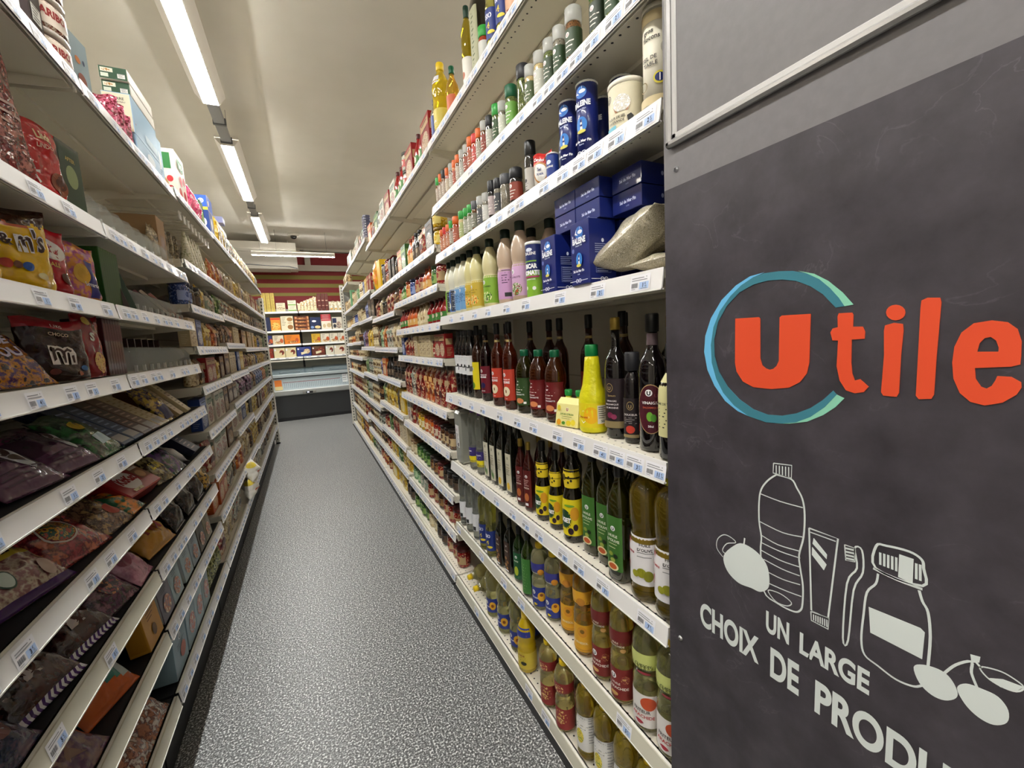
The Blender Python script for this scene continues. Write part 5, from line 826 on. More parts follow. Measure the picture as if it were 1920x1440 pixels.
fr1 = pet2(.033, .25, 'dccc80', '8a2a28', '8e2c2a', [('a', .0, .16, .018, .014, ['d8b060', '8e2c2a', 'e8c880'], 90)], [('a', .004, .06, .022, .026, ['d8b060', '8e2c2a', 'e8c880'], 80), ('l', -.02, .02, .024, .03, 2, 'f0e0d0')])
R1(fr1, 7, .675, 1.205, 'red-labelled frying oil bottle on the base shelf, farther of two', turn=-.4); R1(fr1, 7, .672, 1.098, 'red-labelled frying oil bottle on the base shelf, nearer of two', turn=-.4)
col = bottle('oil_bottle', 'tallpet', .034, .262, oil('d4bc40'), YCAP, .9, .44, labels=[(.14, .60, 2.0, 'e4e2de', [('t', 'HUILE DE', .0, .145, .009, '3a3a3a'), ('t', 'COLZA', .0, .130, .011, '3a3a3a', 1, .04), ('l', -.02, .02, .112, .122, 2, '8a8a8a'), ('a', -.008, .085, .014, .024, ['c8b030', 'e8d85a', '6a8a2a'], 110), ('l', .022, .04, .07, .15, 10, '9a9a9a')])])
for y, l in ((.985, 'farthest'), (.895, 'middle'), (.805, 'nearest')): R1(col, 7, .682, y, f'rapeseed oil bottle with white label on the base shelf, {l} of three', turn=-.4)
R1(col, 7, .682, .715, 'rapeseed oil bottle with white label half hidden by the panel', turn=-.4)

for p, x, ys_, sh, l in ((tyl, .785, (1.135, 1.05), 6, 'golden-labelled oil bottle in the second row'), (fri, .78, (.75, .67), 6, 'pale green necked oil bottle in the second row'), (cw, .775, (2.1, 2.01, 1.93), 6, 'clear vinegar bottle in the second row of oil shelf'),
        (bare, .785, (1.77, 1.65, 1.53), 7, 'sunflower oil bottle in the second row of base shelf'), (fr1, .765, (1.22, 1.12, 1.03), 7, 'frying oil bottle in the second row of base shelf'), (col, .765, (.93, .84, .75), 7, 'rapeseed oil bottle in the second row of base shelf'),
        (hu, .80, (.96, .88), 5, 'green-labelled olive oil bottle in the second row'), (olv, .79, (1.75, 1.67, 1.58), 5, 'cream-labelled black oil bottle in the second row'), (pug(.030, .285), .80, (1.17, 1.07), 5, 'yellow-labelled dark bottle in the second row'),
        (cid, .80, (1.66,), 4, 'amber vinegar bottle in the second row of vinegar shelf'), (wpet, .80, (2.05, 1.97), 4, 'black plastic vinegar bottle in the second row'), (sc1, .79, (1.03, .96), 2, 'blue salt canister in the second row')):
    for y in ys_: R1(p, sh, x, y, l, group=l)
from mathutils import Euler

# ------------------------------------------------------------------ sweets side, the two near bays
LT = [z + .045 for z in ZL]
def L1(prod, sh, x, y, label, cat='bag', group=None, turn=0., tilt=0., lift=0., roll=0.):
    """x: distance of the front from the rail inwards"""
    soft = cat == 'bag' and sh >= 4 and tilt < -.3; sc3 = (1.0, 1.15, 1.06) if soft else (1, 1, 1)
    rot = Euler((tilt, roll, LEFT + turn)).to_matrix(); mx = mz = -9; mn = 9
    for pn, me, *sub in prod[1][:1]:
        for v in me.vertices:
            q = rot @ Vector((v.co.x * sc3[0], v.co.y * sc3[1], v.co.z * sc3[2])); mx = max(mx, q.x); mn = min(mn, q.z); mz = max(mz, q.z)
    if sh == 0 and y > 2.565: lift += .025 if y < 3.465 else .035
    px = -.484 - x; px = min(px, -.4965 - mx)          # behind the rail
    if tilt < -.3: px = -.4975 - mx - (max(0, x - .05))
    o = place(prod, (px, y, LT[sh] + lift + .0008 - (mn if abs(tilt) + abs(roll) > .01 else 0)), (tilt, roll, LEFT + turn), label, cat, group)
    o.scale = sc3; return o
def F(*c, s=45, seed=0.): return filmart(list(c), s, seed)
# top shelf
tubH = bottle('candy_tub', 'jar', .085, .085, art(['5a1a1a', '8a5a4a', 'c8b8a8', '3a1414'], 70, .2, 1.), mat('d8cfc4', .2, alpha=.8), .86, 1.02, n=30, labels=[(.1, .8, 1.3, 'd8cabb', [('t', 'HARIBO', 0, .030, .026, '8a1c1c', .9, .05), ('e', .06, .04, .02, .018, '9a5a4a')])])
for k in range(4):
    for y, n in ((1.62, 'stack'),): L1(tubH, 0, .09, y, ['bottom', 'second', 'third', 'topmost'][k] + ' round candy tub of the stack on the top shelf', 'tub', lift=.0875 * k, turn=-.5)
L1(carton('snack_box', .06, .09, .19, mat('2a1c1c', .4), [('r', -.02, .02, .05, .09, 'e8e8e4'), ('l', -.015, .015, .055, .085, 5, '333333')], [('r', -.03, .03, .05, .10, 'e8e8e4')]), 0, .07, 1.50, 'dark box with white label beside the candy tubs', 'box')
L1(carton('snack_box', .10, .05, .20, mat('8fa4ac', .45), [('e', -.01, .13, .014, .01, 'c8783a'), ('e', .02, .135, .006, .008, '2a3a5a'), ('e', 0, .075, .022, .02, '8a4a3a'), ('e', .015, .05, .014, .012, 'd8c03a')], [('r', -.024, .024, .005, .195, 'ddd8c8'), ('l', -.015, .015, .03, .17, 14, '9aa8a0')]), 0, .07, 1.80, 'grey-blue fruit snack box on the top shelf', 'box', turn=-.1)
L1(carton('snack_box', .08, .05, .17, mat('d8b04a', .45), [('e', 0, .05, .006, .02, '2a2a20')], [('l', -.02, .02, .04, .12, 5, 'f2dca0')]), 0, .11, 1.90, 'yellow sweets box behind the grey-blue one', 'box')
gb = carton('biscuit_box', .28, .082, .044, mat('e8e6dc', .45), [('r', -.138, .138, .003, .041, 'f0eee4')], [('r', -.040, .040, .001, .043, '1f4a2c'), ('r', -.036, .0, .024, .038, 'e8e2d0'), ('a', -.02, .031, .012, .005, ['b8843a', 'e8e2d0'], 200), ('r', -.036, -.014, .006, .019, 'd8e0d0'), ('r', .012, .034, .006, .021, 'f0f0ec'), ('l', .015, .032, .009, .019, 5, '2a2a2a')])
L1(gb, 0, .05, 2.275, 'flat green and white biscuit box, topmost of the stack on the top shelf', 'box', lift=.258); L1(gb, 0, .05, 2.285, 'flat green and white biscuit box second from top of its stack', 'box', lift=.213)
bgb = carton('gingerbread_box', .30, .084, .138, mat('9fc4e0', .4), [('r', -.02, .13, .02, .05, 'c8e0f0')], [('r', -.040, .040, .003, .135, 'e6e0c8'), ('t', 'BEURRE', .0, .112, .013, '3a3a34'), ('t', 'DE TOURTEAU', .0, .102, .0075, '55554a'), ('e', 0, .055, .02, .026, '8a8a7a', .94), ('e', -.014, .072, .004, .003, '1a1a1a')])
L1(bgb, 0, .05, 2.28, 'beige and pale blue box under the two flat green boxes', 'box', lift=.074)
L1(carton('chocolate_box', .30, .082, .073, mat('8fb4d0', .4), [('e', .02, .036, .05, .02, 'd8e4ec')], [('e', 0, .036, .025, .02, 'd8e4ec')]), 0, .05, 2.28, 'pale blue box at the bottom of the beige and green stack', 'box')
for k, (y, c) in enumerate(((2.05, 'a02a34'), (2.10, 'b83a2a'), (2.15, 'b02a6a'), (2.20, 'c03a8a'))):
    L1(bag('candy_sachet', .07, .12, .034, F(c, 'd86a8a', '6a1420', s=60, seed=k), seed=k), 0, .035, y - .09 + .01 * k, ['dark red', 'orange-red', 'magenta', 'pink'][k] + ' candy sachet leaning on the top shelf', 'sachet', turn=-1.2)
L1(bag('candy_bag', .14, .17, .05, F('c8b070', 'e8d8a0', 'a8803a'), seed=8), 0, .12, 2.03, 'golden candy bag beside the yellow box on top shelf', tilt=-.15)
for k in range(3): L1(carton('chocolate_box', .12, .08, .20 - .03 * k, mat(['8fb8d8', '7aa8cc', 'a8c8e0'][k], .4), [('e', 0, .1, .03, .04, 'e0e8ee'), ('l', -.03, .03, .03, .06, 4, '2a4a6a')]), 0, .06 + .02 * k, 2.46 + .10 * k, ['large', 'medium', 'small'][k] + ' pale blue chocolate box on the top shelf', 'box')
for k in range(4): L1(carton('wafer_box', .14, .11, .024, mat('e8e0cc', .45), [('r', -.06, .06, .004, .02, 'c8a060')]), 0, .12, 2.74, ['bottom', 'second', 'third', 'topmost'][k] + ' flat cream wafer box before the berry box', 'box', lift=.026 * k)
brb = carton('cereal_box', .19, .06, .27, mat('efe9dc', .4), [('e', -.05, .06, .03, .028, 'c02a2a'), ('e', .04, .07, .028, .026, 'b8242c'), ('e', -.02, .13, .03, .026, 'c83038'), ('e', .05, .15, .024, .022, 'b8242c'), ('r', -.06, .05, .19, .24, '2a7a3c'), ('t', 'BIO', 0, .2, .035, 'ffffff')], [('r', -.025, .01, .17, .25, '2a7a3c'), ('e', .0, .12, .014, .016, 'c83038'), ('e', .0, .07, .014, .016, 'c83038'), ('e', .0, .03, .016, .016, 'b8242c')])
L1(brb, 0, .06, 2.92, 'white box with red berries and green badge on the top shelf', 'box')
for k, y in enumerate((3.09, 3.2, 3.31)): L1(bag('candy_bag', .105, .19, .06, F('d02a6a', 'e85a8a', 'b81c50', s=30, seed=k), seed=20 + k, front=[('t', 'fruit', 0, .1, .03, 'f8dce8')]), 0, .04, y, 'bright pink bag on the top shelf, ' + ['first', 'second', 'third'][k] + ' of three past the berry box')
L1(carton('biscuit_box', .10, .08, .19, mat('2f5a24', .45), [('e', 0, .1, .03, .04, 'a8c070')]), 0, .08, 3.48, 'green box with pale oval behind the pink bags', 'box')
L1(carton('rice_box', .18, .07, .30, mat('e0c23a', .4), [('r', -.09, .09, .2, .3, '2a5ac0'), ('e', -.05, .25, .02, .02, 'f2f2f2')], [('r', -.034, .034, .22, .299, '2a5ac0'), ('e', 0, .262, .016, .016, 'ffffff'), ('t', 'U', 0, .252, .026, '2a4aa0'), ('r', -.034, .034, .18, .2, '3a8a3a'), ('t', '10', 0, .12, .04, '1a1a1a'), ('r', -.034, .034, .0, .08, 'b0bc50')]), 0, .07, 3.78, 'tall blue and yellow box with white round logo on top shelf', 'box')
L1(carton('rice_box', .14, .07, .16, mat('20408a', .4), [('e', 0, .08, .03, .04, 'e8e8f4')], [('e', 0, .08, .02, .03, 'e8e8f4')]), 0, .05, 3.62, 'dark blue box in front of the tall blue and yellow box', 'box')
# shelf A
CLR = mat('e8ddd8', .1, alpha=.35)
for k, (y, s_) in enumerate(((1.22, 0), (1.33, 1))): L1(bag('chocolate_bag', .115, .33, .08, F('6a1414', '8a2420', '3a0c0c', 'b8746a', s=28, seed=k), stand=True, tail=.5, seed=30 + k, front=[('l', -.04, .04, .12, .18, 4, 'd8b8b0')]), 1, .06, y, ['dark red tall film bag at the frame edge', 'dark red tall film bag next to the red pouch'][k])
lin_ = bag('chocolate_pouch', .15, .18, .07, film('b3161c'), stand=True, tail=.35, seed=33, front=[('t', 'Lindt', .01, .135, .026, 'e8c8a0', .9, .03, ), ('t', 'LINDOR', .01, .115, .014, 'e8b8a8'), ('e', .03, .04, .03, .026, '7a3a1c'), ('e', .035, .045, .018, .016, '4a2010')] + [('p', [(-.05 + .02 * math.cos(a), .05 + .03 * math.sin(a)), (-.05 + .004 * math.cos(a + 1.2), .05 + .004 * math.sin(a + 1.2)), (-.05 + .02 * math.cos(a + .25), .05 + .03 * math.sin(a + .25))], 'f0e4e0') for a in (0, 1.05, 2.1, 3.15, 4.2, 5.25)])
L1(lin_, 1, .05, 1.43, 'red chocolate pouch with white snowflake print', 'pouch', turn=-.25)
L1(carton('chocolate_box', .10, .075, .185, mat('142a1c', .3, coat=.5), [('r', -.045, .045, .01, .175, '1c3a24'), ('e', 0, .1, .025, .03, '8a9a6a'), ('t', 'AFTER', 0, .14, .014, 'c8b060')]), 1, .07, 1.575, 'dark green chocolate box beside the red pouch', 'box', turn=-.1)
def divider(h, d):
    m = MB(); pts = [(0, 0), (0, h * .55), (.012, h * .8), (.05, h), (d, h), (d, 0)]; n = len(pts)
    m.add([(-.001, y, z) for y, z in pts] + [(.001, y, z) for y, z in pts], [tuple(range(n)), tuple(range(2 * n - 1, n - 1, -1))] + [(i, (i + 1) % n, n + (i + 1) % n, n + i) for i in range(n)], CLEAR)
    m.box(-.004, .004, -.002, .006, -.0, .022, mat('e2e2dc', .2, alpha=.6)); return ('shelf_divider', [('panel', m.mesh('shelf_divider'))])
dv = divider(.105, .33); dv2 = divider(.085, .33)
for k in range(9): L1(dv, 1, .02, 1.68 + .095 * k, 'clear plastic divider on the mostly empty second sweets shelf', 'shelf divider', 'dividers on the second sweets shelf')
for k in range(9): L1(dv2, 2, .012, 1.86 + .072 * k, 'clear plastic divider on the third sweets shelf past the green bars', 'shelf divider', 'dividers on the third sweets shelf')
for k in range(10): L1(dv2, 3, .012, 1.76 + .078 * k, 'clear plastic divider on the fourth sweets shelf past the dark red bars', 'shelf divider', 'dividers on the fourth sweets shelf')
L1(carton('brown_carton', .12, .2, .24, mat('9a7a54', .6), [('r', -.03, .03, .06, .16, '7a5c3a')]), 1, .16, 2.50, 'plain brown carton at the back of the divider shelf', 'box')
L1(bag('baking_bag', .11, .19, .04, F('d8ccb0', 'b8a888', '7a6a50'), seed=41, front=[('t', 'BIO', 0, .12, .028, '3a3428'), ('e', 0, .05, .014, .012, 'c8a84a')]), 1, .08, 2.42, 'beige organic baking bag beside the brown carton')
# shelf B
YL = film('e8b80e'); BR = film('3a1c0e'); 
mm = lambda u, v: BR if v > .80 + .02 * math.sin(40 * u) else None
def mms(name_, col, zn, seed, extra=()): return bag(name_, .19, .175, .075, col, zones=zn, stand=True, tail=.42, seed=seed, nu=24, nv=30, front=[('t', 'm', -.046, .088, .072, 'f6f2ea', .9, .06), ('t', 'm', -.046, .0885, .070, '3a1a0c', .9, .02), ('t', '&', -.006, .092, .036, 'f6f2ea', 1, .06), ('t', '&', -.006, .0925, .034, '3a1a0c', 1, .02), ('t', "m's", .042, .084, .066, 'f6f2ea', .72, .06), ('t', "m's", .042, .0845, .064, '3a1a0c', .72, .02), *extra])
mmb = mms('candy_pouch', YL, lambda u, v: (BR if v > .80 + .02 * math.sin(40 * u) else (film('c8603a') if v > .77 and abs(u - .5) < .25 else None)), 51, [('e', -.02, .05, .012, .010, 'c0402a'), ('e', .02, .048, .012, .010, '2a5aa8'), ('e', .0, .05, .009, .008, '6a3a1c'), ('e', .05, .03, .012, .008, 'e8d8a0')])
L1(mmb, 2, .05, 1.27, 'big yellow candy pouch with brown top and bold lettering', 'pouch', turn=-.5); L1(mmb, 2, .06, 1.075, 'yellow candy pouch cut by the frame edge', 'pouch', turn=-.5)
kb = bag('chocolate_pouch', .12, .16, .055, film('b01420'), stand=True, tail=.45, seed=52, front=[('e', 0, .105, .048, .024, 'f2eeea'), ('t', 'KitKat', 0, .097, .026, 'b01420', .9, .04), ('t', 'BALL', 0, .065, .014, 'e8c060'), ('r', -.03, -.01, .03, .055, 'f4f4f0'), ('e', .025, .04, .014, .014, '5a2a12')])
L1(kb, 2, .05, 1.39, 'red chocolate-ball pouch with white oval, nearer of two', 'pouch', turn=-.35); L1(kb, 2, .115, 1.45, 'red chocolate-ball pouch with white oval, farther of two', 'pouch', turn=-.3)
L1(bag('candy_bag', .11, .15, .05, F('8a3a8a', 'b0508a', 'd88a3a', s=26), stand=True, tail=.45, seed=54, front=[('r', .0, .03, .01, .11, '2a2a7a'), ('e', -.015, .07, .022, .026, 'd8a83a'), ('t', 'Smarties', .015, .04, .016, 'f4f4fa')]), 2, .045, 1.55, 'purple candy bag with yellow oval beside the green chocolate bars', turn=-.3)
gbar = carton('chocolate_bar', .085, .014, .17, mat('2a5a1c', .35, coat=.3), [('t', 'U', 0, .12, .02, 'e8e8d0'), ('l', -.02, .02, .07, .09, 3, 'b8c8a0')], [('r', -.006, .006, .01, .16, '244e18')])
for k in range(8): L1(gbar, 2, .06, 1.665 + .0165 * k, 'upright dark green chocolate bar in a packed row', 'chocolate bar', 'green chocolate bars packed upright', turn=PI / 2 * .0 - .1, tilt=-.12) if False else L1(gbar, 2, .07, 1.66 + .0165 * k, 'upright dark green chocolate bar in a packed row', 'chocolate bar', 'green chocolate bars packed upright', turn=PI / 2 - .08, roll=.0)
for k, (y, c) in enumerate(((1.815, '3a2a1c'), (1.88, '2f4a30'))): L1(carton('chocolate_bar', .09, .02, .17, mat(c, .35, coat=.3), [('e', 0, .12, .014, .016, 'c8c0a8'), ('r', -.03, .03, .06, .09, 'd8d0b8'), ('e', 0, .03, .03, .024, '6a3a20')]), 2, .035, y, ['brown', 'green-brown'][k] + ' chocolate bar with pale oval leaning past the green row', 'chocolate bar', turn=.35, tilt=-.25)
for k in range(6): L1(carton('chocolate_bar', .10, .012, .15, mat(['c8b8a8', '9a5a5a', 'd8ccb8', 'b07a70', 'c8b088', 'e0d4b8'][k], .4), [('l', -.03, .03, .05, .11, 4, '7a3a34')]), 2, .04 + .03 * (k % 3), 2.34 + .115 * (k // 3), OR[k] + ' of six pale slanted bars at the far end of the third sweets shelf', 'chocolate bar', turn=.3, tilt=-.7)
# shelf C
L1(bag('candy_bag', .16, .19, .055, F('2a1440', '4a2a5a', 'c8801c', '1a0c2a', s=24), seed=61, front=[('t', 'TUBE', .01, .10, .028, 'e8e0f0', 1, .04), ('t', 'FOU', .015, .065, .034, 'e8e0f0', 1, .04)]), 3, .03, 1.20, 'dark purple candy bag with white lettering at frame edge', turn=-.4, tilt=-.7)
L1(bag('candy_bag', .16, .16, .06, F('c89a2a', '8a6a1c', '5a4420', s=24), seed=62), 3, .24, 1.16, 'golden bag behind the purple lettered bag', tilt=-.3)
brm = bag('candy_pouch', .155, .15, .06, film('2c140c'), zones=lambda u, v: film('a01a24') if v > .84 else None, stand=True, tail=.42, seed=63, nu=24, front=[('t', 'm', .0, .045, .080, 'efe6e0', 1.05, .05), ('t', 'm', .0, .0455, .077, '3a1a10', 1.05, .0), ('e', .05, .03, .009, .007, '3a6aa0'), ('e', .03, .018, .008, .006, 'b05a30'), ('e', -.03, .025, .009, .007, '6a2a1a'), ('t', 'CHOCO', 0, .110, .011, 'd8c0a0'), ('t', '1,1KG', 0, .130, .01, 'f0d8d0')])
L1(brm, 3, .04, 1.375, 'brown candy pouch with red top and outlined letter m', 'pouch', turn=-.45)
L1(bag('candy_bag', .10, .17, .04, F('b01820', '8a1018', s=20), stand=True, tail=.45, seed=64, front=[('t', 'S', .0, .1, .03, 'f4f0e8', 1, .05), ('a', .01, .04, .025, .03, ['c8963a', 'e0b860', 'a01820'], 90), ('e', -.01, .15, .014, .01, 'e0c060')]), 3, .045, 1.53, 'narrow red candy bag with sweets picture', turn=-.2)
dbar = carton('chocolate_bar', .09, .015, .165, mat('3c0f10', .35, coat=.4), [('t', 'COTE', 0, .13, .012, '9a5a3a'), ('l', -.02, .02, .03, .05, 3, '8a3a3a')], [('r', -.006, .006, .1, .15, '5a1c1c')])
for k in range(7): L1(dbar, 3, .07, 1.595 + .0185 * k, 'upright dark red chocolate bar in a packed row', 'chocolate bar', 'dark red chocolate bars packed upright', turn=PI / 2 - .08)
for k in range(9): L1(carton('chocolate_bar', .09, .010, .12, mat('3a2420', .45), [('l', -.02, .02, .04, .08, 3, '6a4a40')]), 3, .15, 1.80 + .075 * k, 'brown bar standing between the clear dividers', 'chocolate bar', 'brown bars between the dividers', turn=PI / 2)
for k, y in enumerate((2.40, 2.50)): L1(carton('dark_box', .08, .08, .13, mat('b8b09a', .6), [('r', -.02, .02, .05, .08, '2a2a26')]), 3, .2, y, ['nearer', 'farther'][k] + ' grey-beige box with black mark behind the dividers', 'box')
# shelf D
PU = film('3c1f33')
def pch(seed): return bag('chocolate_bag', .17, .17, .05, PU, zones=lambda u, v: (film('5a3450') if v < .34 + .03 * math.sin(3 * u) else (film('6a2a50') if .72 < v < .9 else None)), seed=seed, front=[('e', .035, .075, .024, .034, 'c8ccd0'), ('e', .033, .10, .012, .014, '3a2424'), ('e', .038, .075, .014, .012, '6a5a50'), ('t', 'CHOCO', -.03, .118, .020, '2a1022', .9, .04), ('l', -.06, .06, .02, .045, 3, '46283e')])
L1(pch(71), 4, .03, 1.17, 'purple chocolate bag with white figure, nearer of two', tilt=-1.0, turn=-.15); L1(pch(72), 4, .03, 1.35, 'purple chocolate bag with white figure, farther of two', tilt=-1.0, turn=-.15)
L1(bag('chocolate_bag', .15, .17, .045, F('1f4a24', '2c6a34', '16341a', s=20), seed=73, front=[('r', -.03, .03, .03, .06, 'b8d0d8'), ('e', -.01, .10, .03, .018, 'd8b83a'), ('e', .01, .105, .012, .010, '2a2a20')]), 4, .03, 1.50, 'green sweets bag with yellow and pale blue patches', tilt=-.9)
for (y, w_, c, m2, n_, lab) in ((1.600, .08, '1d2f52', '8a9ab8', 'blue', 'dark blue chocolate bar leaning in a slanted row'), (1.685, .08, '223a5e', '8a9ab8', 'blue', 'dark blue chocolate bar leaning in a slanted row'),
        (1.770, .08, '3a1a14', 'a88a78', 'brown', 'brown chocolate bar leaning in a slanted row after the blue ones'), (1.855, .08, '6a5044', 'c0a898', 'brown', 'brown chocolate bar leaning in a slanted row after the blue ones'),
        (1.925, .05, 'c8b48c', '9a8456', 'cream', 'cream chocolate bar leaning in a slanted row after the brown ones'), (1.980, .05, 'd0be98', '9a8456', 'cream', 'cream chocolate bar leaning in a slanted row after the brown ones')):
    for k in range(4): L1(carton('chocolate_bar', w_, .012, .20, mat(c, .35, coat=.4), [('l', -w_ * .3, w_ * .3, .05, .17, 8, m2), ('r', -w_ * .4, w_ * .4, .01, .04, '9a948e')]), 4, .03 + .023 * k, y, lab, 'chocolate bar', n_ + ' chocolate bars leaning in a row', tilt=-.95)
L1(bag('chocolate_bag', .12, .18, .045, F('8a7030', 'c8a84a', '3a2a4a', s=24), seed=75, front=[('r', -.05, .05, .01, .06, '3a3a5a')]), 4, .06, 2.09, 'gold and purple bag beside the cream bars', tilt=-.7)
for k in range(4): L1(carton('chocolate_bar', .06, .016, .20, mat('a8946a' if k < 2 else 'c8b890', .5), [('l', -.02, .02, .03, .16, 9, '7a6840')]), 4, .05 + .03 * (k % 2), 2.19 + .064 * (k // 1), 'tan nougat bar leaning near the far end of the fifth sweets shelf', 'nougat bar', 'tan bars at the end of the fifth sweets shelf', tilt=-.75)
for k in range(2): L1(carton('orange_box', .09, .08, .11, mat('8a5a20', .5), [('r', -.03, .03, .04, .07, '3a2a14')]), 4, .24, 2.40 + .1 * k, ['first', 'second'][k] + ' amber box at the back of the fifth sweets shelf', 'box')
# shelf E
kk = carton('chocolate_multipack', .20, .055, .115, mat('a3181d', .3, coat=.5), [('e', -.02, .056, .046, .042, 'f0ebe6'), ('t', 'KitKat', -.02, .047, .040, 'a3181d', .8, .05, ), ('t', '6', -.082, .088, .018, 'f2e8e0'), ('r', .035, .092, .035, .095, '8a5a3a'), ('e', .06, .055, .020, .016, 'c89a6a'), ('r', .04, .085, .08, .09, 'e8dccc'), ('r', -.06, -.01, .008, .018, 'd8c8a0'), ('t', 'x6', -.035, .009, .009, '5a2a1a')], bev=.004)
L1(kk, 5, .03, 1.72, 'red chocolate multipack with white oval, front one', 'box', tilt=-.88, turn=-.12)
for k in range(2): L1(kk, 5, .05 + .092 * (k + 1), 1.70 + .012 * (k + 1), f'red chocolate multipack, {OR[k + 1]} from the front of its stack', 'box', tilt=-.88, turn=-.12)
L1(bag('chocolate_bag', .12, .14, .045, F('6a5a3a', '3a2a1c', 'a89a6a', s=26), seed=81, front=[('t', 'LION', 0, .05, .036, 'e0c83a', .8, .05)]), 5, .03, 1.93, 'brown chocolate bag with yellow lettering beside the red multipack', tilt=-.8, turn=-.2)
L1(bag('chocolate_bag', .16, .15, .04, F('3a2a50', '6a4a7a', '2a4a3a', s=22), seed=82), 5, .03, 2.07, 'purple chocolate bag behind the yellow-lettered one', tilt=-.8)
L1(bag('napkin_roll', .08, .20, .06, film('b8b8b4'), seed=83), 5, .04, 2.24, 'grey-white film roll lying on the sixth sweets shelf', tilt=-1.1, turn=.5)
for k in range(3): L1(carton('wafer_box', .10, .03, .20, mat('161a34', .4), [('l', -.03, .03, .02, .18, 10, 'a89a98')]), 5, .04 + .052 * k, 2.36, ['front', 'middle', 'back'][k] + ' one of three dark navy packs with white print, sixth sweets shelf', 'box', tilt=-.85)
pik = bag('candy_bag', .20, .21, .07, F('a89a70', '8a5a5a', 'c8b8a0', '6a3a3a', s=16), zones=lambda u, v: (film('c8b040') if v > .44 else (film('4a2a60') if v < .07 else None)), seed=84, nu=24, front=[('t', 'HARIBO', -.01, .135, .034, 'c03a2a', .9, .06), ('t', 'PIK', .03, .10, .036, '2a1a10', .9, .06), ('e', -.02, .05, .018, .018, '3a5a4a'), ('e', -.02, .05, .015, .015, 'd8e8dc'), ('e', .06, .04, .014, .02, 'c8b0a0')])
L1(pik, 5, .02, 1.11, 'yellow-topped sour candy bag with green round sticker', tilt=-.95, turn=-.25)
L1(bag('candy_bag', .20, .20, .06, F('8a1c24', 'a8343a', '5a1420', 'c86a4a', s=18), seed=85, front=[('e', 0, .08, .045, .04, 'd8ccc0', .9), ('a', 0, .08, .038, .034, ['b8442a', '2a5a4a', 'd8a03a', '6a1c2a'], 60), ('t', 'MIX', -.01, .14, .030, 'e0b8b0', .9, .04)]), 5, .03, 1.30, 'red-purple candy bag with round fruit picture', tilt=-.95, turn=-.2)
L1(bag('candy_bag', .15, .18, .05, F('5a3a30', '8a6a50', '3a2420', 'a8885a', s=22), seed=86, front=[('t', 'PROR', 0, .115, .024, 'c8803a', .9, .04), ('e', .03, .05, .024, .02, 'b84a3a')]), 5, .03, 1.48, 'brown mixed candy bag with orange lettering', tilt=-1.0, turn=-.1)
L1(bag('candy_bag', .10, .12, .04, F('d8542a', 'e88a2a', '2a6a4a', s=20), seed=87), 5, .01, 1.60, 'small orange candy bag poking over the rail', tilt=-1.1)
# shelf F
L1(bag('candy_bag', .14, .19, .055, F('30203a', '1a2440', '5a4050', s=20), seed=91, front=[('e', .02, .08, .035, .04, '6a3a34')]), 6, .03, .935, 'navy and brown candy bag low at the frame edge', tilt=-.85)
def stripe(seed): return bag('chocolate_bag', .165, .18, .055, F('3a1a16', '4a2820', '2a100e', s=16), zones=lambda u, v: ((film('e0dce4') if int(u * 24) % 2 else film('4a2a6a')) if v < .09 else None), seed=seed, nu=24, front=[('e', .0, .10, .030, .045, '5a3226'), ('p', [(-.02, .05), (-.01, .09), (.0, .06), (.012, .09), (.02, .05)], 'd8ccc4'), ('e', .0, .12, .016, .02, '6a4030')])
L1(stripe(92), 6, .02, 1.10, 'brown chocolate bag with purple-white striped hem, nearer of two', tilt=-.95, turn=-.2); L1(stripe(93), 6, .03, 1.275, 'brown chocolate bag with purple-white striped hem, farther of two', tilt=-.95, turn=-.2)
L1(bag('candy_bag', .16, .19, .05, F('3a1c34', '5a2a48', '2a1020', '7a4a5a', s=18), seed=94, front=[('t', 'DRAGIBUS', -.01, .12, .020, 'c8c04a', .8, .05), ('a', .01, .06, .04, .03, ['8a3a4a', '3a2a3a', 'c07a50'], 60)]), 6, .03, 1.43, 'dark purple candy bag with yellow-green lettering', tilt=-.9, turn=-.15)
L1(bag('candy_bag', .13, .19, .05, F('b8748a', 'c88aa0', '9a5a74', s=12), seed=95, front=[('e', -.02, .08, .03, .026, '8a3a50')]), 6, .03, 1.58, 'pale pink candy bag with star corner', tilt=-.8, turn=.05)
tw = bag('chocolate_bag', .19, .14, .07, film('c08a34'), seed=96, nu=24, front=[('t', 'TWIX', .0, .055, .050, '8a2018', .85, .07), ('t', 'TWIX', .0, .0555, .048, 'a82a1c', .85, .02), ('t', '5', .075, .105, .020, 'f0d8a0')])
L1(tw, 6, .02, 1.79, 'golden chocolate multipack with red lettering', 'bag', tilt=-.85, turn=-.15); L1(tw, 6, .18, 1.78, 'golden chocolate multipack behind the front one', tilt=-.8, turn=-.1)
for k in range(6): L1(bag('truffle_bag', .13, .15, .06, F('14100f', '2a201c', '0c0a0a', '4a3c34', s=30, seed=k), seed=100 + k), 6, .03 + .05 * (k % 2), 1.98 + .09 * k, f'crinkled black foil truffle bag, {OR[k]} past the golden multipack', tilt=-.5)
L1(bag('truffle_bag', .12, .12, .05, F('8a6a20', 'c8a040', '3a2a10', s=30), seed=107), 6, .03, 2.50, 'small gold foil bag after the black ones', tilt=-.5)
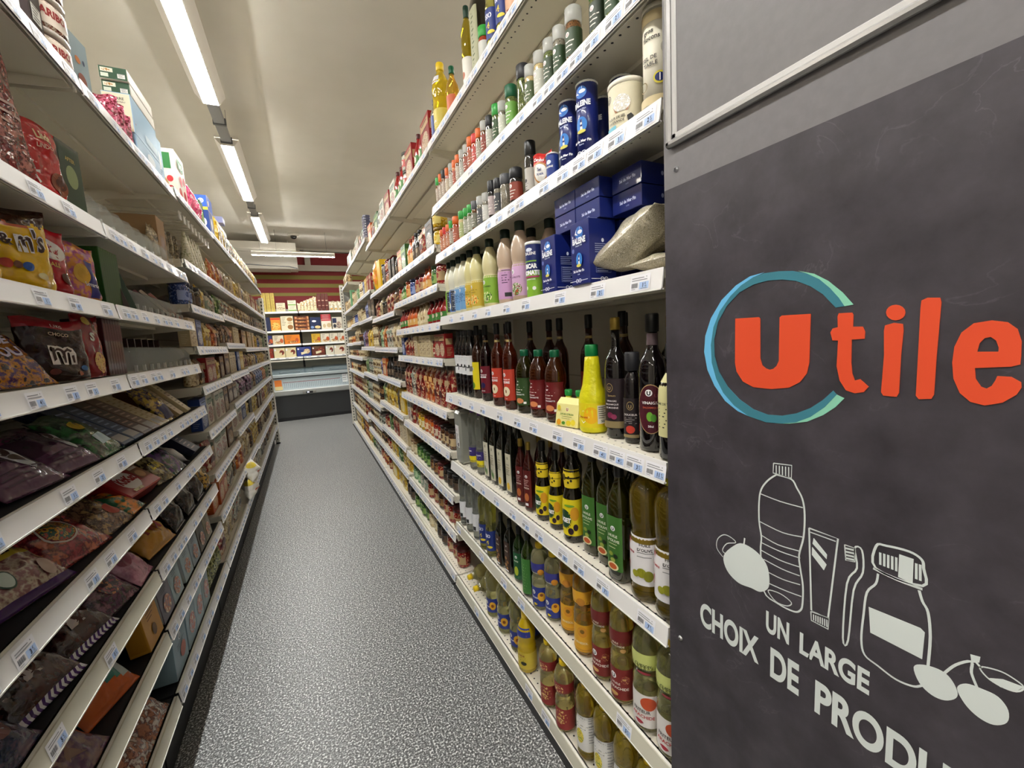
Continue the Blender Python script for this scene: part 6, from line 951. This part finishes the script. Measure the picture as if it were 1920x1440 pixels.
# shelf G
ms = bag('candy_bag', .17, .205, .055, F('2c6a5a', '3a8070', '1f5044', s=12), zones=lambda u, v: film('c8602a') if v < .42 - .3 * u else (film('b8c4c0') if u > .8 else None), seed=110, front=[('t', 'MINI', .01, .155, .028, 'e8f0ea', .9, .05), ('t', 'SACS', .01, .122, .028, 'e8f0ea', .9, .05), ('e', -.045, .10, .022, .026, 'c03a34'), ('e', -.045, .10, .012, .014, 'e8e0d8')])
L1(ms, 7, .02, 1.33, 'green and orange mini candy bag with white lettering', tilt=-.75, turn=-.3)
L1(bag('candy_bag', .19, .18, .05, F('3a2038', '5a3454', '8a6a60', s=16), seed=111, front=[('p', [(0, .12), (.012, .09), (.045, .085), (.02, .065), (.03, .03), (0, .05), (-.03, .03), (-.02, .065), (-.045, .085), (-.012, .09)], '9a7a68')]), 7, .03, 1.12, 'purple candy bag with star-shaped picture', tilt=-.9)
yb = carton('biscuit_box', .12, .05, .155, mat('c08a2c', .4), [*U(0, .125, .012, '3a2a10', 'c9963a'), ('l', -.03, .03, .08, .10, 3, '5a3a10'), ('e', 0, .04, .016, .018, '6a4a1c')], [('r', -.02, .02, .01, .145, 'b07a20')])
L1(yb, 7, .03, 1.565, 'amber yellow box with round logo on the eighth sweets shelf', 'box', tilt=-.12)
for k, (y, c, n) in enumerate(((1.70, '6a6470', 'grey-purple'), (1.82, '9ab0b4', 'pale blue'), (1.97, 'a0b4b8', 'pale blue'), (2.10, '98a8b0', 'grey-blue'), (2.23, '4a4438', 'dark brown'), (2.35, '7a7458', 'olive'))):
    L1(carton('biscuit_box', .115, .045, .175, mat(c, .4), [*U(0, .13, .011, '3a3a3a', 'e8ecec'), ('l', -.03, .03, .09, .105, 3, '4a4a4a'), ('a', 0, .045, .034, .030, [c, 'b8643a', 'd8c8a8'], 70)], [('r', -.02, .02, .005, .16, 'b8c0c0')]), 7, .03, y, f'{n} biscuit box with round logo, {OR[k]} after the amber box', 'box', tilt=-.1)
# base shelf H
bb = carton('biscuit_box', .15, .10, .17, mat('86a0ac', .4), [*U(0, .12, .013, '2a3a44', 'dbe6ea'), ('e', .02, .06, .03, .026, 'b86a5a'), ('l', -.04, .04, .085, .10, 3, '3a4a54')], [*U(0, .12, .013, '2a3a44', 'dbe6ea'), ('l', -.03, .03, .07, .09, 3, '46606c')])
L1(bb, 8, .06, 1.75, 'large pale blue box with round logo on the base shelf', 'box'); 
for k in range(3): L1(carton('biscuit_box', .12, .05, .175, mat(['8fa8b4', 'a2b8c2', '93a5aa'][k], .4), [*U(-.01, .14, .011, '2a3a44', 'dbe6ea'), ('a', .01, .07, .04, .04, ['93a5aa', 'b85a4a', 'e0d0b0'], 60)]), 8, .035, 1.90 + .125 * k, 'pale blue picture box, ' + OR[k] + ' behind the large base-shelf box', 'box')
for k in range(4): L1(bag('pasta_bag', .068, .18, .05, F('7a8040', 'a8a868', '4a5020', s=34), seed=120 + k), 8, .03, 2.28 + .075 * k, 'olive green bag, ' + OR[k] + ' of four at the end of the base shelf', tilt=-.15)
for k, y in enumerate((1.20, 1.36, 1.50)): L1(bag('meat_snack_bag', .15, .17, .06, F('8a4a3a', 'b87a5a', '5a2a24', 'd8c8b8', s=30, seed=k), seed=130 + k), 8, .05, y, 'clear bag of reddish snacks on the base shelf, ' + ['nearest', 'middle', 'farthest'][k], tilt=-.9)
back = [(4, 1.17, '3c1f33', '5a3450', 'purple'), (4, 1.35, '2a1a2c', '4a2a44', 'plum'), (5, 1.10, '8a7a40', '5a3a30', 'ochre'), (5, 1.28, '7a1c22', '3a1418', 'crimson'), (5, 1.46, '4a2a1c', '8a5a34', 'rust brown'), (6, .96, '20304a', '3a2a34', 'navy'), (6, 1.12, '3a1a16', '5a3024', 'dark brown'), (6, 1.29, '4a2820', '2a1410', 'chestnut'), (6, 1.46, '8a5068', '5a2a44', 'rose'),
        (7, .98, '3a2038', '6a4460', 'violet'), (7, 1.14, '5a1c2c', '8a4a50', 'wine red'), (7, 1.31, '1f5044', '3a7a64', 'teal'), (8, 1.05, '7a3a2c', 'b07a5a', 'brick red'), (8, 1.22, '8a5040', 'c8a088', 'salmon'), (8, 1.39, '6a3428', 'a87058', 'russet')]
for sh, y, c, c2, n_ in back:
    L1(bag('candy_bag', .15, .15, .05, F(c, c2, c, s=22), seed=int(y * 100) + sh), sh, .25, y, f'{n_} film bag in the back row of the {OR[sh]} sweets shelf', tilt=-.4)
L1(bag('candy_bag', .15, .17, .055, F('5a2440', '8a4a6a', '3a142c', s=20), seed=311), 7, .02, 1.00, 'wine and pink candy bag low at the frame edge, eighth sweets shelf', tilt=-.85)
L1(bag('meat_snack_bag', .14, .17, .06, F('9a6a50', 'c8a88a', '6a3a2c', s=30), seed=312), 8, .05, 1.04, 'clear bag of pale snacks at the frame corner, base shelf', tilt=-.8)
fl = bag('flour_bag', .18, .15, .10, mat('e6e2d8', .6, bump=(30, .5)), zones=lambda u, v: mat('e8d050', .5) if (v > .72 and u < .3) else None, seed=140, front=[('r', -.06, .08, .06, .07, 'd0603a')])
for k, z in enumerate((.295, .400)): place(fl, (-.46, 3.44 + .03 * k, z), (-PI / 2, 0, LEFT), ['lower', 'upper'][k] + ' white flour bag lying out over the base shelf edge', 'bag') if False else place(fl, (-.475 + .02 * k, 3.60 + .02 * k, .297 + .125 * k), (0, 0, LEFT + .1 * k), ['lower', 'upper'][k] + ' white flour bag sticking out over the base shelf edge', 'bag')
# hanging goods under the top shelf
for k in range(9):
    y = 2.70 + .085 * k; h = MB(); WR = mat('d8d4c8', .35, metal=.4)
    h.tube([(-.80, y, 2.12), (-.80, y, 2.10), (-.53, y, 2.09), (-.50, y, 2.10), (-.497, y, 2.115)], .0028, WR); h.box(-.505, -.500, y - .02, y + .02, 2.075, 2.115, mat('dedad0', .3)); h.tube([(-.80, y + .02, 2.13), (-.55, y + .02, 2.125), (-.50, y + .012, 2.11)], .0022, WR)
    tag(h.build('display_hook'), f'white wire display hook under the top shelf, {OR[k]} of nine', 'display hook')
cone = MB().lathe([(.003, 0), (.036, .015), (.034, .05), (.010, .20), (.007, .215)], art(['cfc8a8', 'e0dcc4', 'a8a880'], 60, .35, 3.), 14).mesh('piping_bag')
for k in range(5):
    place(('piping_bag', [('body', cone)]), (-.55, 2.98 + .078 * k, 1.868), (0, .0, 0), f'cream cone-shaped bag hanging from a hook, {OR[k]} of five', 'piping bag')
for k in range(4): place(bag('baking_bag', .09, .17, .03, F('c8bca0', 'a89878', '5a5040', s=40, seed=k), seed=150 + k, front=[('r', -.03, .03, .05, .1, '4a4438')]), (-.60, 2.66 + .105 * k, 1.875), (0, 0, LEFT + .5), f'beige flat bag hanging from a hook, {OR[k]} of four', 'bag')

# ------------------------------------------------------------------ fill for the farther bays
def far_item(kind, cols, w_, h, d, seed):
    key = ('far', kind, tuple(cols), w_, h, d)
    if key in PC: return PC[key]
    c0 = cols[0]; a = art([cols[2], cols[1], cols[0], cols[0], cols[3]], 42, .35, seed * 1.7)
    if kind == 'box':
        p = carton('food_box', w_, d, h, mat(c0, .4), [('r', -w_ * .44, w_ * .44, h * .72, h * .90, cols[1]), ('a', 0, h * .34, w_ * .40, h * .28, cols, 80), ('l', -w_ * .3, w_ * .3, h * .68, h * .84, 2, cols[-1])], [('r', -d * .38, d * .38, h * .55, h * .8, cols[1]), ('l', -d * .3, d * .3, h * .1, h * .4, 6, cols[1])])
    elif kind == 'pack':
        m = MB(); m.add(*_pack(w_, h, d), a, True); f = lambda s_, z, e: (s_, -d / 2 * (1 - abs(z / h - .45) * .5) - e - .002, z)
        decals(m, f, [('r', -w_ * .34, w_ * .34, h * .60, h * .74, cols[1]), ('e', 0, h * .3, w_ * .28, h * .14, cols[-1])]); p = ('food_packet', [('b', m.mesh('food_packet'))])
    elif kind == 'jar':
        p = bottle('food_jar', 'jar', w_ / 2, h, art([cols[1], cols[0], cols[0], cols[3]], 120, .12, seed, None, .6), mat(cols[-1], .4), .84, .98, labels=[(.18, .58, 1.3, cols[2] if seed * 10 % 2 < 1 else cols[1], [('e', 0, h * .42, w_ * .2, h * .12, cols[0]), ('l', -w_ * .3, w_ * .3, h * .2, h * .28, 2, cols[0])])], n=14)
    elif kind == 'can':
        m = MB().lathe(prof_scale(PROF['can'], w_ / 2, h), STEEL, 16); rr = w_ / 2
        f = lambda s_, z, e: ((rr + e) * math.sin(s_ / rr), -(rr + e) * math.cos(s_ / rr), z)
        m.rect(f, -3.1 * rr, 3.1 * rr, h * .06, h * .94, a, .0004, 14); decals(m, f, [('r', -rr, rr, h * .6, h * .8, cols[1]), ('e', 0, h * .35, rr * .6, h * .18, cols[-1])]); p = ('food_can', [('b', m.mesh('food_can'))])
    elif kind == 'sauce':
        p = bottle('sauce_bottle', 'sauce', w_ / 2, h, mat(c0, .2, coat=.4), mat(cols[-1], .4), .88, .42, labels=[(.12, .42, 1.4, {'8c1416': '3f7a34', 'c2b088': 'ddd0ac'}.get(c0, cols[1]), [('e', 0, h * .32, w_ * .2, h * .08, cols[2]), ('l', -w_ * .3, w_ * .3, h * .14, h * .2, 2, cols[2])])], n=14)
    PC[key] = p; return p
def _pack(w_, h, d):
    vs_, fs = [], []; n = 8
    for j, (z, k, wk) in enumerate(((0, .8, 1), (.05, 1, 1), (.5, 1, 1), (.82, .7, .97), (.94, .08, .9), (1, .05, .95))):
        for i in range(n):
            a = 2 * PI * (i + .5) / n; c_, s_ = math.cos(a), math.sin(a); g = (abs(c_) ** 5 + abs(s_) ** 5) ** .2; vs_.append((w_ / 2 * wk * c_ / g, d / 2 * k * s_ / g, z * h))
    for j in range(5):
        for i in range(n): fs.append((j * n + i, j * n + (i + 1) % n, (j + 1) * n + (i + 1) % n, (j + 1) * n + i))
    fs += [tuple(range(n))[::-1], tuple(5 * n + i for i in range(n))]; return vs_, fs
KN = dict(box='box', pack='packet', jar='jar', can='can', sauce='sauce bottle')
CN = dict(r='red', o='orange', y='yellow', c='cream', g='green', n='brown', b='blue', k='dark', w='white', p='purple', l='pale green', t='tan')
PAL = dict(r=['8c1416', 'b89a70', 'd8c8b0', '4a0c0c'], o=['b8521a', 'd8a860', 'e0c8a0', '7a2c10'], y=['c8a018', 'e0cc70', 'e8dcb0', '7a5a10'], c=['c2b088', 'ddd0ac', '9a7a48', '6a4e2c'], g=['2c5a22', '8aa860', 'd0d0b0', '18360f'],
           n=['4a2a18', '9a7448', 'c0a880', '1c0f08'], b=['1c3c80', '8a9ac8', 'd0d4e0', '10204a'], k=['1c1715', '5a4a3c', 'a89880', '0c0a0a'], w=['cfcabb', '8a9a8a', 'b03a2c', '4a4a44'], p=['3c1e3a', '9a6a94', 'c8b0c0', '1c0e1c'], l=['6a9c72', 'a8c49a', 'd8dcc4', '2f5a3a'], t=['94713f', 'c8b07c', 'dccba0', '543818'])
SIZE = dict(box=(.11, .19, .05), pack=(.10, .20, .06), jar=(.07, .11, .07), can=(.075, .105, .075), sauce=(.056, .21, .056), gap=(.11, .1, .1))
uid = [0]
def fill(side, ya, yb, zs, rows, bayname, xf, depthrow=1):
    """rows: per shelf (top first) a string of runs like 'pc3 br2': kind letter, colour letter, number of copies"""
    sg = 1 if side == 'R' else -1; KL = dict(b='box', p='pack', j='jar', c='can', s='sauce', x='gap')
    for i, row in enumerate(rows):
        if not row: continue
        gap = (zs[i - 1] - zs[i] - .055) if i else .30
        zt = zs[i] + .045; y = yb - .01 if False else ya + .02; runs = row.split(); seen = {}
        wts = sum(SIZE[KL[q[0]]][0] * int(q[2:]) for q in runs); sc_ = (yb - ya - .04) / wts
        for q in runs:
            kind = KL[q[0]]; col = q[1]; n = int(q[2:]); w0, h0, d0 = SIZE[kind]; w_ = w0 * sc_
            if kind in ('jar', 'can', 'sauce'): w_ = min(w_, w0 * 1.25)
            step = w0 * sc_; h = min(h0 * (1.0 + .12 * math.sin(i * 2.1 + len(q))), gap * .93); h = round(h, 3); w_ = round(w_ * .94, 3)
            if kind == 'gap': y += step * n; continue
            cols = PAL[col]; k0 = (kind, col); seen[k0] = seen.get(k0, 0) + 1
            shades = {1: '', 2: 'second run of ', 3: 'third run of '}[min(3, seen[k0])]
            p = far_item(kind, cols, w_, h, round(min(d0, .12), 3), i * .37 + ord(col))
            stack = 2 if (kind in ('jar', 'can') and h * 2 < gap * .97) else 1
            lab = f'{shades}{CN[col]} {KN[kind]}{"s" if shades else ""} on the {OR[i]} shelf down, {bayname}'
            grp = f'{CN[col]} {KN[kind]} run {seen[k0]} on shelf {i + 1}, {bayname}'
            for k in range(n):
                yy = y + step * (k + .5)
                jx = .019 + random.uniform(0, .012)
                for s_ in range(stack):
                    place(p, (sg * (xf + jx + (w_ / 2 if kind in ('jar', 'can', 'sauce') else d0 / 2 + .004)), yy, zt + .0006 + s_ * (h + .001)), (RIGHT if sg > 0 else LEFT) + (random.uniform(-.03, .03) if kind in ('box', 'pack') else random.uniform(-.1, .1) + .15 * sg), lab, KN[kind] if KN[kind] != 'sauce bottle' else 'bottle', grp)
            y += step * n
B2 = 'bay after the vinegars'
fill('R', 2.18, 3.37, ZR2, ['br1 sr2 br1 jw1 sr3 bw1', 'jy1 bk1 pr1 sk2 so2 bg1 bo1 sk1', 'jr1 jg1 so2 jr2 jb1 jo1 sg2 jr1', 'sr4 sc3 so3 sr3', 'br2 jr1 bc4 pr3 bb1', 'pr3 po2 pr2 pw1 pr2', 'jn3 jr2 jo3 jy2 pr2 bw1', 'jk3 jr1 jn2 jg4 jc2', 'jr3 jn1 jr2 jw2 jl2', 'jr3 jk2 jc2 jg4'], B2, .66)
B3 = 'bay with the big yellow box'
fill('R', 3.38, 4.56, ZR3, ['br1 bw1 pw1 bg1 pr1 bo1', 'bk2 jr2 bk1 jk1 xx4 pg1', 'pn1 pr2 jk2 pc1 jr1 pr1', 'pc2 pw2 po1 pl1 pn1', 'jk3 sk3 bo1 pb1', 'by1 pk1 py3 pg1', 'bc2 pr2 pg1 jr2', 'py2 pg1 py2 jr2', 'jk2 py2 by1 jr2'], B3, .66)
B4 = 'bay of the stacked tins'
fill('R', 4.57, 5.74, ZR4, ['xx1 pw2 pr1 bw2', 'br2 by1 bb1 jc3', 'bk2 pb2 jc3', 'jc3 py3 pp2 pb1', 'cc4 cw3 pg2', 'jn2 cc4 jw3 cg1', 'cw3 cc4 cn3', 'cn3 cc4 cr2 jk2', 'co3 jr2 cw4 cg2'], B4, .66)
B5 = 'bay of the green carton'
fill('R', 5.75, 6.75, ZR5, ['pc2 bw3', 'bl1 bc2 jc1 xx1', 'pc2 jb3 jc2', 'cn3 pc3', 'cc4 cr2', 'jc4 cn3', 'cc4 cr3', 'cr3 cc4', 'cy2 co3 cn2'], B5, .66)
B6 = 'last bay before the freezer'
fill('R', 6.76, 7.72, ZR6, ['pt2 pc2', 'pc3 bt1', 'jt3 jc3', 'co3 cc3', 'cn3 cc3', 'cc4 co2', 'cr3 cc3', 'cc3 cn3', 'cy2 cc4'], B6, .66)
# singled-out things of the sauce bay
place(carton('food_box', .16, .07, .265, mat('d8ab14', .4), [('r', -.075, .075, .20, .25, 'e8c23a')], [('r', -.033, .033, .01, .25, 'e0b61c')]), (.72, 4.10, ZR3[1] + .045), RIGHT, 'tall plain yellow box on the second shelf of the sauce bay', 'box')
place(bag('snack_bag', .17, .30, .06, F('c8501c', 'e07a2a', 'd8a020', s=14), stand=False, seed=201, zones=lambda u, v: film('d8a81c') if v < .25 else None), (.70, 4.33, ZR3[1] + .045), RIGHT, 'glossy orange bag with yellow foot beside the yellow box', 'bag')
tin = MB().box(-.06, .06, -.035, .035, 0, .024, mat('8f93a8', .3, metal=.5), .008); f = lambda s_, z, e: (s_, -.035 - e, z); decals(tin, f, [('r', -.045, .02, .005, .018, '4a4a66'), ('e', -.045, .012, .01, .009, 'c8ccd8')]); f2 = lambda s_, z, e: (.06 + e, s_, z); decals(tin, f2, [('r', -.03, .03, .005, .019, '4a4a66'), ('e', -.02, .012, .008, .008, 'c8ccd8')]); tm = tin.mesh('sardine_tin')
for k in range(9): place(('sardine_tin', [('b', tm)]), (.70, 4.66, ZR4[0] + .046 + .0255 * k), RIGHT, f'flat blue-grey sardine tin, {OR[k]} from the bottom of its stack', 'tin')
place(carton('food_box', .09, .06, .24, mat('6fa47c', .45), [('r', -.04, .04, .05, .19, '86b890')]), (.695, 6.55, ZR5[1] + .045), RIGHT, 'tall pale green carton on the second shelf near the end post', 'box')
fill('L', 2.58, 3.46, ZL2, [None, None, 'jb2 jk2 py1 jw2 pw1', 'bc1 bb1 py2 po1 pn1', 'pc1 pn1 br2 py1 bn1', 'bb1 bw3 bn1', 'pr1 bw2 bn1', 'bo3 pw2 pn1', 'pr1 pc2 pw2'], 'bay of hanging goods', .484)
fill('L', 3.48, 4.44, ZL3, [None, 'po2 pr1 pc2 bc1', 'pg1 pw2 pt3', 'pn2 po1 bc2', 'bn1 bc2 bb1 by1', 'bn2 pw1 pp2', 'bw2 bb1 py1', 'po2 pc3 pn1', 'xx4 pc4'], 'cracker bay', .484)
for k, (y, c) in enumerate(((3.95, 'y'), (4.08, 'c'), (4.20, 'y'), (4.33, 'w'))): place(far_item('pack', PAL[c], .12, .26, .09, k), (-.55, y, 2.205), LEFT, f'{CN[c]} pasta packet on the top shelf, {OR[k]} past the tall blue and yellow box', 'packet')
place(carton('food_box', .12, .10, .05, mat('8a90c0', .45), [('r', -.05, .05, .01, .04, 'b8bce0')]), (-.56, 4.33, 2.205 + .262), LEFT, 'small lilac box lying on the top shelf packets', 'box')
fill('L', 4.46, 5.69, ZL4, ['pw2 pc2 py2 pc1 pw1', 'py2 bc1 pb1 pc2 bc2', 'pt4 pn2', 'bn1 bt2 bc2 jk1', 'pr2 pt2 pc2 pb1', 'pp2 pn2 pb2', 'bk1 py2 bn2', 'py3 pn2 pc2', 'pw2 pk1 pn2'], 'near pasta bay', .484)
fill('L', 5.72, 6.92, ZL4, ['pc3 py2 pw2', 'br3 pn1 py1', 'pk2 pw2 pc2', 'py1 jb2 pc2 pg2', 'py4 pc2', 'pb2 po2 pg2', 'pr2 py2 pn2', 'pn3 py2', 'pn2 pr2 pc2'], 'far pasta bay', .484)

# biscuits above the freezer
def bk_(x0, x1, z, h, m, front, label, cat='box', d=.06, name='biscuit_box', n=1):
    p = carton(name, x1 - x0 - .004, d, h, m, front); place(p, ((x0 + x1) / 2, YS + .02 + d / 2, z), 0, label, cat)
ZB = (2.121, 1.746, 1.481, 1.221)
for k in range(3): bk_(-.665 + .075 * k, -.595 + .075 * k, ZB[0], .36, mat('b8a24a', .45), [('l', -.02, .02, .05, .33, 14, '8a7430')], 'tall yellow-green cylinder-like pack above the freezer, ' + OR[k] + ' of three', n=1)
bk_(-.43, -.27, ZB[0], .17, mat('cfc4a4', .45), [('a', 0, .06, .07, .03, ['6a4424', 'cfc4a4', '9a7a50'], 40), ('l', -.05, .05, .12, .15, 2, '5a5a4a')], 'beige biscuit box on top row above the freezer')
for k in range(2): bk_(-.225, -.075, ZB[0] + .11 * k, .108, mat('d8d4b8', .45), [('r', -.07, .07, .01, .03, '6a9a3a'), ('l', -.05, .05, .06, .09, 2, '4a4a3a')], ['lower', 'upper'][k] + ' cream box with green stripe on top row above freezer')
for k in range(6): place(bag('madeleine_bag', .06, .16 + .025 * k, .06, F('d8c8a0', 'b89a64', 'e8e0c8', s=20, seed=k), seed=210 + k, front=[('e', 0, .06, .03, .04, 'e8dcb8')]), (-.03 + .06 * k, YS + .06, ZB[0] + .004), 0, f'clear bag of madeleines above the freezer, {OR[k]} in the rising row', 'bag')
for k in range(3): bk_(.315 + .07 * k, .38 + .07 * k, ZB[0], .35, mat('5a241c', .45), [('r', -.02, .02, .20, .22, 'b89080'), ('r', -.02, .02, .1, .115, 'b89080'), ('r', -.028, .028, .17, .175, '2c100c')], 'tall dark brown pack above the freezer, ' + OR[k] + ' of three')
for k in range(3): place(bag('biscuit_bag', .11, .19, .06, F('c8bca0', 'a89a78', 'e0d8c0', s=18, seed=k), seed=220 + k, front=[('r', -.02, .02, .03, .1, 'e8e8e0'), ('e', 0, .04, .02, .014, 'd8a030')]), (.57 + .085 * k, YS + .06, ZB[0] + .004), 0, f'pale biscuit bag above the freezer, {OR[k]} after the dark brown packs', 'bag')
bk_(-.66, -.565, ZB[1], .27, mat('1c2444', .45), [], 'dark navy pack at the end of the biscuit row')
bk_(-.555, -.385, ZB[1], .26, mat('d88a2a', .4), [('r', -.08, .08, .22, .25, 'c8301c'), ('a', 0, .1, .07, .07, ['d88a2a', 'e8c060', 'a85a14'], 30), ('r', -.08, .08, .0, .02, 'f0e0b0')], 'orange biscuit box with red band above the freezer')
bk_(-.38, -.16, ZB[1], .285, mat('ddd2b4', .45), [('e', .05, .22, .05, .04, '9a7240'), ('e', .05, .07, .05, .045, '94683a'), ('l', -.09, -.02, .1, .25, 6, '8a8468'), ('e', .05, .15, .045, .01, 'b89060')], 'cream biscuit box with two brown biscuits pictured')
for k in range(4): bk_(-.145, .125, ZB[1] + .07 * k, .068, mat('7a3e1e', .4), [('r', -.08, .08, .045, .062, '2a120c'), ('a', 0, .025, .08, .015, ['c88a4a', '8a4a20', 'e0b070'], 60), ('e', -.10, .035, .02, .016, 'd8a070'), ('r', .1, .13, .01, .06, 'c89060')], f'brown chocolate biscuit tray pack, {OR[k]} from the bottom of its stack')
bk_(.135, .335, ZB[1], .25, mat('18244a', .4), [('e', -.02, .17, .04, .02, 'e8e8f0'), ('a', .04, .05, .055, .03, ['c8a868', 'e0c890', 'b08840'], 50), ('e', -.06, .05, .03, .025, '7a94c0')], 'dark blue biscuit box with golden biscuits')
bk_(.345, .535, ZB[1], .20, mat('e4dccc', .45), [('e', .05, .08, .045, .045, 'c8b088'), ('e', -.04, .07, .03, .04, 'c8b48c'), ('r', -.09, .09, .17, .195, 'b8202c')], 'white biscuit box with round biscuit, under the red packs')
for k in range(3): bk_(.345, .535, ZB[1] + .202 + .035 * k, .033, mat('a81c2c', .4), [('l', -.07, .07, .008, .024, 2, 'e8c8c8')], f'flat red biscuit pack, {OR[k]} from the bottom of three')
bk_(.55, .745, ZB[1], .24, mat('cfc8b8', .45), [('r', -.09, -.01, .12, .22, '20284a'), ('a', .03, .08, .05, .07, ['cfc8b8', 'a8907a', '5a4a5a'], 40), ('e', -.05, .06, .03, .04, '2a2a34')], 'white and dark blue biscuit box beside the canned-food end post')
for x0, x1, c, l in ((-.66, -.565, '26306a', 'dark blue cereal bar box with cup picture'), (-.555, -.365, 'd8ccb0', 'cream cereal bar box with orange fruit'), (-.355, -.075, 'd87a1c', 'orange cereal bar box with biscuit sticks'), (.135, .30, 'c8a02a', 'yellow cereal bar box with brown fruit'), (.305, .47, 'd8d0bc', 'cream cereal bar box with nuts, nearer the yellow one'), (.475, .63, 'd8d0bc', 'cream cereal bar box with nuts, second one'), (.635, .76, 'd8d2c0', 'cream and yellow cereal bar box beside the end post')):
    bk_(x0, x1, ZB[2], .18, mat(c, .45), [('e', .3 * (x1 - x0), .07, .03, .045, 'b8542a'), ('l', -.35 * (x1 - x0), .0, .09, .15, 3, '5a4a34'), ('a', 0, .04, .3 * (x1 - x0), .025, [c, '8a4a1c', 'e8d090'], 50)], l + ' above the freezer')
for x0, x1, c, l in ((-.66, -.57, '8a2c1c', 'brown-red tart box'), (-.56, -.365, 'ded0a4', 'cream tart box with berries, first'), (-.36, -.17, 'ded0a4', 'cream tart box with berries, second'), (-.16, .105, '26367a', 'dark blue ice cream cone box'), (.115, .365, '5e2c1e', 'brown ice cream cone box'), (.375, .53, 'd8d6c4', 'white box with green picture'), (.535, .75, 'dcd2bc', 'white tart box with red picture')):
    wx = x1 - x0; bk_(x0, x1, ZB[3], .19, mat(c, .45), [('a', .2 * wx, .10, .22 * wx, .05, ['8a2a24', '4a1c18', 'c8603a'] if c != '26367a' else ['c88a5a', 'e8d8b0', 'a8603a'], 60), ('p', [(-.2 * wx, .03), (.2 * wx, .06), (.2 * wx, .10), (-.22 * wx, .08)], 'e8dcb8' if c in ('26367a', '5e2c1e') else c), ('e', -.38 * wx, .15, .016, .018, 'e8e8f0'), ('l', -.3 * wx, .1 * wx, .145, .17, 2, '8a94c0' if c == '26367a' else '7a7a50')], l + ' on the lowest row above the freezer')
